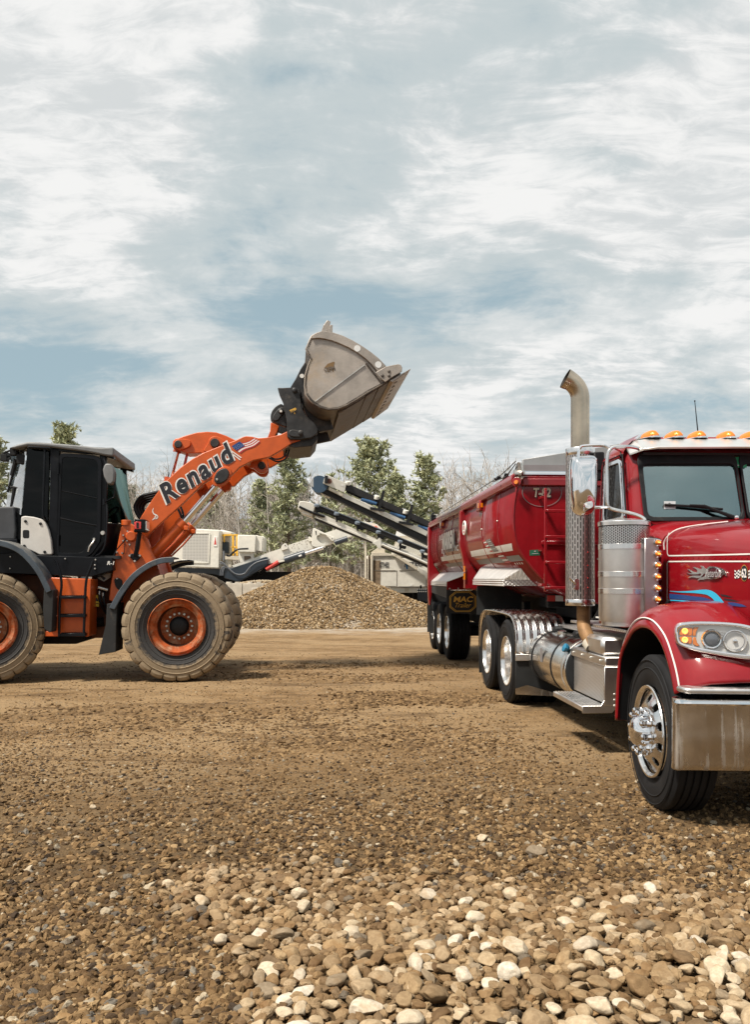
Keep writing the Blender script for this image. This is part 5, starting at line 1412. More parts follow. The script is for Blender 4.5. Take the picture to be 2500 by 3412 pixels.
def build_truck():
    root = empty('semi_truck', (TF.o.x, TF.o.y, 0), TF.a)
    tag(root, 'glossy red long nose semi truck tractor with tall chrome stack and silver bumper', 'semi truck')
    mir = lambda p: Vector((-p.x, p.y, p.z))
    def both(fn):
        for s in (1, -1): fn(s)
    # wheels
    steer_wheel(root, 2.165 + .145, 5.465, R(-3.5)); steer_wheel(root, 2 * BC - 2.31, 5.465, R(-3.5), -1)
    for a in (10.2, 11.5):
        dish_wheel(root, 2.165 + .14, a, 1); dish_wheel(root, 2 * BC - 2.305, a, -1)
    # chassis
    ch = MB()
    for s in (-1, 1): ch.box((s * .43, 2.0, .86), (.09, 7.4, .27))
    for y in (-1.2, .6, 2.2, 3.4, 4.6): ch.box((0, y, .86), (.80, .16, .2))
    ch.box((0, -1.3, .9), (.9, 1.5, .7)); ch.box((0, 1.5, .75), (.5, 2.2, .4))
    ch.build('chassis_frame', m_under, root, bevel=.01)
    ax = MB()
    for a in (10.2, 11.5): ax.tube([tp(2.5, a, .525), tp(2 * BC - 2.5, a, .525)], .10, 12); ax.sphere(tp(BC, a, .56), .24, 14, 10)
    ax.tube([tp(2.45, 5.465, .5), tp(2 * BC - 2.45, 5.465, .5)], .07, 10); ax.cyl(tp(BC, 8.4, .7), tp(BC, 11.5, .6), .06, 10)
    for s in (-1, 1):
        ax.box((s * .48, 3.85, .72), (.12, 1.7, .16)); ax.cyl((s * .62, 3.3, .55), (s * .62, 3.3, 1.0), .13, 14); ax.cyl((s * .62, 4.6, .55), (s * .62, 4.6, 1.0), .13, 14)
    ax.build('axles_and_springs', m_under, root)
    fw = MB(); fw.lathe([(0, 0), (.46, 0), (.47, .05), (.40, .07), (0, .07)], tp(BC, 10.85, 1.10), (0, 0, 1), 32); fw.box(tp(BC, 10.85, 1.03), (.9, .8, .12)); fw.build('fifth_wheel', m_under, root)
    dk = MB(); dk.box(tp(BC, 8.6, 1.02), (1.5, 1.6, .03)); dk.build('rear_deck', m_tread, root)
    # hoses and cables behind the cab
    hs = MB()
    for k, x in enumerate((-.25, -.1, .05, .2)): hs.tube(cr([(x, .55, 1.75), (x - .1, .9, 1.35), (x - .2, 1.5, 1.25), (x, 2.1, 1.5), (x, 2.35, 1.75)], 6), .02, 7)
    hs.tube(cr([tp(2.75, 7.9, 1.5), tp(2.7, 8.3, 1.15), tp(2.8, 8.9, 1.05), tp(2.9, 9.3, 1.3)], 6), .018, 7)
    hs.build('air_hose', m_black, root)
    # ---- cab shell: horizontal sections with real window openings
    bs, aback = 2.43, 7.42
    def section(z):
        af = {0: 6.58}.get(0) if z < 2.06 else 6.58 + (z - 2.06) * .30
        inset = 0 if z < 2.1 else (z - 2.1) * .05
        if z > 2.64: inset += (z - 2.64) ** 1.5 * 2.0; 
        ar = aback - (0 if z < 2.64 else (z - 2.64) * .7); af2 = af + (0 if z < 2.66 else (z - 2.66) * 1.0)
        b = bs + inset
        half = [(b + .10, ar), (b + .02, ar - .02), (b, ar - .10), (b, ar - .22), (b, 6.98 + .1), (b + .005, 6.80 - max(0, 2.3 - z) * .10), (b + .02, af2 + .10), (b + .07, af2 + .04), (b + .135, af2), (BC - .55, af2 - .025), (BC - .02, af2 - .05)]
        L = [tp(x, a, z) for x, a in half]; return L + [mir(p) for p in reversed(L)]
    zs = [1.16, 1.45, 1.75, 2.07, 2.20, 2.35, 2.50, 2.60, 2.66, 2.72, 2.77, 2.805]
    rings = [section(z) for z in zs]
    cb = MB(); n = len(rings[0]); cb.v = [tuple(p) for r in rings for p in r]
    for k in range(len(rings) - 1):
        for i in range(n):
            j = (i + 1) % n
            win = 3 <= k < 7
            h = min(i, n - 2 - i) if i < n - 1 else -1
            if win and h in (3, 4): continue            # door window
            if win and h in (8, 9): continue            # windshield
            if win and i == n - 1 and False: continue
            cb.f.append((k * n + i, k * n + j, (k + 1) * n + j, (k + 1) * n + i)); cb.mi.append(0)
    cb.f.append(tuple(range((len(rings) - 1) * n, len(rings) * n))); cb.mi.append(0)
    cab = cb.build('cab', m_red, root, solid=.035, bevel=.008, angle=30)
    fl = MB(); fl.box(tp(BC, 7.0, 1.30), (1.7, .75, .04)); fl.box(tp(BC, 7.36, 1.95), (1.75, .03, 1.3)); fl.box(tp(BC, 6.72, 1.95), (1.6, .28, .22)); fl.box(tp(BC, 7.0, 2.62), (1.6, .7, .02)); fl.build('cab_lining', m_interior, root)
    st = MB()
    for x in (-.5, .5): st.box((x, .08, 1.62), (.5, .45, .14)); st.box((x, .28, 2.0), (.46, .12, .72)); st.box((x, .26, 2.42), (.26, .1, .2))
    st.build('cab_seat', m_interior_grey, root, bevel=.03, seg=2)
    sw = MB(); sw.tube([Vector((.5 + .22 * math.cos(t), -.22 + .06 * math.sin(t), 2.05 + .20 * math.sin(t))) for t in [k * math.pi / 12 for k in range(24)]], .016, 6, closed=True); sw.cyl((.5, -.35, 1.85), (.5, -.22, 2.05), .03, 8); sw.build('steering_wheel', m_interior, root)
    # windshield: two panes, gasket and centre post
    def ws(b, z, out=0): 
        a = 6.58 + (z - 2.06) * .30 - .025 - .05 * max(0, (b - 2.6) / .78) if b < BC else 0
        return tp(b, a - out, z)
    for s in (1, -1):
        inner = [ws(2.58, 2.08), ws(3.355, 2.08), ws(3.355, 2.535), ws(2.585, 2.535)]
        outer = [ws(2.545, 2.045, .006), ws(3.375, 2.045, .006), ws(3.375, 2.625, .006), ws(2.545, 2.625, .006)]
        inner2 = [ws(2.58, 2.08, .006), ws(3.355, 2.08, .006), ws(3.355, 2.535, .006), ws(2.585, 2.535, .006)]
        if s < 0: inner, outer, inner2 = [[mir(p) for p in L] for L in (inner, outer, inner2)]
        g = MB(); g.ring_plate(rounded(outer, .06), rounded(inner2, .05), (0, -.016, 0), 64); go = g.build('windshield_gasket', m_black_matt, root, bevel=.004)
        g = MB(); g.ext(rounded(inner, .05), (0, .006, 0)); g.build('windshield_pane', m_windshield, root)
        g = MB(); hi = [ws(2.60, 2.52, .004), ws(3.345, 2.52, .004), ws(3.345, 2.575, .004), ws(2.60, 2.575, .004)]
        if s < 0: hi = [mir(p) for p in hi]
        g.ext(hi, (0, -.003, 0)); g.build('windshield_visor_shadow', m_black_matt, root)  # black strip stands in for the visor's shadow across the glass top
    # inspection sticker, toll sticker, wiper
    def wsp(u, v, out): 
        p0 = ws(2.9, 2.1, out); n = (ws(3.3, 2.1, out) - p0).cross(ws(2.9, 2.5, out) - p0); return TF.onp(u, v, p0, n)
    s = MB(); s.add([wsp(u, v, .006) for u, v in ((2447, 1558), (2490, 1558), (2489, 1521), (2446, 1523))], [(0, 1, 2, 3)]); so = s.build('inspection_sticker', m_green, root, flat=True)
    put_text('6', wsp(2468, 1534, .007), (1, .02, 0), (0, .3, 1), .04, m_darkgreen, so, 'sticker_number', offset=.02)
    s = MB(); s.ext([wsp(u, v, .009) for u, v in ((2454, 1549), (2482, 1549), (2482, 1551), (2454, 1551))], (0, -.001, 0)); s.build('sticker_line', m_silver, so)
    s = MB(); s.add([wsp(u, v, .006) for u, v in ((2214, 1696), (2253, 1696), (2253, 1670), (2214, 1670))], [(0, 1, 2, 3)]); so = s.build('corner_sticker', m_silver, root, flat=True)
    put_text('8', wsp(2233, 1681, .007), (1, .02, 0), (0, .3, 1), .03, m_ink, so, 'sticker_number')
    wi = MB(); wi.tube([wsp(2216, 1682, .02), wsp(2290, 1686, .03), wsp(2410, 1697, .03)], .011, 6); wi.tube([wsp(2300, 1683, .04), wsp(2350, 1686, .05), wsp(2400, 1706, .05), wsp(2456, 1727, .04)], [.008, .012, .013, .018], 6); wi.build('windshield_wiper', m_black_matt, root)
    wi = MB(); wi.sphere(wsp(2456, 1724, .05), .022, 10, 6); wi.build('wiper_pivot', m_chrome, root)
    # door window with bright frame, vent line, door edge
    def dside(u, v): return tb(u, v, bs + .012)
    for s in (1, -1):
        z0, z1 = 2.095, 2.585
        o_ = [tp(bs + .005, 6.66, 2.06), tp(bs + .005, 7.21, 2.06), tp(bs + .022, 7.21, 2.60), tp(bs + .022, 6.80, 2.60)]
        i_ = [tp(bs + .005, 6.70, 2.095), tp(bs + .005, 7.175, 2.095), tp(bs + .022, 7.175, 2.565), tp(bs + .022, 6.82, 2.565)]
        if s < 0: o_, i_ = [mir(p) for p in o_], [mir(p) for p in i_]
        g = MB(); g.ring_plate(rounded(o_, .05), rounded(i_, .045), (-.02 * s, 0, 0), 64); g.build('door_window_frame', m_chrome, root, bevel=.004)
        g = MB(); g.ext(rounded(i_, .045), (.006 * s, 0, 0)); g.build('door_window', m_glass_dark, root)
        dr = MB()
        pts = [tp(bs - .002, 7.29, 1.24), tp(bs - .002, 7.29, 2.05), tp(bs + .018, 7.26, 2.63), tp(bs + .018, 6.78, 2.63), tp(bs - .002, 6.62, 2.05), tp(bs - .002, 6.60, 1.24)]
        if s < 0: pts = [mir(p) for p in pts]
        dr.tube(pts, .007, 5, closed=True); dr.build('door_seam', m_black_matt, root)
        hd = MB(); q = [tp(bs - .03, 7.22, 1.75), tp(bs - .05, 7.2, 1.75), tp(bs - .05, 7.05, 1.75), tp(bs - .03, 7.03, 1.75)]
        if s < 0: q = [mir(p) for p in q]
        hd.tube(q, .012, 6); hd.build('door_handle', m_chrome, root)
        pn = MB(); q = [tp(bs - .004, 7.40, 1.215), tp(bs - .004, 6.62, 1.215)]
        if s < 0: q = [mir(p) for p in q]
        pn.beam(q[0], q[1], .008, .014); pn.build('door_pinstripe', m_white, root)
    # visor
    v = MB(); rings = []
    for b, da, dz in ((2.50, .20, -.05), (2.56, .06, -.01), (2.66, .0, 0), (BC, -.03, .010)):
        rings.append([tp(b, 6.80 + da * .3, 2.765 + dz), tp(b, 6.70 + da * .5, 2.725 + dz), tp(b, 6.535 + da, 2.655 + dz * .5), tp(b, 6.54 + da, 2.64 + dz * .5), tp(b, 6.70 + da * .5, 2.705 + dz), tp(b, 6.80 + da * .3, 2.74 + dz)])
    rings += [[mir(p) for p in r] for r in rings[-2::-1]]
    v.loft(rings); v.build('sun_visor', m_visor, root, bevel=.004, angle=30)
    # five marker lamps
    for b in (2.745, 2.953, 3.155, 3.41, 3.62):
        def lring(t, w, h): return [tp(b - .015 - .085 * t + w * math.cos(q_), 6.80 + .24 * t, 2.775 + max(0, h * 1.2 * math.sin(q_))) for q_ in [2 * math.pi * k / 16 for k in range(16)]]
        e = MB(); e.loft([lring(t, w, h) for t, w, h in ((-.14, .012, .014), (-.11, .030, .038), (-.02, .044, .054), (.12, .050, .060), (.30, .050, .056), (.42, .046, .047))]); lm = e.build('marker_lamp', m_amber, root)
        e = MB(); e.loft([lring(t, w, h) for t, w, h in ((.40, .050, .050), (.60, .042, .034), (.85, .022, .014), (1.0, .005, .003))]); e.loft([lring(t, w, h) for t, w, h in ((-.18, .03, .012), (-.10, .046, .020), (.2, .056, .022), (.5, .05, .018))]); e.build('lamp_base', m_chrome, lm)
        e = MB(); e.box(tp(b - .05, 6.90, 2.772), (.13, .24, .010), Matrix.Rotation(R(20), 3, 'Z')); e.build('lamp_gasket', m_black_matt, lm)
        for k in range(4): g = MB(); g.sphere(tp(b - .045 + .02 * k, 6.775 + .004 * k, 2.806), .008, 8, 6); g.build('lamp_diode', m_amber_lit, lm)
    an = MB(); p0, p1_ = ta(2329, 1456, 7.0), ta(2317, 1336, 7.0); an.tube([p0, p1_], [.006, .003], 6); an.sphere(p1_, .007, 8, 6); an.build('antenna', m_black, root)
    # ---- cowl and hood
    def hx(a): return 2.583 + (6.3 - a) * .14           # side of the hood narrows forwards
    def hood_ring(b, a, zs, zc, zb=1.15):
        L = [(b + .02, zb), (b, zb + .25), (b, zs - .16), (b + .012, zs - .08), (b + .05, zs - .02), (b + .12, zs + .02), (b + .25, zs + .05), (BC - .30, zc - .01), (BC - .02, zc)]
        P_ = [tp(x, a, z) for x, z in L]; return P_ + [mir(p) for p in reversed(P_)]
    h = MB(); h.loft([hood_ring(hx(a), a, zs_, zc_) for a, zs_, zc_ in ((6.30, 1.945, 2.035), (6.0, 1.940, 2.025), (5.6, 1.915, 1.995), (5.2, 1.875, 1.95), (4.82, 1.81, 1.88))])
    h.build('hood', m_red, root, bevel=.012, seg=2, angle=50)
    c = MB(); c.loft([hood_ring(2.50, 6.60, 2.00, 2.075), hood_ring(2.515, 6.48, 1.985, 2.06), hood_ring(2.555, 6.36, 1.955, 2.035), hood_ring(2.575, 6.32, 1.93, 2.02)]); c.build('cowl', m_red, root, angle=50)
    c = MB(); c.loft([hood_ring(2.60, 6.335, 1.92, 2.0), hood_ring(2.60, 6.28, 1.92, 2.0)]); c.build('hood_seal', m_black_matt, root)
    gr = MB(); gr.box(tp(BC, 4.81, 1.35), (1.05, .06, 1.05)); gr.build('radiator_grille', m_black_matt, root)
    gs = MB(); gs.ring_plate([tp(b, 4.78, z) for b, z in ((2.80, .80), (3.97, .80), (3.97, 1.92), (2.80, 1.92))], [tp(b, 4.78, z) for b, z in ((2.88, .86), (3.89, .86), (3.89, 1.84), (2.88, 1.84))], (0, .08, 0), 48); gs.build('grille_surround', m_chrome, root, bevel=.01)
    for k in range(18): g = MB(); g.box(tp(2.92 + k * .055, 4.785, 1.35), (.014, .03, .96)); g.build('grille_bar', m_chrome, root)
    # things printed or fixed on the side of the hood
    hn = Vector((-1, -.14, 0)).normalized(); hp = tp(hx(6.3), 6.3, 1.5)
    def hs_(u, v, out=.002): return TF.onp(u, v, hp + hn * out, hn)
    def stripe(px, w, mat, name, out=.002):
        P_ = cr([hs_(u, v, out) for u, v in px], 4); mb = MB(); up = None
        for i in range(len(P_) - 1):
            d = (P_[i + 1] - P_[i]).normalized(); s_ = d.cross(hn).normalized() * w / 2
            mb.add([P_[i] - s_, P_[i + 1] - s_, P_[i + 1] + s_, P_[i] + s_], [(0, 1, 2, 3)])
        return mb.build(name, mat, root, recalc=False, flat=True)
    stripe([(2232, 1775), (2226, 1790), (2225, 1830), (2226, 1845), (2229, 1850), (2240, 1851.5), (2330, 1850), (2500, 1846), (2620, 1842)], .010, m_white, 'hood_pinstripe')
    stripe([(2225, 2016), (2225, 1900), (2225, 1878), (2228, 1872), (2238, 1871), (2330, 1870.5), (2500, 1870.5), (2620, 1870)], .010, m_white, 'hood_pinstripe')
    pth = [tp(hx(6.24) + x, 6.24 - y, z) for x, y, z in ((-.003, 0, 1.80), (-.003, 0, 1.86), (.012, .03, 1.905), (.07, .07, 1.955), (.2, .10, 1.985), (.45, .12, 2.015))]
    ps = MB(); ps.tube(cr(pth, 5), .005, 5); ps.build('hood_pinstripe', m_white, root)
    rv = MB()
    for k in range(17): rv.sphere(hs_(2240 + k * 18, 1859 + .0 * k, .001), .006, 6, 4)
    rv.build('hood_rivets', m_red, root)
    def poly(px, mat, name, out=.003, smooth=0):
        P_ = [hs_(u, v, out) for u, v in px]
        if smooth: P_ = cr(P_, smooth, True)
        mb = MB(); mb.add(P_, [tuple(range(len(P_)))]); return mb.build(name, mat, root, recalc=False, flat=True)
    c8 = lambda L: [(1950 + x / 3.0036, 1700 + y / 3.0036) for x, y in L]
    def ribbon(top, bot, mat, name, out=.003):
        A, B = cr([hs_(*p, out) for p in c8(top)], 6), cr([hs_(*p, out) for p in c8(bot)], 6)
        mb = MB(); n_ = min(len(A), len(B)); mb.add(A[:n_] + B[:n_], [(i, i + 1, n_ + i + 1, n_ + i) for i in range(n_ - 1)]); return mb.build(name, mat, root, recalc=False, flat=True)
    ribbon([(845, 835), (960, 845), (1080, 860), (1200, 875), (1300, 910)], [(848, 885), (960, 893), (1080, 903), (1200, 910), (1300, 914)], m_blue, 'hood_swoosh', .0025)
    ribbon([(850, 808), (960, 812), (1080, 805), (1180, 795), (1250, 800), (1310, 830), (1360, 880), (1415, 948)], [(850, 812), (960, 824), (1080, 828), (1180, 838), (1230, 850), (1275, 880), (1305, 915), (1340, 948)], m_cyan, 'hood_swoosh', .0035)
    ribbon([(848, 895), (960, 900), (1080, 910), (1200, 918), (1330, 935)], [(848, 906), (960, 912), (1080, 924), (1200, 933), (1332, 945)], m_cyan, 'hood_swoosh', .0035)
    for L in ([(1355, 840), (1420, 850), (1490, 873), (1420, 868), (1370, 858)], [(1390, 882), (1470, 892), (1555, 914), (1480, 912), (1400, 900)]): poly(c8(L), m_ink, 'hood_speed_mark', .003)
    poly(c8([(1430, 920), (1500, 925), (1570, 940), (1625, 965), (1560, 966), (1450, 952)]), m_blue, 'hood_speed_mark', .003)
    # flaming bird badge in bright metal with a dark oval nameplate
    bird = [(1428, 660), (1425, 635), (1408, 602), (1380, 582), (1330, 568), (1290, 563), (1255, 562), (1240, 572), (1222, 590), (1205, 578), (1190, 560), (1160, 556), (1180, 572), (1178, 592), (1150, 585), (1115, 570), (1085, 568), (1118, 585), (1140, 605), (1128, 622), (1100, 615), (1070, 600), (1032, 588), (1062, 608), (1082, 628), (1070, 634), (1024, 622), (1060, 640), (1100, 642), (1140, 640), (1165, 630), (1175, 645), (1160, 660), (1130, 655), (1095, 655), (1060, 662), (1038, 678), (1075, 672), (1105, 672), (1130, 680), (1165, 676), (1190, 650), (1205, 632), (1215, 640), (1205, 662), (1175, 672), (1150, 685), (1135, 705), (1165, 695), (1195, 695), (1215, 690), (1235, 688), (1260, 690), (1310, 690), (1350, 678), (1385, 655), (1400, 640), (1412, 645), (1418, 655)]
    mb = MB(); mb.ext([hs_(*p, .004) for p in c8(bird)], hn * .006); mb.build('hood_badge', m_alu, root)
    ov = [(1293 + 66 * math.cos(t), 629 + 57 * math.sin(t)) for t in [2 * math.pi * k / 28 for k in range(28)]]
    mb = MB(); mb.ext([hs_(*p, .010) for p in c8(ov)], hn * .006); ovo = mb.build('badge_oval', m_chrome, root)
    mb = MB(); mb.ext([hs_(1950 + (1293 + (x - 1293) * .86) / 3.0036, 1700 + (629 + (y - 629) * .86) / 3.0036, .016) for x, y in ov], hn * .002); mb.build('badge_field', flat('oval_field', (.07, .01, .018), .3), ovo)
    rd = (hs_(2420, 1900) - hs_(2340, 1900)).normalized()
    put_text('Peterbilt', hs_(*c8([(1290, 630)])[0], .019), rd, (0, 0, 1), .058, m_silver, ovo, 'badge_lettering', shear=.3, offset=.012, fit=.19)
    # number between two chequered flags
    for sgn, x0 in ((-1, 1530), (1, 1668)):
        sq = []
        for i in range(4):
            for j in range(5):
                f_ = lambda a, b: hs_(*c8([(x0 - 30 + 16 * a, 598 + 16 * b + 8 * math.sin(a * 1.2 + (0 if sgn < 0 else 2)))])[0], .003)
                sq.append(([f_(i, j), f_(i + 1, j), f_(i + 1, j + 1), f_(i, j + 1)], (i + j) % 2))
        decal(sq, [m_white, m_ink], root, 'chequered_flag')
    ov2 = lambda k_: [(1597 + 35 * k_ * math.cos(t), 629 + 77 * k_ * math.sin(t)) for t in [2 * math.pi * k / 24 for k in range(24)]]
    poly(c8(ov2(1.06)), m_gold, 'number_oval_rim', .0035); poly(c8(ov2(1.0)), m_ink, 'number_oval', .0045)
    put_text('62', hs_(*c8([(1597, 629)])[0], .006), rd, (0, 0, 1), .062, m_white, root, 'hood_number', offset=.03, fit=.052)
    # ---- front fender, wrapped over the wheel
    for s in (1, -1):
        op = [(2053, 2399), (2055, 2350), (2057, 2304), (2060, 2250), (2064, 2206), (2072, 2172), (2082, 2147), (2106, 2105), (2133, 2089), (2161, 2094), (2184, 2115), (2208, 2155), (2228, 2218), (2240, 2270), (2247, 2316)]
        L = cr([tb(u, v, 2.165) for u, v in op], 4); n = len(L); cen = tp(2.165, 5.62, .55); rings = []; stripe_p = []
        for i, q in enumerate(L):
            t = i / (n - 1); d = q - cen; d.x = 0; d.normalize()
            k = .10 + .90 * min(1, max(0, (t - .22) / .33)); k = k * k * (3 - 2 * k) if k < 1 else 1
            g = 1.0 + .25 * min(1, max(0, (t - .75) / .2))
            def o(b_, off): return q + Vector((b_, 0, 0)) + d * off
            ring = [o(.012, -.012), o(0, 0), o(.0, .018), o(.012, .04 * max(k, .4)), o(.03, .07 * k + .01), o(.08, .115 * k + .015), o(.16, .145 * k * g + .015), o(.32, .165 * k * g + .015), o(.48, .17 * k * g + .015), o(.60, .165 * k * g + .01)]
            if s < 0: ring = [mir(p) for p in ring]
            rings.append(ring); stripe_p.append(((ring[3] + ring[4]) / 2) + (d * .004 + Vector((-.006 * s, 0, 0))))
        f = MB(); f.loft(rings, False, False); fo = f.build('front_fender', m_red, root, solid=.012, angle=50)
        ps = MB(); ps.tube(stripe_p[int(n * .28):], .0055, 5); ps.build('fender_pinstripe', m_white, fo)
        f = MB(); f.loft([[o_ + Vector(((.58) * s, 0, 0)) for o_ in (r[1] if s > 0 else r[1],)] + [r[1] + Vector((.02 * s, 0, 0))] for r in rings], False, False); f.build('wheel_arch_liner', m_under, fo)
        f = MB(); pl = [r[1] + Vector((.60 * s, 0, 0)) for r in rings]; f.add(pl, [tuple(range(len(pl)))]); f.build('inner_arch', m_under, fo)
        # headlamp
        if s > 0:
            hn2 = Vector((-.34, -1, .04)).normalized(); h0 = tp(2.25, 5.02, 1.2)
            def hl(u, v, out=0): return TF.onp(u, v, h0 + hn2 * out, hn2)
            o1 = [(2252, 2107), (2254, 2092), (2262, 2080), (2283, 2074), (2342, 2071), (2440, 2075), (2500, 2084), (2560, 2104), (2580, 2130), (2575, 2170), (2550, 2194), (2500, 2198), (2420, 2188), (2342, 2174), (2295, 2162), (2262, 2147), (2254, 2130)]
            i1 = [(2261, 2107), (2262, 2097), (2268, 2090), (2285, 2085), (2342, 2082), (2440, 2086), (2495, 2096), (2540, 2112), (2556, 2132), (2552, 2160), (2535, 2178), (2495, 2182), (2420, 2173), (2342, 2160), (2298, 2150), (2269, 2140), (2263, 2126)]
            OO, II = [cr([hl(*p, .03) for p in q_], 3, True) for q_ in (o1, i1)]
            hb = MB(); hb.ring_plate(OO, II, -hn2 * .04, 96); hd = hb.build('headlamp', m_chrome, fo, bevel=.010, seg=3)
            hb = MB(); big = [p_ - hn2 * .04 for p_ in OO]; c_ = sum(big, Vector()) / len(big)
            hb.loft([big, [p_ - hn2 * .10 + Vector((0, 0, .0)) for p_ in big], [c_ + (p_ - c_) * .92 - hn2 * .26 for p_ in big]], True, True); hb.build('headlamp_shell', m_alu, hd, bevel=.01)
            hb = MB(); hb.add([p_ - hn2 * .028 for p_ in II], [tuple(range(len(II)))]); hb.build('reflector_bowl', M('reflector', (.80, .79, .77), .3, .35, bump=.0), hd)
            hb = MB(); hb.add([p_ - hn2 * .006 for p_ in II], [tuple(range(len(II)))]); hb.build('headlamp_lens', m_lens, hd, flat=True)
            am = MB()
            for q_ in ([(2266, 2094), (2310, 2090), (2308, 2119), (2264, 2117)], [(2265, 2121), (2308, 2122), (2306, 2147), (2270, 2140)]): am.ext(rounded([hl(*p, .004) for p in q_], .012), hn2 * .010)
            am.ext([hl(*p, .004) for p in ((2312, 2090), (2330, 2089), (2322, 2105), (2320, 2119), (2310, 2119))], hn2 * .008)
            am.ext([hl(*p, .004) for p in ((2312, 2123), (2320, 2123), (2324, 2140), (2334, 2152), (2322, 2154), (2310, 2146))], hn2 * .008)
            am.build('turn_signal', m_amber, hd, bevel=.003)
            for u, v in ((2284, 2103), (2284, 2132)):
                g = MB(); g.lathe([(.017, 0), (.02, .006), (.014, .012), (.008, .008), (.0, .008)], hl(u, v, .014), hn2, 16); g.build('turn_bulb', m_amber_lit, hd)
            g = MB(); g.lathe([(.060, -.01), (.063, .012), (.056, .02), (.048, .016), (.044, .004)], hl(2373, 2130, .004), hn2, 32); g.build('projector_ring', m_chrome, hd)
            g = MB(); g.lathe([(.042, .0), (.038, .008), (.025, .014), (0, .016)], hl(2373, 2130, .004), hn2, 28); g.build('projector_lens', lampmat('projector_glass', (.10, .11, .13), 0), hd)
            g = MB(); g.lathe([(.070, .016), (.066, .018), (.060, .004), (.045, -.012), (.018, -.02), (.012, .012), (0, .014)], hl(2451, 2136, .006), hn2, 36); g.build('high_beam_reflector', m_chrome, hd)
            g = MB()
            for k in range(7): g.beam(hl(2402, 2106 + 8 * k, .006), hl(2420, 2107 + 8 * k, .006), .004, .005, hn2)
            g.build('reflector_ribs', m_silver, hd)
        else:
            h2 = copy_tree(hd, fo); h2.scale = (-1, 1, 1)
    # ---- bumper and step strip
    bp = MB(); rings = []
    pts = [(2.16, 5.06), (2.108, 5.03), (2.100, 4.985), (2.115, 4.962), (2.25, 4.945), (2.6, 4.90), (3.0, 4.85), (BC, 4.83)]
    pts = [(b, a - .10) for b, a in pts]; pts = pts + [(2 * BC - b, a) for b, a in pts[-2::-1]]
    for b, a in pts:
        rings.append([tp(b, a + .04, .835), tp(b, a + .015, .832), tp(b, a + .0, .815), tp(b, a + .003, .795), tp(b, a, .62), tp(b, a + .002, .435), tp(b, a + .012, .405), tp(b, a + .03, .392), tp(b, a + .045, .392), tp(b, a + .04, .43), tp(b, a + .035, .78)])
    bp.loft(rings); bp.build('bumper', m_steel_streaked, root, bevel=.004, angle=50)
    lip = MB(); lip.tube(cr([tp(b, a - .004, .815) for b, a in pts[2:-2]], 3), .017, 8); lip.build('bumper_lip', m_chrome, root)
    sp = MB(); sp.ext(rounded([tp(b, a - .10, .868) for b, a in ((2.14, 5.10), (2.145, 4.96), (2.6, 4.90), (BC, 4.83), (2 * BC - 2.6, 4.90), (2 * BC - 2.145, 4.96), (2 * BC - 2.14, 5.10))], .04), (0, 0, .036)); sp.build('bumper_step', m_alu_brushed, root, bevel=.014, seg=3)
    ug = MB(); ug.box(tp(BC, 5.10, .80), (1.5, .4, .05)); ug.build('bumper_mount', m_under, root)
    # ---- air cleaner with bands
    for s in (1, -1):
        cb_, ca = 2.307, 6.35; x = tp(cb_, ca, 0); x.x *= s
        def cyl_(prof, name, mat, par=root): 
            m_ = MB(); m_.lathe([(r, z - 1.6) for r, z in prof], (x.x, x.y, 1.6), (0, 0, 1), 48); return m_.build(name, mat, par, origin=(x.x, x.y, 1.6))
        ac = cyl_([(.185, 1.245), (.19, 1.235), (.196, 1.28), (.196, 1.83)], 'air_cleaner', m_alu_brushed)
        cyl_([(.17, 1.205), (.175, 1.20), (.175, 1.25)], 'cleaner_base', m_alu_brushed, root)
        cyl_([(.1962, 1.83), (.1962, 1.985)], 'cleaner_mesh', m_mesh_band)
        cyl_([(.1955, 1.99), (.203, 1.992), (.204, 2.02), (.198, 2.028), (.17, 2.034), (.10, 2.046), (0, 2.05)], 'cleaner_lid', m_alu)
        for z in (1.825, 1.608, 1.475): cyl_([(.196, z - .022), (.2, z - .020), (.2, z + .020), (.196, z + .022)], 'cleaner_band', m_alu)
    # ---- lamp strip beside the hood
    for s in (1, -1):
        pl = MB(); c0, c1 = tp(2.395, 6.17, 1.27), tp(2.508, 6.17, 1.888)
        pl.box(((c0.x + c1.x) / 2 * s, c0.y, (c0.z + c1.z) / 2), (c1.x - c0.x, .05, c1.z - c0.z)); po = pl.build('lamp_strip', M('strip_steel', (.42, .38, .39), .3, .9), root, bevel=.005)
        for v in (1808, 1846, 1884, 1922, 1960, 1997, 2034):
            q = ta(2193, v, 6.145); q.x *= s
            g = MB(); g.lathe([(.034, 0), (.033, .010), (.024, .022), (.021, .026)], q, (-.25 * s, -1, 0), 20); lo = g.build('strip_lamp_bezel', m_chrome, po)
            g = MB(); g.lathe([(.022, .022), (.019, .040), (.010, .052), (0, .056)], q, (-.25 * s, -1, 0), 16); g.build('strip_lamp', m_amber, po)
            g = MB(); g.box(q + Vector((-.008 * s, -.054, 0)), (.020, .008, .010)); g.build('strip_lamp_glow', m_amber_lit, po)
    # ---- mirror on its brackets
    for s in (1, -1):
        ol = [(1903, 1534), (1906, 1526), (1913, 1522), (1945, 1519), (1972, 1520), (1981, 1525), (1984, 1534), (1986, 1580), (1984, 1632), (1980, 1688), (1974, 1704), (1964, 1713), (1940, 1721), (1922, 1716), (1912, 1706), (1905, 1688), (1900, 1650), (1899, 1632), (1899, 1580)]
        L = cr([ta(u, v, 6.70) for u, v in ol], 3, True)
        if s < 0: L = [mir(p) for p in L]
        c_ = sum(L, Vector()) / len(L); c_.z += 0
        m_ = MB(); m_.loft([[c_ + (p - c_) * k + Vector((0, d, 0)) for p in L] for k, d in ((.96, .03), (1.0, .0), (.99, -.04), (.93, -.08), (.80, -.11), (.58, -.130), (.30, -.140), (.05, -.143))])
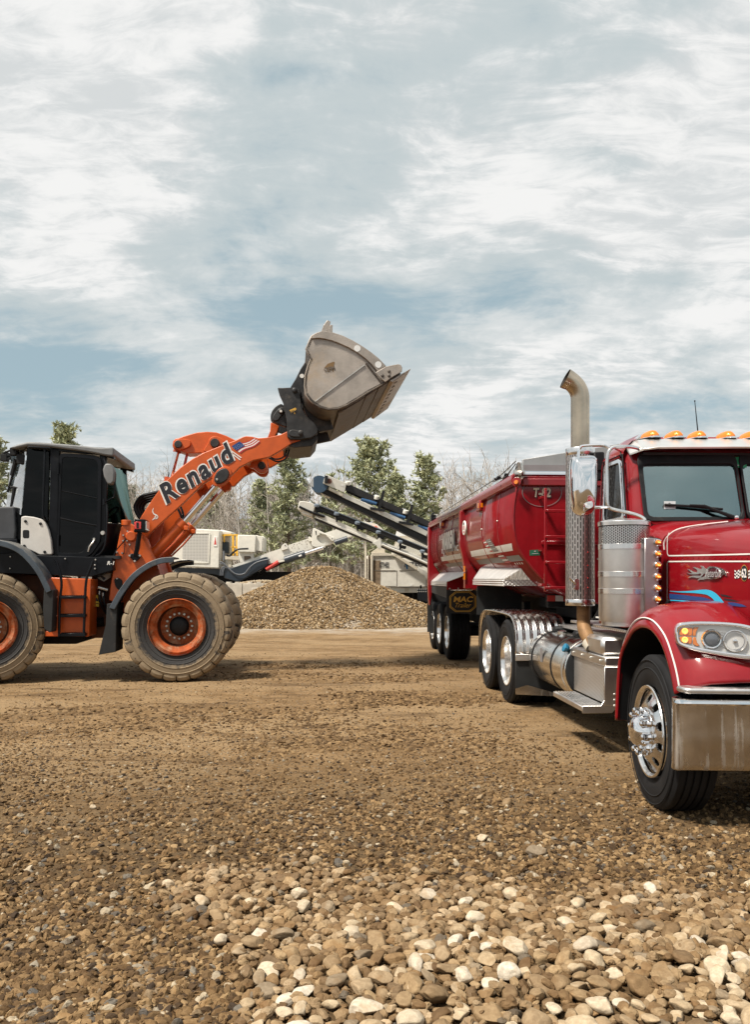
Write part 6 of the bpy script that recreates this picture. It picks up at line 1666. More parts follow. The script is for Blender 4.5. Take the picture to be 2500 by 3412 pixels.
        mo = m_.build('side_mirror', m_chrome, root, angle=60)
        br = MB()
        def pt(u, v, a): 
            p = ta(u, v, a); return p if s > 0 else mir(p)
        br.tube(cr([pt(1928, 1536, 6.64), pt(1930, 1505, 6.64), pt(1935, 1491, 6.64), pt(1948, 1486, 6.64), pt(2007, 1484, 6.62), pt(2034, 1492, 6.62)], 5), .013, 8)
        br.tube(cr([pt(1974, 1691, 6.66), pt(2023, 1690, 6.62), pt(2030, 1688, 6.62)], 4), .012, 8)
        br.build('mirror_arm', m_chrome, mo)
        br = MB(); br.tube(cr([pt(2153, 1738, 6.50), pt(2145, 1726, 6.52), pt(2118, 1714, 6.56), pt(2066, 1702, 6.6), pt(2036, 1694, 6.62), pt(2026, 1680, 6.62), pt(2024, 1620, 6.62), pt(2024, 1540, 6.62), pt(2030, 1505, 6.62), pt(2048, 1490, 6.62), pt(2094, 1488, 6.6), pt(2125, 1493, 6.62), pt(2140, 1501, 6.66)], 6), .015, 9)
        br.tube([pt(2046, 1490, 6.62), pt(2070, 1505, 6.9), pt(2080, 1512, 7.0)], .010, 7); br.build('mirror_bracket', m_alu, mo)
    # ---- exhaust stack
    for s in (1, -1):
        cb_, ca = 2.352, 7.65; x = tp(cb_, ca, 0); x.x *= s
        sh = MB(); sh.lathe([(.136, 1.325 - 2), (.136, 2.80 - 2), (.125, 2.805 - 2), (.09, 2.81 - 2)], (x.x, x.y, 2), (0, 0, 1), 40); sh.build('stack_shroud', m_shroud, root, origin=(x.x, x.y, 2))
        for z0, z1 in ((1.315, 1.375), (2.745, 2.815)):
          rg = MB(); rg.lathe([(.1365, z0), (.139, z0 + .004), (.139, z1 - .004), (.1365, z1)], (x.x, x.y, 0), (0, 0, 1), 40); rg.build('shroud_band', m_alu, root)
        pp = MB(); ctr = [(2.6, .088)]
        def arc(z0, rr, n_, tmax): return [Vector((x.x - s * rr * (1 - math.cos(R(tmax) * k / n_)), x.y, z0 + rr * math.sin(R(tmax) * k / n_))) for k in range(n_ + 1)]
        path = [Vector((x.x, x.y, 2.6))] + arc(3.29, .20, 12, 66); d = (path[-1] - path[-2]).normalized(); path.append(path[-1] + d * .03)
        ro_ = [.088] * (len(path) - 4) + [.089, .091, .094, .096]
        pp.tube(path, ro_, 32, False); pp.build('exhaust_pipe', m_stack, root, angle=60)
        pp = MB(); pp.tube(path[2:], [r_ - .005 for r_ in ro_[2:]], 24, False); pp.build('pipe_bore', m_bore, root, angle=60)
        el = MB(); a_ = lambda u, v, a: (ta(u, v, a) if s > 0 else mir(ta(u, v, a)))
        el.tube(cr([a_(1946, 2000, 7.65), a_(1946, 2070, 7.65), a_(1949, 2095, 7.62), a_(1960, 2122, 7.55), a_(1980, 2146, 7.45), a_(2003, 2166, 7.35)], 6), .064, 20); el.build('exhaust_elbow', m_elbow, root)
        el = MB(); el.tube([a_(1965, 2138, 7.52), a_(1978, 2158, 7.46)], .073, 16); el.build('pipe_wrap', M('pipe_wrap_cloth', (.5, .46, .38), .9), root)
        el = MB(); el.tube(cr([a_(1900, 1925, 7.5), a_(1912, 1938, 7.5), a_(1921, 1945, 7.5)], 4), .012, 6); el.lathe([(0, .02), (.022, .02), (.024, 0)], a_(1921, 1936, 7.51), (0, -1, 0), 10); el.lathe([(0, .02), (.022, .02), (.024, 0)], a_(1921, 1958, 7.51), (0, -1, 0), 10); el.box(a_(1921, 1947, 7.53), (.05, .02, .09)); el.build('stack_clamp', m_alu, root)
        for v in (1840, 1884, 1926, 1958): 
            g = MB(); g.sphere(a_(1960, v, 7.52), .007, 8, 5); g.build('shroud_glint', m_redlens, root)  # small glowing beads stand in for red glints on the shroud
        bx = MB(); bx.box(a_(1992, 1540, 7.55), (.10, .12, .18)); bx.box(a_(1996, 1580, 7.55), (.08, .1, .12)); bx.build('stack_bracket', m_black_matt, root, bevel=.01)
    # ---- step box in front of the tank
    for s in (1, -1):
        def bq(b0, b1, a0, a1, z0, z1, name, mat, bev=.008, par=root):
            m_ = MB(); c_ = tp((b0 + b1) / 2, (a0 + a1) / 2, (z0 + z1) / 2); c_.x *= s; m_.box(c_, (b1 - b0, a1 - a0, z1 - z0)); return m_.build(name, mat, par, bevel=bev)
        bx = bq(2.395, 2.95, 7.0, 8.0, .46, .80, 'step_box', m_tread_fine)
        bq(2.37, 2.97, 6.985, 8.015, .80, .885, 'box_lid', m_alu_brushed)
        bq(2.36, 2.97, 6.975, 6.998, .46, .80, 'box_end_plate', m_alu_brushed, .004)
        bq(2.17, 2.395, 7.0, 7.95, .405, .452, 'step_tread', m_alu_brushed, .006)
        for k in range(7): bq(2.19 + k * .029, 2.20 + k * .029, 7.01, 7.94, .453, .459, 'tread_rib', m_alu, 0)
        br = MB(); q = [tp(b, 6.99, z) for b, z in ((2.165, .395), (2.43, .395), (2.47, .44), (2.47, .60), (2.43, .62), (2.33, .46), (2.165, .46))]
        if s < 0: q = [mir(p) for p in q]
        br.ext(q, (0, -.012, 0)); br.build('step_bracket', m_alu_brushed, root, bevel=.003)
        br = MB(); bolts(br, [tp(2.45, 6.978, z) if s > 0 else mir(tp(2.45, 6.978, z)) for z in (.46, .51, .56)], .012, .01, 8)
        for k in range(4): bolts(br, [tp(2.364, 7.1 + k * .27, .845) if s > 0 else mir(tp(2.364, 7.1 + k * .27, .845))], .010, .01, 8)
        br.build('step_bolt', m_bolt, root)
        bq(2.36, 2.75, 7.05, 7.5, .887, 1.055, 'tool_box', m_alu_brushed, .03)
        bq(2.45, 2.9, 6.7, 8.3, 1.115, 1.14, 'running_board', m_tread, .004)
        # fuel tank
        tk = MB(); c_ = tp(2.615, 0, 0); c_.x *= s
        y0, y1 = 8.02 - A0, 9.55 - A0
        tk.lathe([(0, y0 - .035), (.16, y0 - .03), (.26, y0 - .012), (.300, y0), (.312, y0 + .02), (.315, y0 + .05), (.315, y1 - .05), (.312, y1 - .02), (.30, y1), (.2, y1 + .025), (0, y1 + .03)], (c_.x, 0, .645), (0, 1, 0), 56); tko = tk.build('fuel_tank', M('tank_aluminium', (.80, .785, .75), .20, 1.0, rvar=.18, dust=.22, dcol=(.45, .41, .35), dscale=2.2, up=.1), root)
        for y in (8.12, 8.52, 9.35):
            t_ = MB(); t_.lathe([(.315, -.020), (.321, -.018), (.321, .018), (.315, .020)], (c_.x, y - A0, .645), (0, 1, 0), 56); t_.build('tank_strap', m_alu_brushed if y < 8.2 else m_black_matt, tko)
        t_ = MB(); t_.lathe([(0, -.045), (.24, -.042), (.30, -.02), (.302, 0)], (c_.x, y0 + .01, .645), (0, 1, 0), 40); t_.build('tank_end', m_black_matt, tko)
        for y in (8.5, 9.3): t_ = MB(); t_.box((c_.x + .1 * s, y - A0, .98), (.34, .13, .07)); t_.build('tank_bracket', m_black_matt, tko, bevel=.02)
        t_ = MB(); t_.lathe([(.05, 0), (.05, .035), (.03, .05), (0, .05)], (c_.x - .07 * s, 8.95 - A0, .945), (0, 0, 1), 14); t_.box((c_.x - .10 * s, 9.1 - A0, .945), (.05, .12, .02)); t_.build('filler_cap', m_alu, tko)
        t_ = MB(); q = ta(1895, 2163, 8.1); q.x *= s; t_.lathe([(.03, 0), (.032, .02), (.045, .022), (.045, .05), (.02, .06), (0, .06)], q, (-.9 * s, -.1, .4), 8); t_.build('blue_cap', flat('blue_plastic', (.02, .16, .28), .4), tko)
        q0 = tp(2.300, 8.9, .72); q0.x *= s
        t_ = MB(); t_.ext(rounded([q0 + Vector((0, a, z)) for a, z in ((-.05, -.075), (.05, -.075), (.05, .075), (-.05, .075))], .015), (-.004 * s, 0, 0)); t_.build('tank_badge', m_greyprint, tko)
        # drive fender: one corrugated sheet over both axles
        pth = cr([(9.62, .655), (9.635, .85), (9.70, 1.0), (9.86, 1.09), (10.15, 1.118), (10.8, 1.125), (11.45, 1.118), (11.75, 1.09), (11.96, 1.0), (12.06, .85), (12.10, .55)], 5)
        rings = []; N = 57
        for i, q in enumerate(pth):
            t_ = (pth[min(i + 1, len(pth) - 1)] - pth[max(i - 1, 0)]).normalized(); nn = Vector((-t_[1], t_[0]))
            row = []
            for k in range(N):
                f_ = k / (N - 1); wv = .016 * math.cos(f_ * 2 * math.pi * 7) ; e_ = 0 if 0 < k < N - 1 else -.02
                p_ = tp(2.165 + .64 * f_, q[0] + nn[0] * (wv + e_), q[1] + nn[1] * (wv + e_)); row.append(p_ if s > 0 else mir(p_))
            rings.append(row)
        f_ = MB(); f_.loft(rings, False, False); fo = f_.build('drive_fender', m_alu, root, solid=.006, angle=70)
        bq(2.17, 2.80, 9.60, 9.62, .585, .665, 'fender_edge', m_alu_brushed, .003)
        bq(2.175, 2.78, 9.63, 9.645, .22, .60, 'fender_flap', m_flap, .003)
        br = MB(); q = [tp(b, 9.56, z) for b, z in ((2.16, .19), (2.70, .16), (2.58, .22), (2.30, .30), (2.16, .26))]
        if s < 0: q = [mir(p) for p in q]
        br.ext(q, (0, .012, 0)); br.build('flap_bracket', m_steel_streaked, root)
        bq(2.18, 2.78, 12.12, 12.135, .15, .58, 'rear_flap', m_flap, .003)
    # fuzzy hood latch
    g = MB(); g.tube([hs_(2215, 2030, .03), hs_(2228, 2010, .03), hs_(2231, 2000, .03)], [.02, .022, .012], 8); g.build('hood_latch', m_black_matt, root)
    return root
build_truck()
# ---------------------------------------------------------------- red half-round dump trailer
A1 = 15.0
RF = Frame(BC * math.cos(TA) - A1 * math.sin(TA), BC * math.sin(TA) + A1 * math.cos(TA), TA)
def rp(b, a, z): return Vector((b - BC, a - A1, z))
def rb(u, v, b): return RF.on(u, v, 0, b - BC)
def ra(u, v, a): return RF.on(u, v, 1, a - A1)
def build_trailer():
    root = empty('dump_trailer', (RF.o.x, RF.o.y, 0), RF.a)
    tag(root, 'red half round dump trailer with slatted silver fender tops behind the tractor', 'dump trailer')
    mir = lambda p: Vector((-p.x, p.y, p.z))
    SEC = [(2.13, 2.72), (2.10, 2.55), (2.078, 2.40), (2.072, 2.25), (2.082, 2.12), (2.11, 1.99), (2.163, 1.87), (2.245, 1.755), (2.36, 1.62), (2.52, 1.48), (2.72, 1.37), (3.0, 1.29), (BC, 1.27)]
    sec = [(p[0], p[1]) for p in cr(SEC, 3)]
    full = sec + [(2 * BC - b, z) for b, z in sec[-2::-1]]
    def secb(z):
        for (b0, z0), (b1, z1) in zip(sec, sec[1:]):
            if z1 <= z <= z0: return b0 + (b1 - b0) * (z0 - z) / (z0 - z1 + 1e-9)
        return sec[0][0]
    AB, AR = 9.32, 17.6
    t = MB()
    t.loft([[rp(b, a, z) for b, z in full] for a in (AB, 11.4, 12.9, 15.2, AR)], False, False)
    tub = t.build('tub', m_red_tr, root, solid=.012, angle=60)
    bl = MB(); bl.ext([rp(b, AB + .0, z) for b, z in full], (0, -.02, 0)); bulk = bl.build('bulkhead', m_red_tr, root, bevel=.004)
    bl = MB(); bl.ext([rp(b, AR, z) for b, z in full], (0, .05, 0)); bl.build('tailgate', m_red_tr, root)
    e = MB(); e.tube([rp(b, AB - .02, z) for b, z in full], .012, 6); e.build('bulkhead_bead', m_red_tr, root)
    e = MB(); e.box(rp(BC, AB - .05, 2.685), (2 * (BC - 2.17), .07, .085)); e.build('bulkhead_header', m_red_tr, root, bevel=.01)
    e = MB(); e.box(rp(BC, AB - .03, 1.985), (2 * (BC - 2.40), .03, .05)); e.build('bulkhead_rib', m_red_tr, root, bevel=.006)
    # weld seams round the tub
    for a in (10.2, 11.3, 14.3, 16.4):
        e = MB(); e.tube([rp(b - .004, a, z) for b, z in sec], .006, 5); e.build('tub_seam', m_red_tr, root)
    rv = MB()
    for a, z in ((10.2, 2.30), (11.3, 2.26)): rv.sphere(rp(secb(z) - .004, a, z), .014, 8, 6)
    rv.build('tub_stud', m_bolt, root)
    for s in (1, -1):
        def R_(b, a, z): p = rp(b, a, z); return p if s > 0 else mir(p)
        rl = MB(); rings = []
        for a in (9.30, AR + .05):
            rings.append([R_(2.06, a, 2.66), R_(2.05, a, 2.72), R_(2.055, a, 2.765), R_(2.075, a, 2.79), R_(2.11, a, 2.80), R_(2.19, a, 2.80), R_(2.20, a, 2.70), R_(2.15, a, 2.66)])
        rl.loft(rings); rl.build('top_rail', m_red_tr, root, bevel=.01)
        # small amber lamp boxes under the rail
        for a in (11.45, 15.55):
            bx = MB(); bx.box(R_(2.085, a, 2.60), (.085, .28, .16)); bo = bx.build('lamp_box', m_red_tr, root, bevel=.015)
            bx = MB(); bx.box(R_(2.070, a + .0 - .145, 2.60), (.03, .012, .06)); bx.build('side_lamp', m_amber, bo)
            bx = MB(); bx.box(R_(2.040, a - .05, 2.60), (.010, .10, .07)); bx.build('side_lamp', m_amber, bo)
        # stakes
        st = MB(); pts = [(2.02, 2.66), (2.02, 2.10), (2.06, 1.94), (2.10, 1.70), (2.10, 1.40), (2.62, 1.40), (2.40, 1.56), (2.20, 1.80), (2.12, 2.0), (2.09, 2.25), (2.13, 2.66)]
        st.ext([R_(b, 12.95, z) for b, z in pts], (0, .16, 0)); st.build('side_stake', m_red_tr, root, bevel=.012)
        st = MB(); pts = [(2.03, 2.68), (2.03, 1.35), (2.05, .98), (2.075, .98), (2.14, 1.45), (2.36, 1.58), (2.16, 1.85), (2.10, 2.2), (2.14, 2.68)]
        st.ext([R_(b, 17.45, z) for b, z in pts], (0, .2, 0)); st.build('rear_stake', m_red_tr, root, bevel=.015)
        # fender tops: front one hipped, with sheets of tread plate at its nose
        def deck(af, ar, ofr, zo, zi, ifr, irr, nose):
            b0 = 2.10; o0, o1 = R_(b0, ofr, zo), R_(b0, ar, zo); bi = secb(zi) + .02; i0, i1 = R_(bi + (.13 if nose else 0), ifr, zi + (.015 if nose else 0)), R_(bi, irr, zi)
            d = MB(); N = 12
            for k in range(N):
                f0, f1 = k / N, (k + .86) / N
                q = [o0.lerp(i0, f0), o1.lerp(i1, f0), o1.lerp(i1, f1), o0.lerp(i0, f1)]; up = Vector((0, 0, .016))
                d = MB(); d.ext(q, up); d.build('fender_slat', m_deck, root, bevel=.003)
            d = MB(); d.ext([o0, o1, i1, i0], (0, 0, .006)); d.build('fender_sheet', m_deck, root)
            for k in range(3):
                d = MB(); p, q = o0 + Vector((0, 0, -.015 - .028 * k)), o1 + Vector((0, 0, -.015 - .028 * k)); d.beam(p, q, .03, .020); d.build('fender_rail', m_deck, root, bevel=.006)
            if nose:
                far = R_(2.95, ofr - .05, zo); d = MB(); d.ext([o0, i0, far], (0, -.012, 0)); d.ext([o0, far, far - Vector((0, 0, .075)), o0 - Vector((0, 0, .075))], (0, -.012, 0)); d.build('fender_nose', m_tread, root)
        deck(0, 12.15, 9.98, 1.555, 1.745, 9.80, 12.4, True)
        deck(0, 18.0, 15.05, 1.50, 1.69, 13.15, 17.4, False)
        pl = MB(); pl.ext([R_(b, 14.98, z) for b, z in ((2.085, 1.50), (2.085, 1.355), (2.66, 1.355), (2.66, 1.46), (2.50, 1.62), (2.30, 1.66))], (0, -.02, 0)); plo = pl.build('fender_front_panel', m_red_tr, root, bevel=.004)
        g = MB()
        for b in (2.14, 2.30, 2.47, 2.62): g.lathe([(0, .01), (.014, .01), (.016, 0)], R_(b, 14.96, 1.38), (0, -1, 0), 8)
        g.build('panel_bolt', m_bolt, plo)
        fl = MB(); fl.ext([R_(b, 14.97, z) for b, z in ((2.085, 1.345), (2.68, 1.345), (2.70, .90), (2.085, .92))], (0, .012, 0)); fo = fl.build('mud_flap', m_flap, root)
        if s > 0:
            oc = [(-.25, -.10), (-.25, .10), (-.14, .19), (.14, .19), (.25, .10), (.25, -.10), (.14, -.19), (-.14, -.19)]
            c0 = rp(2.385, 14.962, 1.135); P2 = lambda k, o=0: [c0 + Vector((x * k, -o, y * k)) for x, y in oc]
            g = MB(); g.ring_plate(P2(1.0), P2(.955), (0, -.003, 0), 64); g.build('flap_border', m_gold, fo)
            g = MB(); g.ring_plate(P2(.90), P2(.865), (0, -.003, 0), 64); g.build('flap_border', m_gold, fo)
            put_text('MAC', c0 + Vector((.01, -.003, .045)), (1, 0, 0), (0, 0, 1), .105, m_gold, fo, 'flap_lettering', shear=.15, offset=.03, fit=.37)
            put_text('Trailer', c0 + Vector((.01, -.003, -.065)), (1, 0, 0), (0, 0, 1), .085, m_gold, fo, 'flap_lettering', shear=.45, fit=.30)
        fl = MB(); fl.ext([R_(b, 12.2, z) for b, z in ((2.16, 1.46), (2.85, 1.46), (2.85, 1.02), (2.16, 1.02))], (0, .012, 0)); fl.build('front_mud_flap', m_flap, root)
        fl = MB(); fl.ext([R_(b, 18.15, z) for b, z in ((2.09, 1.40), (2.62, 1.40), (2.62, .36), (2.09, .36))], (0, .012, 0)); fl.build('rear_mud_flap', m_flap, root)
        fl = MB(); fl.ext([R_(2.10, a, z) for a, z in ((15.1, 1.46), (18.1, 1.46), (18.1, 1.28), (15.1, 1.20))], (.02 * s, 0, 0)); fl.build('fender_skirt', m_flap, root)
        for a in (15.62, 16.78, 17.94): dish_wheel(root, 2.165 + .20, a - 8.0, s, dual=False, w=.40, name='trailer_wheel')
        for z in (1.72, 1.60): g = MB(); g.box(R_(2.085, 12.93, z), (.03, .02, .10)); g.build('stake_lamp', m_amber, root)
        g = MB(); g.tube([R_(2.56, 14.9, 1.55), R_(2.58, 14.9, 1.36)], .035, 8); g.build('tail_lamp', m_redlens, root)
    # chassis
    c = MB()
    for s in (-1, 1): c.box((s * .45, .2, 1.08), (.10, 6.0, .28))
    c.box((0, -4.6, 1.24), (1.0, 1.8, .14)); c.cyl((0, -4.1, 1.1), (0, -4.1, 1.25), .3, 16)
    for a in (15.62, 16.78, 17.94): c.cyl(rp(2.3, a, .525), rp(2 * BC - 2.3, a, .525), .075, 12)
    for s in (-1, 1): c.box((s * .45, 1.8, .78), (.12, 3.4, .22)); c.box((s * .46, -5.2, 1.2), (.09, 1.2, .22))
    c.build('trailer_frame', m_under, root, bevel=.01)
    c = MB(); c.box(rp(BC, 9.75, 1.30), (1.6, .12, .16)); c.build('front_crossmember', m_under, root, bevel=.01)
    rt = MB()
    for k in range(10): rt.box(rp(2.62 + .1 * k, 9.68, 1.33), (.096, .01, .07), None, k % 2)
    rt.build('reflective_tape', [m_redprint, m_white], root)
    # ladder on the bulkhead
    lad = MB()
    lb0 = ra(1819, 1700, 9.12).x + BC
    for b in (lb0, 2.83): lad.beam(rp(b, 9.12, 2.60), rp(b, 9.12, 1.42), .030, .035, (0, 1, 0))
    lo = lad.build('ladder', m_red_tr, root, bevel=.005)
    for z in (2.34, 2.045, 1.755, 1.465):
        g = MB(); g.box(rp(2.60, 9.12, z), (.42, .07, .032)); g.build('ladder_rung', m_red_tr, lo, bevel=.004)
    g = MB()
    for z in (2.5, 1.9, 1.5): g.box(rp(2.376, 9.21, z), (.03, .16, .03)); g.box(rp(2.83, 9.21, z), (.03, .16, .03))
    g.build('ladder_bracket', m_red_tr, lo)
    # lettering and stickers on the bulkhead
    c0 = ra(1807, 1641, AB - .025)
    el = [c0 + Vector((.235 * math.cos(t), 0, .165 * math.sin(t))) for t in [2 * math.pi * k / 40 for k in range(40)]]
    g = MB(); g.ring_plate(el, [c0 + (p - c0) * .965 for p in el], (0, -.002, 0), 60); g.build('number_ring', m_greyprint, bulk)
    put_text('T-82', c0 + Vector((.008, -.002, -.008)), (1, 0, 0), (0, 0, 1), .115, m_ink, bulk, 'trailer_number', shear=.12, offset=.045, fit=.212)
    put_text('T-82', c0 + Vector((0, -.004, 0)), (1, 0, 0), (0, 0, 1), .11, flat('cream_print', (.62, .55, .42)), bulk, 'trailer_number', shear=.12, offset=.035, fit=.205)
    g = MB(); g.add([ra(u, v, AB - .023) for u, v in ((1766, 1851), (1801, 1850), (1801, 1831), (1766, 1833))], [(0, 1, 2, 3)]); so = g.build('registration_sticker', m_darkgreen, bulk, flat=True)
    for px in ([(1774, 1846), (1796, 1845), (1796, 1843), (1774, 1844)], [(1781, 1839), (1787, 1839), (1787, 1835), (1781, 1835)]):
        g = MB(); g.add([ra(u, v, AB - .026) for u, v in px], [(0, 1, 2, 3)]); g.build('sticker_print', m_silver, so, flat=True)
    # stripes and marks following the tub
    def band(a0, a1, z0, z1, mat, name, slope=0, out=.004, sl1=None):
        mb = MB(); N = 8; M_ = 5; vs = []
        for i in range(N + 1):
            for j in range(M_ + 1):
                f = i / N; z = z0 + (z1 - z0) * j / M_; a = a0 + (a1 - a0) * f + slope * (z - z0)
                vs.append(rp(secb(z) - out, a, z))
        fs = [(i * (M_ + 1) + j, (i + 1) * (M_ + 1) + j, (i + 1) * (M_ + 1) + j + 1, i * (M_ + 1) + j + 1) for i in range(N) for j in range(M_)]
        mb.add(vs, fs); return mb.build(name, mat, root, recalc=False)
    band(9.62, 12.55, 1.905, 1.99, m_white, 'white_stripe', -.9); band(9.42, 12.3, 1.78, 1.85, m_greyprint, 'dark_stripe', .5)
    band(13.55, 16.05, 1.905, 1.99, m_white, 'white_stripe', -.9); band(13.6, 15.8, 1.785, 1.85, m_greyprint, 'dark_stripe', .5)
    for k in range(4): band(9.55 + .12 * k, 9.60 + .12 * k, 1.742, 1.765, m_white, 'seam_patch', 0, .006)
    # flag in tatters
    r = random.Random(4)
    for k in range(13):
        z0 = 2.10 - .026 * k; a0 = 11.05 - .05 * k
        if k < 7: band(a0, a0 - .33, z0 - .022, z0, m_greyprint, 'torn_flag_field', -.6, .007)
        band(a0 + (.02 if k < 7 else 0), a0 + .22 if k < 7 else a0 - .34, z0 - .014, z0 + .002, m_white if k % 2 else m_flagred, 'torn_flag_stripe', -.8 + .5 * r.random(), .008)
        if k < 7 and k % 2: band(a0 - .05, a0 - .28, z0 - .012, z0 - .006, m_white, 'torn_flag_star_row', -.6, .009)
    cc = rp(secb(2.24) - .012, 14.55, 2.25); sd = Vector((0, -1, 0)); up = Vector((secb(2.20) - secb(2.30), 0, -.1)).normalized() * -1
    up = Vector((0, 0, 1))
    put_text('WARREN', cc + Vector((-.004, -.09, -.06)), sd, up, .30, m_greyprint, root, 'company_lettering', offset=.03, fit=1.5)
    put_text('WARREN', cc + Vector((-.018, 0, 0)), sd, up, .32, m_white, root, 'company_lettering', offset=.055, fit=1.55)
    put_text('BRUCE', cc + Vector((-.01, .95, .10)), sd, up, .10, m_white, root, 'company_lettering', offset=.02, fit=.5)
    put_text('INC.', cc + Vector((-.01, -1.05, -.17)), sd, up, .10, m_white, root, 'company_lettering', offset=.02, fit=.42)
    st = MB()
    for a, z, q in ((15.50, 2.10, .09), (15.38, 2.03, .07), (15.25, 1.985, .055)):
        c_ = rp(secb(z) - .012, a, z); P5 = []
        for k in range(10): t_ = math.pi / 2 + math.pi * k / 5; rr = q if k % 2 == 0 else q * .42; P5.append(c_ + Vector((0, -rr * 1.6 * math.cos(t_), rr * math.sin(t_))))
        st.add(P5, [tuple(range(10))])
    st.build('lettering_star', m_white, root, recalc=False, flat=True)
    # round plate hung beside the stake
    c_ = rp(2.045, 12.62, 2.36); d = MB(); d.lathe([(0, .02), (.110, .02), (.115, .01), (.115, 0)], c_, (-1, -.04, 0), 28); do = d.build('round_plate', m_white, root)
    n_ = Vector((-1, -.04, 0)).normalized(); sx = n_.cross(Vector((0, 0, 1))).normalized()
    for dx, dz, w, h in ((0, .065, .07, .04), (-.04, 0, .045, .065), (.045, .0, .035, .06), (0, -.065, .06, .035)):
        q = c_ + n_ * .022 + sx * dx + Vector((0, 0, dz)); d = MB(); d.add([q - sx * w / 2 - Vector((0, 0, h / 2)), q + sx * w / 2 - Vector((0, 0, h / 2)), q + sx * w / 2 + Vector((0, 0, h / 2)), q - sx * w / 2 + Vector((0, 0, h / 2))], [(0, 1, 2, 3)]); d.build('plate_mark', m_flagred if dz < .05 else m_ink, do, flat=True)
    # tarp gear: bright roller across the front, end disc, cap, cables, levers
    tr = MB(); tr.cyl(rp(2.20, 9.30, 2.775), rp(2 * BC - 2.20, 9.30, 2.775), .048, 18); tr.build('tarp_roller', m_chrome, root)
    tr = MB(); tr.lathe([(0, -.012), (.12, -.012), (.12, .012), (0, .012)], rp(2.14, 9.30, 2.80), (1, .12, 0), 24); tr.cyl(rp(2.08, 9.3, 2.775), rp(2.2, 9.3, 2.775), .06, 12); tr.build('roller_end', m_steel_streaked, root)
    tr = MB(); tr.lathe([(0, .03), (.022, .03), (.028, .01), (.028, 0)], ra(1722, 1607, 9.2), (-.5, -1, 0), 14); tr.build('corner_lamp', m_amber, root)
    tr = MB(); tr.lathe([(.028, .01), (.05, .008), (.055, 0), (.03, -.02)], ra(1722, 1607, 9.21), (-.4, -1, 0), 18); tr.build('corner_lamp_guard', m_red_tr, root)
    cp = MB(); cp.ext([rp(b, 9.42, z) for b, z in ((2.20, 2.80), (2.20, 2.965), (2.72, 3.05), (BC, 3.16), (2 * BC - 2.72, 3.05), (2 * BC - 2.20, 2.965), (2 * BC - 2.20, 2.80))], (0, -.05, 0)); cp.build('tarp_cap', m_grey_cap, root, bevel=.006)
    cp = MB(); cp.box(rp(BC, 9.35, 2.845), (2 * (BC - 2.21), .03, .10)); cp.build('tarp_cap_fold', m_grey_cap2, root)
    tarp = MB(); rings = []
    for a in (9.42, 13.0, 17.3):
        dr = .10 * (1 if a > 9.5 else 0)
        rings.append([rp(b, a, z - dr) for b, z in ((2.22, 2.80), (2.5, 2.87), (BC, 2.95), (2 * BC - 2.5, 2.87), (2 * BC - 2.22, 2.80))])
    tarp.loft(rings, False, False); tarp.build('rolled_tarp', m_black_matt, root, solid=.02)
    g = MB()
    for k, (u0, u1) in enumerate(((1687, 1672), (1694, 1680))): g.tube([ra(u0, 1578, 9.9), ra(u1, 1622, 9.9)], .016, 7)
    g.build('tarp_lever', m_black, root)
    g = MB(); g.tube(cr([rp(2.10, 9.30, 2.93), rp(2.08, 9.9, 2.87), rp(2.09, 10.6, 2.86), rp(2.08, 12, 2.85), rp(2.08, 14.5, 2.845), rp(2.1, 17.2, 2.84)], 5), .006, 5)
    g.tube([rp(2.10, 9.30, 2.90), rp(2.07, 9.7, 2.80), rp(2.05, 10.4, 2.82)], .006, 5); g.build('tarp_cable', m_black, root)
    g = MB(); g.sphere(ra(1664, 1591, 10.3), (.03, .05, .025), 8, 6); g.sphere(ra(1655, 1596, 10.3), (.03, .05, .02), 8, 6); g.tube([rp(2.1, 17.3, 2.80), rp(2.1, 17.35, 2.95), rp(2.15, 17.4, 2.98)], .02, 6); g.box(rp(2.12, 17.3, 2.86), (.1, .2, .12)); g.build('cable_knot', m_black, root)
    return root
m_grey_cap = M('dull_grey_sheet', (.30, .305, .31), .5, .3, var=.06, dust=.15, dcol=(.30, .27, .25))
m_grey_cap2 = M('dull_mauve_sheet', (.26, .235, .24), .5, .3, var=.06)
build_trailer()
# ---------------------------------------------------------------- crushing and screening machines, block wall
def G(Y): return lambda pts: [GND.on(u, v, 1, Y) for u, v in pts]
def machine(name, label, cat, u, Y, group=None):
    x = (u - CU) / F * Y; e = empty(name, (x, Y, gz(x, Y))); tag(e, label, cat, group); e['_o'] = 0
    del e['_o']; return e
class Part:
    """collects shapes at photo pixels on upright planes, kept in the machine's own axes"""
    def __init__(s, root): s.r = root; s.o = Vector(root.location); s.mb = MB()
    def pl(s, pts, Y, d, mi=0): s.mb.ext([GND.on(u, v, 1, Y) - s.o for u, v in pts], (0, d, 0), mi); return s
    def tube(s, pts, Y, r, n=8): s.mb.tube([GND.on(p[0], p[1], 1, p[2] if len(p) > 2 else Y) - s.o for p in pts], r, n); return s
    def box(s, u0, v0, u1, v1, Y, d): return s.pl([(u0, v0), (u1, v0), (u1, v1), (u0, v1)], Y, d)
    def done(s, name, mat, parent=None, bevel=.01, **k):
        o = s.mb.build(name, mat, parent or s.r, bevel=bevel, **k); return o
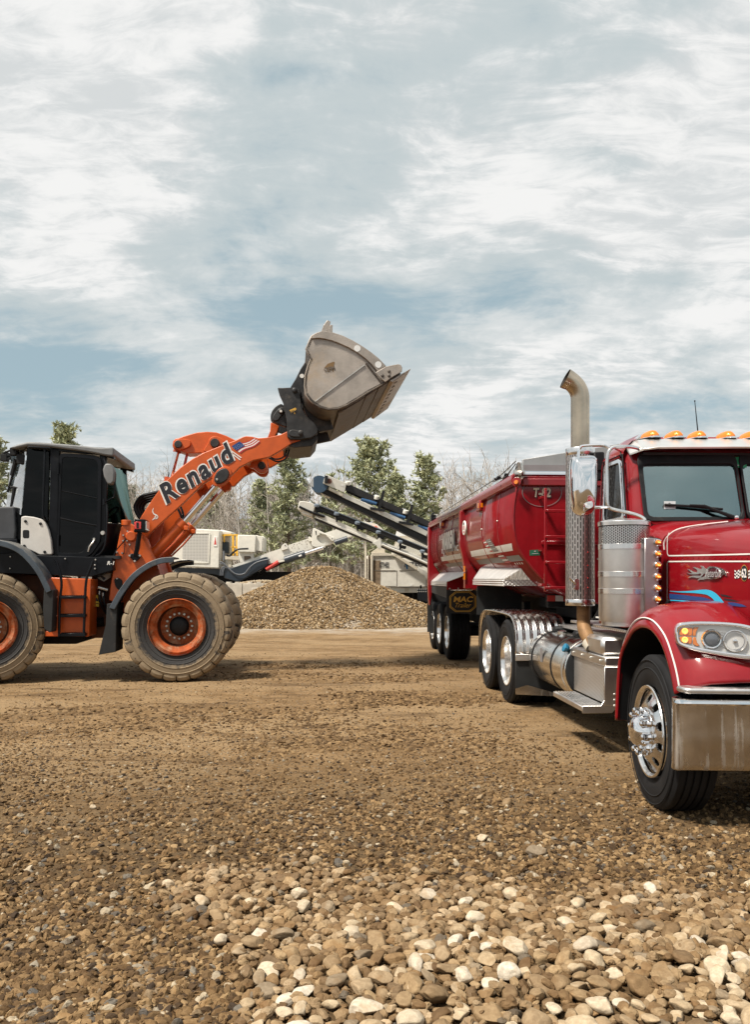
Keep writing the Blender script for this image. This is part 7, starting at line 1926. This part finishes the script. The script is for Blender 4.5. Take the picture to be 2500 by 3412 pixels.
def build_machines():
    c2 = lambda L: [(560 + x / 4.859, 1720 + y / 4.859) for x, y in L]
    c3 = lambda L: [(860 + x / 4.859, 1700 + y / 4.859) for x, y in L]
    c4 = lambda L: [(980 + x / 3.4417, 1540 + y / 3.4417) for x, y in L]
    c5 = lambda L: [(1200 + x / 6.354, 1760 + y / 6.354) for x, y in L]
    # ---- crusher with its engine house, behind the loader
    r = machine('crusher', 'cream engine house and crusher plant seen behind the loader front tire', 'crusher', 690, 40)
    P = lambda: Part(r)
    P().pl(c2([(40, 640), (100, 270), (220, 205), (330, 197), (830, 220), (838, 240), (830, 845), (130, 815), (40, 740)]), 40, 2.6).done('engine_house', m_white_paint, bevel=.05)
    gm = bpy.data.materials.new('grille_mesh'); gm.use_nodes = True; q = NT(gm.node_tree); b = q.n['Principled BSDF']
    co = q.xyz(q.new('ShaderNodeTexCoord').outputs['Object']); f = lambda c: q.step(q.math('ABSOLUTE', q.math('SUBTRACT', q.math('FRACT', q.math('MULTIPLY', c, 13.5)), .5)), .20, .30)
    hole = q.math('MULTIPLY', q.math('SUBTRACT', 1.0, f(co[0])), q.math('SUBTRACT', 1.0, f(co[2])))
    q.put(b.inputs['Base Color'], q.mix(hole, (.50, .49, .46), q.mix(q.noise(q.new('ShaderNodeTexCoord').outputs['Object'], 1.6, 3), (.05, .05, .055), (.22, .20, .18)))); b.inputs['Roughness'].default_value = .7
    P().pl(c2([(235, 285), (660, 290), (640, 740), (230, 700)]), 39.985, .01).done('grille', gm, bevel=0)
    P().pl(c2([(222, 270), (680, 272), (680, 285), (222, 283)]), 39.96, .04).pl(c2([(660, 285), (682, 285), (664, 765), (640, 760)]), 39.96, .04).pl(c2([(215, 700), (235, 700), (640, 742), (640, 765), (300, 760), (215, 720)]), 39.96, .04).done('grille_frame', m_white_paint)
    P().pl(c2([(735, 322), (798, 322), (795, 490), (733, 486)]), 39.97, .02).done('warning_plate', m_white)
    P().pl(c2([(764, 330), (782, 460), (742, 458)]), 39.965, .004).done('warning_mark', m_redprint, bevel=0)
    P().pl(c2([(838, 215), (1020, 250), (1030, 300), (838, 300)]), 40.6, 1.5).done('hood_top', m_white_paint, bevel=.05)
    P().pl(c2([(100, 830), (830, 850), (830, 960), (720, 935), (100, 900)]), 40.2, 2.2).done('base_frame', flat('blue_black_steel', (.015, .022, .032), .5))
    P().pl(c2([(845, 300), (1010, 300), (1000, 640), (845, 640)]), 40.9, .8).done('pump_panel', m_white_paint)
    P().pl(c2([(848, 410), (975, 418), (975, 600), (915, 590), (860, 500)]), 40.7, .2).done('pump_unit', flat('dark_blue_pump', (.02, .035, .05), .5))
    yl = P()
    for a in ([(1035, 300), (1065, 300), (1065, 640), (1035, 640)], [(1100, 300), (1130, 300), (1130, 640), (1100, 640)], [(870, 300), (1135, 290), (1135, 310), (870, 320)], [(1020, 490), (1110, 490), (1110, 510), (1020, 510)], [(1060, 560), (1110, 600), (1110, 615), (1060, 575)], [(895, 310), (915, 310), (915, 420), (895, 420)]): yl.pl(c2(a), 40.5, .10)
    yl.done('guard_frame', m_yellow)
    P().pl(c2([(1125, 300), (1420, 305), (1410, 585), (1130, 580), (1120, 500)]), 39.9, 1.8).done('control_box', m_white_paint, bevel=.03)
    P().pl(c2([(1420, 305), (1530, 330), (1520, 570), (1412, 555)]), 40.05, 1.6).done('box_end', m_white_paint, bevel=.02)
    P().pl(c2([(1130, 575), (1410, 575), (1380, 590), (1385, 680), (1170, 760), (1150, 700), (1140, 600)]), 40.1, .3).done('control_stand', m_white_paint)
    P().pl(c2([(1230, 645), (1330, 645), (1345, 680), (1230, 720)]), 40.08, .02).done('stand_opening', m_bark_brown, bevel=0)
    P().pl(c2([(905, 645), (1150, 650), (1150, 710), (905, 700)]), 40.2, 1.2).pl(c2([(970, 700), (1025, 700), (1025, 830), (970, 830)]), 40.3, .4).done('engine_step', m_beige_dirty)
    tr = P(); rad = .035
    tr.mb.tube([GND.on(1530 / 4.859 + 560 + 7 * math.cos(t) * .8, 1720 + 362 / 4.859 + 6 * math.sin(t), 1, 40.4) - tr.o for t in [2 * math.pi * k / 14 for k in range(14)]], rad, 6, closed=True); tr.done('lifting_eye', m_white_paint, bevel=0)
    P().pl(c2([(905, 840), (1060, 830), (1560, 660), (1600, 660), (1615, 690), (1610, 800), (1170, 1050), (1090, 1055), (905, 1000)]), 39.7, .5).done('feed_hopper_side', flat('blue_black_panel', (.016, .026, .04), .45, bump=.05), bevel=.03)
    hz_ = P()
    hz_.tube(cr([(*p, 39.6) for p in c2([(840, 740), (900, 760), (1000, 860), (1100, 935), (1230, 930), (1330, 820), (1450, 740), (1650, 690)])], 5), 39.6, .03); hz_.tube(cr([(*p, 39.62) for p in c2([(840, 765), (920, 790), (1020, 890), (1120, 950), (1240, 940), (1335, 835)])], 5), 39.6, .03)
    for dx in (0, 25, 45): hz_.tube(cr([(*p, 39.65) for p in c2([(840 + dx, 960), (850 + dx, 880), (880 + dx, 825), (930, 800)])], 5), 39.65, .025)
    hz_.tube(cr([(*p, 39.7) for p in c2([(900, 560), (905, 640), (900, 720)])], 4), 39.7, .05)
    hz_.done('hydraulic_hoses', flat('grey_hose', (.12, .13, .15), .5), bevel=0)
    P().tube(cr([(*p, 39.5) for p in c2([(940, 630), (1000, 640), (1060, 580), (1140, 535), (1300, 525)])], 5), 39.5, .045).done('black_cable', m_black, bevel=0)
    # boom of the crusher reaching right
    boom = r
    P().pl(c2([(1030, 800), (1640, 590)]) + c3([(0, 740), (365, 620), (380, 660), (500, 560), (810, 460), (890, 445), (1080, 370), (1300, 300), (1440, 345), (1640, 360), (1540, 410), (1100, 570), (900, 610), (700, 700), (430, 790), (260, 845), (160, 880)]) + c2([(1620, 790), (1590, 660), (1060, 830)]), 40.1, .7).done('boom', m_white_paint, bevel=.02)
    P().pl(c3([(370, 600), (390, 570), (425, 537), (455, 540), (475, 570), (490, 620), (380, 655)]), 40.0, .1).pl(c3([(812, 440), (830, 425), (870, 450), (870, 495), (820, 510)]), 40.0, .1).done('boom_lug', m_white_paint)
    P().pl(c3([(885, 300), (905, 288), (960, 310), (1085, 375), (1200, 420), (1245, 460), (1225, 500), (1190, 500), (1110, 420), (1090, 400), (1000, 375), (1005, 395), (955, 420), (955, 470), (1000, 520), (1040, 545), (1090, 540), (1092, 605), (1050, 605), (1040, 590), (930, 600), (880, 585), (862, 560)]), 39.9, .18).done('boom_knuckle', m_white_paint, bevel=.02)
    for px, yy in (([(925, 335), (945, 340), (948, 410), (938, 400)], 39.89), ([(1195, 452), (1208, 452), (1208, 470), (1195, 470)], 39.89), ([(430, 560), (444, 560), (444, 576), (430, 576)], 39.97)): P().pl(c3(px), yy, .02).done('knuckle_hole', m_black_matt, bevel=0)
    P().tube([(*p, 39.8) for p in c3([(430, 810), (760, 700)])], 39.8, .18, 12).tube([(*p, 39.8) for p in c3([(1240, 530), (1450, 460)])], 39.8, .14, 12).done('boom_cylinder', flat('slate_steel', (.03, .04, .055), .4))
    P().tube([(*p, 39.8) for p in c3([(760, 702), (1060, 605)])], 39.8, .09, 10).done('boom_rod', m_chrome_rod)
    P().pl(c3([(650, 735), (700, 715), (710, 740), (660, 758)]), 39.55, .05).done('cylinder_label', m_white)
    P().tube([(*p, 39.75) for p in c3([(130, 960), (330, 835)])], 39.75, .10, 8).done('red_strut', m_redprint)
    P().pl(c3([(300, 830), (430, 790), (430, 830), (330, 850)]), 39.7, .1).done('strut_end', m_white_paint)
    P().pl(c3([(160, 890), (420, 800), (700, 740), (900, 680), (1100, 600), (1060, 640), (860, 700), (400, 860), (0, 1040), (0, 1010)]), 40.6, .5).done('boom_underside', m_black_matt)
    sp = P(); rr = random.Random(8)
    for k in range(26): u, v = rr.uniform(510, 800), 0; v = 700 - (u - 430) * .42 + rr.uniform(-90, 60); sp.pl(c3([(u, v), (u + 8, v + 2), (u + 6, v + rr.uniform(6, 22)), (u - 2, v + 8)]), 40.09, .005)
    sp.done('paint_chips', m_bark_brown, bevel=0); r.children[-1]['kind'] = 'stuff'
    # legs and tracks under the crusher
    P().box(600, 1905, 1000, 1960, 40.8, 1.6).done('crawler_frame', m_under)
    # ---- two conveyors
    def conveyor(name, label, head, top0, top1, wY, dy, belt_px, frame, rollers, blue, Y0, Y1, low):
        e = machine(name, label, 'conveyor', head[0], Y0, 'stacking conveyors over the heap'); p = Part(e)
        def at(u, v, u0=frame[0][0], u1=frame[1][0], dY=0): 
            t = (u - u0) / (u1 - u0); return GND.on(u, v, 1, Y0 + (Y1 - Y0) * t + dY) - p.o
        return e, at
    # upper conveyor
    Y0, Y1 = 32.0, 33.6
    e = machine('conveyor', 'upper stacking conveyor with black belt and boxy cream head', 'conveyor', 1050, Y0, 'stacking conveyors over the heap'); o = Vector(e.location)
    def at(u, v, dY=0): t = (u - 1050) / 390; return GND.on(u, v, 1, Y0 + (Y1 - Y0) * t + dY) - o
    def prism(px, dY, d, name, mat, bevel=.01, par=e):
        m_ = MB(); m_.ext([at(u, v, dY) for u, v in px], (0, d, 0)); return m_.build(name, mat, par, bevel=bevel)
    ext = (1900, 2010)
    prism(c4([(560, 350), (1560, 800)]) + [(1800, 1960), (1780, 1975)] + c4([(1500, 840), (545, 398)]), 0, .12, 'conveyor_frame', m_white_paint)
    prism(c4([(560, 350), (1560, 800)]) + [(1800, 1960), (1780, 1975)] + c4([(1500, 840), (545, 398)]), 1.0, .12, 'conveyor_frame', m_white_paint)
    prism(c4([(400, 320), (560, 395), (1500, 840), (1560, 850)]) + [(1760, 1960), (1730, 1965)] + c4([(1340, 850), (400, 385), (290, 310)]), .1, .95, 'return_belt', m_belt)
    prism(c4([(600, 250), (640, 255), (1600, 700), (1580, 760), (590, 320)]), .05, 1.0, 'carrying_belt', m_belt)
    prism(c4([(365, 140), (600, 240), (578, 350), (330, 240), (350, 180)]), -.12, .12, 'head_guard', m_white_paint)
    prism(c4([(365, 140), (600, 240), (590, 290), (355, 185)]), 0, 1.3, 'head_cover', m_white_paint)
    prism(c4([(400, 285), (565, 360), (550, 395), (400, 320)]), -.10, .15, 'head_plate', m_beige_dirty)
    m_ = MB(); q = at(*c4([(290, 250)])[0]); m_.cyl(q + Vector((0, .02, 0)), q + Vector((0, 1.1, 0)), .34, 24); dr = m_.build('head_drum', flat('worn_blue_belt', (.02, .05, .09), .6, bump=.2, bscale=20), e)
    m_ = MB(); q = at(*c4([(215, 235)])[0]); m_.ext([at(u, v, .1) for u, v in c4([(175, 250), (235, 160), (320, 160), (270, 200), (225, 290), (190, 270)])], (0, .9, 0)); m_.build('drum_scraper', m_steel_streaked, e)
    prism(c4([(285, 320), (320, 355), (410, 395), (360, 390), (300, 350)]), .2, .7, 'belt_flap', m_beige_dirty)
    m_ = MB(); q = at(*c4([(405, 215)])[0], -.2); m_.cyl(q, q + Vector((0, .25, 0)), .10, 14); m_.build('drive_motor', flat('rust_brown', (.10, .035, .02), .6), e); m_ = MB(); m_.box(at(*c4([(370, 200)])[0], -.15), (.12, .2, .3)); m_.build('motor_mount', m_black_matt, e)
    m_ = MB(); m_.ext([at(u, v, -.13) for u, v in c4([(540, 250), (575, 262), (570, 280), (536, 268)])], (0, .008, 0)); m_.build('guard_sticker', m_white, e)
    for u, v in c4([(620, 235), (955, 400), (1285, 565), (1600, 700)]):
        m_ = MB(); q = at(u, v); m_.lathe([(0, .0), (.10, .0), (.11, -.03), (.11, -.14), (0, -.14)], q + Vector((0, -.02, .05)), (.25, -.3, 1), 14); ro = m_.build('idler_end', m_white_paint, e)
    for u, v in c4([(860, 455), (1190, 615), (1510, 765)]):
        q = at(u, v, .02); m_ = MB(); m_.cyl(q + Vector((-.32, -.02, .10)), q + Vector((.30, .06, -.08)), .075, 12); m_.build('idler_roller', m_blueroll, e)
        m_ = MB(); m_.beam(q + Vector((.40, 0, -.3)), q + Vector((.60, .0, .45)), .12, .10, (0, 1, 0)); m_.beam(q + Vector((.05, -.02, -.26)), q + Vector((.65, -.02, -.36)), .10, .08, (0, 1, 0)); m_.build('idler_bracket', m_black_matt, e)
    for k in range(2):
        m_ = MB(); p0 = at(1760, 1950, 1.0 * k); m_.beam(p0, Vector((p0.x + .4, p0.y, gz(0, 34) - o.z)), .2, .2); m_.build('conveyor_leg', m_white_paint, e)
    # lower conveyor
    Y0b, Y1b = 31.0, 32.2
    e2 = machine('conveyor', 'lower stacking conveyor of cream lattice with many black idlers', 'conveyor', 1000, Y0b, 'stacking conveyors over the heap'); o = Vector(e2.location); e = e2
    def at(u, v, dY=0): t = (u - 1000) / 430; return GND.on(u, v, 1, Y0b + (Y1b - Y0b) * t + dY) - o
    def prism(px, dY, d, name, mat, bevel=.008, par=e2):
        m_ = MB(); m_.ext([at(u, v, dY) for u, v in px], (0, d, 0)); return m_.build(name, mat, par, bevel=bevel)
    for dY in (0, .95): prism(c4([(200, 560), (340, 600), (960, 890), (1010, 910), (1560, 1120)]) + [(1760, 1990), (1740, 2000)] + c4([(1540, 1150), (950, 935), (310, 650), (210, 600)]), dY, .10, 'conveyor_frame', m_white_paint)
    prism(c4([(230, 640), (270, 635), (920, 900), (1540, 1165)]) + [(1740, 2005), (1720, 2010)] + c4([(1540, 1205), (900, 925), (230, 655)]), 0, 1.0, 'return_belt', m_belt)
    prism(c4([(250, 640), (270, 632), (950, 905), (1545, 1160), (1545, 1182), (900, 915)]), -.04, .05, 'lower_chord', m_white_paint)
    prism(c4([(190, 462), (240, 470), (350, 520), (960, 760), (1560, 1010)]) + [(1760, 1925), (1750, 1945)] + c4([(1550, 1040), (1000, 830), (340, 565), (200, 500)]), .05, .95, 'carrying_belt', m_belt)
    prism(c4([(190, 458), (350, 512), (960, 752), (1560, 1000), (1560, 1012), (960, 765), (350, 525)]), .0, .05, 'belt_edge', flat('blue_grey_edge', (.10, .12, .15), .5))
    prism(c4([(60, 450), (100, 445), (200, 465), (250, 490), (225, 560), (205, 630), (80, 585), (95, 560), (35, 540)]), -.08, 1.1, 'head_guard', m_white_paint, .02)
    m_ = MB(); m_.tube([at(*p, -.14) for p in c4([(60, 510), (130, 545), (200, 575), (250, 590), (350, 625)])], .045, 8); m_.build('tension_rod', m_black_matt, e2)
    prism(c4([(195, 575), (215, 570), (350, 610), (355, 630), (340, 635), (205, 600)]), -.06, .05, 'rod_slot', m_black_matt, 0)
    for u, v in c4([(262, 545), (490, 640), (730, 745), (970, 850), (1220, 960), (1475, 1070)]):
        k = 3.4417 / 3.4417
        m_ = MB(); m_.ext([at(u + a / 3.44, v + b / 3.44, -.06) for a, b in ((-18, -50), (12, -45), (15, -10), (75, 5), (60, 40), (10, 25), (5, 45), (-10, 45), (-12, 0))], (0, .12, 0)); m_.build('idler_bracket', m_black_matt, e2, bevel=.01)
        m_ = MB(); q = at(u - 1, v - 13, -.1); m_.lathe([(0, .06), (.09, .06), (.10, .03), (.10, -.03), (0, -.03)], q, (.2, -.35, 1), 12); m_.build('idler_end', flat('blue_grey_cap', (.14, .17, .21), .5), e2)
    prism(c4([(895, 925), (960, 895), (970, 870), (990, 868), (1000, 890), (1000, 985), (985, 1000), (960, 985), (945, 955)]), -.10, .05, 'hinge_plate', m_white_paint)
    prism(c4([(1005, 940), (1040, 935), (1090, 960), (1200, 1000), (1545, 1150), (1545, 1190), (1280, 1090), (1080, 990), (1010, 960)]), -.12, .08, 'folding_ram', m_belt)
    m_ = MB(); m_.tube([at(*p, -.16) for p in c4([(1010, 945), (1100, 985), (1300, 1060), (1545, 1170)])], .05, 8); m_.build('ram_rod', m_white_paint, e2)
    m_ = MB(); p0 = at(1740, 1985, .5); m_.beam(p0, Vector((p0.x + .3, p0.y, gz(0, 34) - o.z)), .3, .3); m_.build('conveyor_leg', m_white_paint, e2)
    # ---- screening plant at the right, half behind the heap
    r = machine('screening_plant', 'dusty beige screening plant half behind the gravel heap', 'screening plant', 1330, 35.5)
    P = lambda: Part(r); Y = 35.5
    P().pl(c5([(230, 590), (1900, 700), (1900, 1240), (640, 1245), (230, 1190)]), Y, 2.6).done('side_panel', m_white_paint, bevel=.01)
    P().pl(c5([(275, 680), (440, 680), (430, 1190), (275, 1170)]), Y - .012, .01).done('mud_streak', flat('dried_mud', (.20, .145, .095), .9, var=.3, dust=.4, dcol=(.34, .27, .19)), bevel=0)
    for u0, u1 in ((165, 180), (225, 275)): P().pl(c5([(u0, 560), (u1, 560), (u1, 1300), (u0, 1300)]), Y - .12, .2).done('corner_post', m_beige_dirty, bevel=.02)
    P().pl(c5([(180, 590), (228, 590), (228, 1300), (180, 1300)]), Y + .02, .2).done('end_sheet', flat('mud_brown_sheet', (.17, .115, .07), .9, var=.3), bevel=.01)
    P().pl(c5([(240, 515), (520, 515), (720, 560), (720, 580), (240, 585)]), Y + .1, 2.2).done('upper_rail', m_beige_dirty)
    P().pl(c5([(150, 590), (170, 585), (180, 640), (170, 665), (140, 650), (135, 610)]), Y - .1, .2).done('post_lug', m_white_paint, bevel=.02)
    P().pl(c5([(225, 515), (430, 380), (530, 440), (530, 515)]), Y + .5, .1).pl(c5([(150, 490), (300, 420), (302, 430), (160, 500)]), Y + .1, .1).done('chute_side', m_beige_dirty)
    P().pl(c5([(275, 580), (800, 575), (800, 592), (275, 600)]), Y - .06, .08).pl(c5([(240, 888), (760, 888), (760, 896), (240, 896)]), Y - .03, .04).pl(c5([(835, 886), (1160, 886), (1160, 896), (835, 896)]), Y - .03, .04).pl(c5([(775, 890), (782, 890), (782, 1240), (775, 1240)]), Y - .02, .03).pl(c5([(820, 1230), (1900, 1230), (1900, 1243), (820, 1243)]), Y - .04, .05).pl(c5([(530, 1222), (755, 1222), (755, 1232), (530, 1232)]), Y - .04, .05).pl(c5([(1402, 1090), (1412, 1090), (1412, 1240), (1402, 1240)]), Y - .03, .04).done('panel_ledge', flat('joint_steel', (.22, .20, .17), .7), bevel=0)  # thin darker strips along the panel joints
    P().pl(c5([(640, 1250), (1900, 1255), (1900, 1365), (680, 1362)]), Y + .1, 2.3).done('lower_frame', m_white_paint, bevel=.01)
    P().pl(c5([(940, 1262), (1040, 1262), (1040, 1345), (950, 1345)]), Y + .06, .03).done('frame_recess', m_beige_dirty, bevel=0)
    P().pl(c5([(1055, 1180), (1110, 1180), (1110, 1222), (1055, 1222)]), Y - .03, .02).done('data_plate', m_white, bevel=0)
    for u in (1120, 1270, 1380): P().pl(c5([(u, 1365), (u + 40, 1365), (u + 40, 1960), (u, 1960)]), Y + .4, .3).done('support_leg', m_under if u != 1270 else m_elbow)
    P().pl(c5([(680, 1365), (1500, 1365), (1500, 1900), (680, 1900)]), Y + 2.0, .1).done('rear_skirt', m_under)
    # corrugated chute roof, each fold a strip
    N = 22
    for k in range(N):
        u0 = 820 + 42 * k; w = 26
        P().pl([(1200 + (u0 + 0) / 6.354, 1760 + (225 - k * 1.5) / 6.354), (1200 + (u0 + w) / 6.354, 1760 + (225 - k * 1.5) / 6.354), (1200 + (u0 + w - 170) / 6.354, 1760 + 560 / 6.354), (1200 + (u0 - 170) / 6.354, 1760 + 560 / 6.354)], Y + .9, .05).done('roof_fold', m_white_paint, bevel=0)
    P().pl(c5([(790, 170), (1900, 100), (1900, 640), (640, 600)]), Y + 1.0, .06).done('roof_sheet', m_beige_dirty, bevel=0)
    P().pl(c5([(800, 0), (900, 20), (1100, 150), (1080, 180), (900, 200), (735, 200)]), Y + 1.6, .1).done('feed_plate', flat('white_sheet', (.78, .78, .77), .5))
    P().pl(c5([(1085, 185), (1440, 165), (1470, 175), (1460, 250), (1180, 260), (1150, 225)]), Y - 1.2, .3).done('toothed_grate', m_beige_dirty)
    for k in range(4): P().pl(c5([(1190 + 62 * k, 215), (1225 + 62 * k, 215), (1225 + 62 * k, 245), (1200 + 62 * k, 245)]), Y - 1.22, .02).done('grate_gap', m_black_matt, bevel=0)
    P().pl(c5([(700, 570), (820, 590), (1230, 830), (1200, 890), (1150, 860), (830, 660)]), Y - .25, .2).done('brace_arm', m_beige_dirty)
    P().pl(c5([(1230, 835), (1260, 830), (1410, 920), (1480, 1000), (1480, 1110), (1380, 1050), (1390, 1000), (1215, 900)]), Y - .3, .2).done('brace_foot', m_white_paint)
    o = Vector(r.location)
    put_text('GT145S', GND.on(*c5([(512, 778)])[0], 1, Y - .02) - o, (1, 0, 0), (0, 0, 1), .25, m_ink, r, 'plant_lettering', offset=.03, fit=.42)
    put_text('ASTEC', GND.on(*c5([(1120, 760)])[0], 1, Y - .02) - o, (1, 0, 0), (0, 0, 1), .20, m_ink, r, 'plant_lettering', offset=.03, fit=.85)
    P().pl(c5([(915, 730), (960, 740), (905, 862), (890, 860)]), Y - .035, .005).done('logo_wedge', m_white, bevel=0); P().pl(c5([(965, 755), (1000, 765), (1020, 862), (985, 865)]), Y - .035, .005).done('logo_bar', flat('logo_blue', (.02, .16, .42)), bevel=0)
    P().pl(c5([(945, 800), (958, 790), (962, 820), (948, 825)]), Y - .036, .005).done('logo_dot', m_ink, bevel=0)
    # dark guard with two rows of bolts
    g = machine('guard_plate', 'dark bolted guard plate hanging beside the trailer tail', 'guard plate', 1408, 33.0); pg = Part(g)
    pg.pl(c5([(1215, 1275), (1560, 1275), (1560, 1590), (1380, 1550), (1220, 1510)]), 33.0, .05); pg.done('guard_sheet', flat('guard_paint', (.006, .010, .016), .55))
    pb = Part(g)
    for k in range(6):
        for v in (1290, 1340): q = GND.on(*c5([(1230 + 42 * k, v)])[0], 1, 32.99) - pb.o; pb.mb.lathe([(0, .01), (.025, .01), (.028, 0)], q, (0, -1, 0), 8)
    pb.done('guard_bolts', m_white, bevel=0)
    pb = Part(g); pb.box(1400, 1950, 1406, 2090, 33.1, .1); pb.done('guard_post', m_under)
    # orange lamp and plate on a machine deeper in
    g = machine('machine_deck', 'white machine deck with an orange cover seen between the conveyors', 'machine deck', 1240, 44); pg = Part(g)
    pg.pl(c4([(720, 690), (800, 680), (950, 710), (1030, 780), (1030, 815), (800, 760), (720, 740)]), 44, .6); pg.done('deck_plate', m_white_paint)
    pg = Part(g); pg.pl(c4([(905, 770), (915, 740), (940, 728), (960, 745), (972, 785)]), 43.6, .4); pg.done('deck_cover', flat('orange_cover', (.62, .10, .03)))
    pg = Part(g); pg.box(1215, 1775, 1222, 1960, 44.3, .2); pg.box(1262, 1775, 1268, 1960, 44.3, .2); pg.done('deck_legs', m_beige_dirty)
    # ---- concrete block wall
    wr = empty('block_wall', (-6.0, 38.0, gz(-6, 38))); tag(wr, 'row of pale cast concrete blocks behind the gravel heap', 'block wall')
    o = Vector(wr.location)
    edges = [590, 655, 735, 808, 880, 950, 1020]
    for k in range(len(edges) - 1):
        a, b = GND.on(edges[k], 1944, 1, 38), GND.on(edges[k + 1], 2012, 1, 38)
        b.z = gz(a.x, 38) - .05
        bm_ = MB(); w = b.x - a.x - .03; bm_.box(((a.x + b.x) / 2 - o.x, .45, (a.z + b.z) / 2 - o.z), (w, .9, a.z - b.z)); bm_.box(((a.x + b.x) / 2 - o.x - .2 * w, .45, a.z - o.z + .035), (.22, .5, .07)); bm_.box(((a.x + b.x) / 2 - o.x + .22 * w, .45, a.z - o.z + .035), (.22, .5, .07)); bm_.build('concrete_block', m_concrete, wr, bevel=.03, seg=2)
    q0 = GND.on(840, 1962, 1, 37.2); q1 = GND.on(930, 2012, 1, 37.2)
    bm_ = MB(); bm_.box(((q0.x + q1.x) / 2 - o.x, -.6, (q0.z + gz(0, 37)) / 2 - o.z), (q1.x - q0.x, .7, q0.z - gz(0, 37) + .1)); bm_.build('concrete_block', m_concrete, wr, bevel=.03, seg=2)
    # pale crushed stone heaped along the wall's top edge
    r_ = random.Random(9); pos, scl, rot = [], [], []
    for _ in range(2600):
        u = r_.uniform(795, 960); x = (u - CU) / F * 38.6; h = .14 * math.sin(math.pi * (u - 795) / 165) * r_.random()
        pos.append((x, 38.3 + r_.random() * .7, GND.on(0, 1944, 1, 38).z + h)); L = r_.uniform(.04, .1); scl.append((L, L, L * .7)); rot.append((r_.uniform(0, 6), r_.uniform(0, 6), 0))
    tag(scatter('crushed_stone', pos, scl, rot, m_cobble_pale, 6, 1, .8, False, 9), 'pale crushed stone lying on the block wall', None, None, 'stuff')
build_machines()
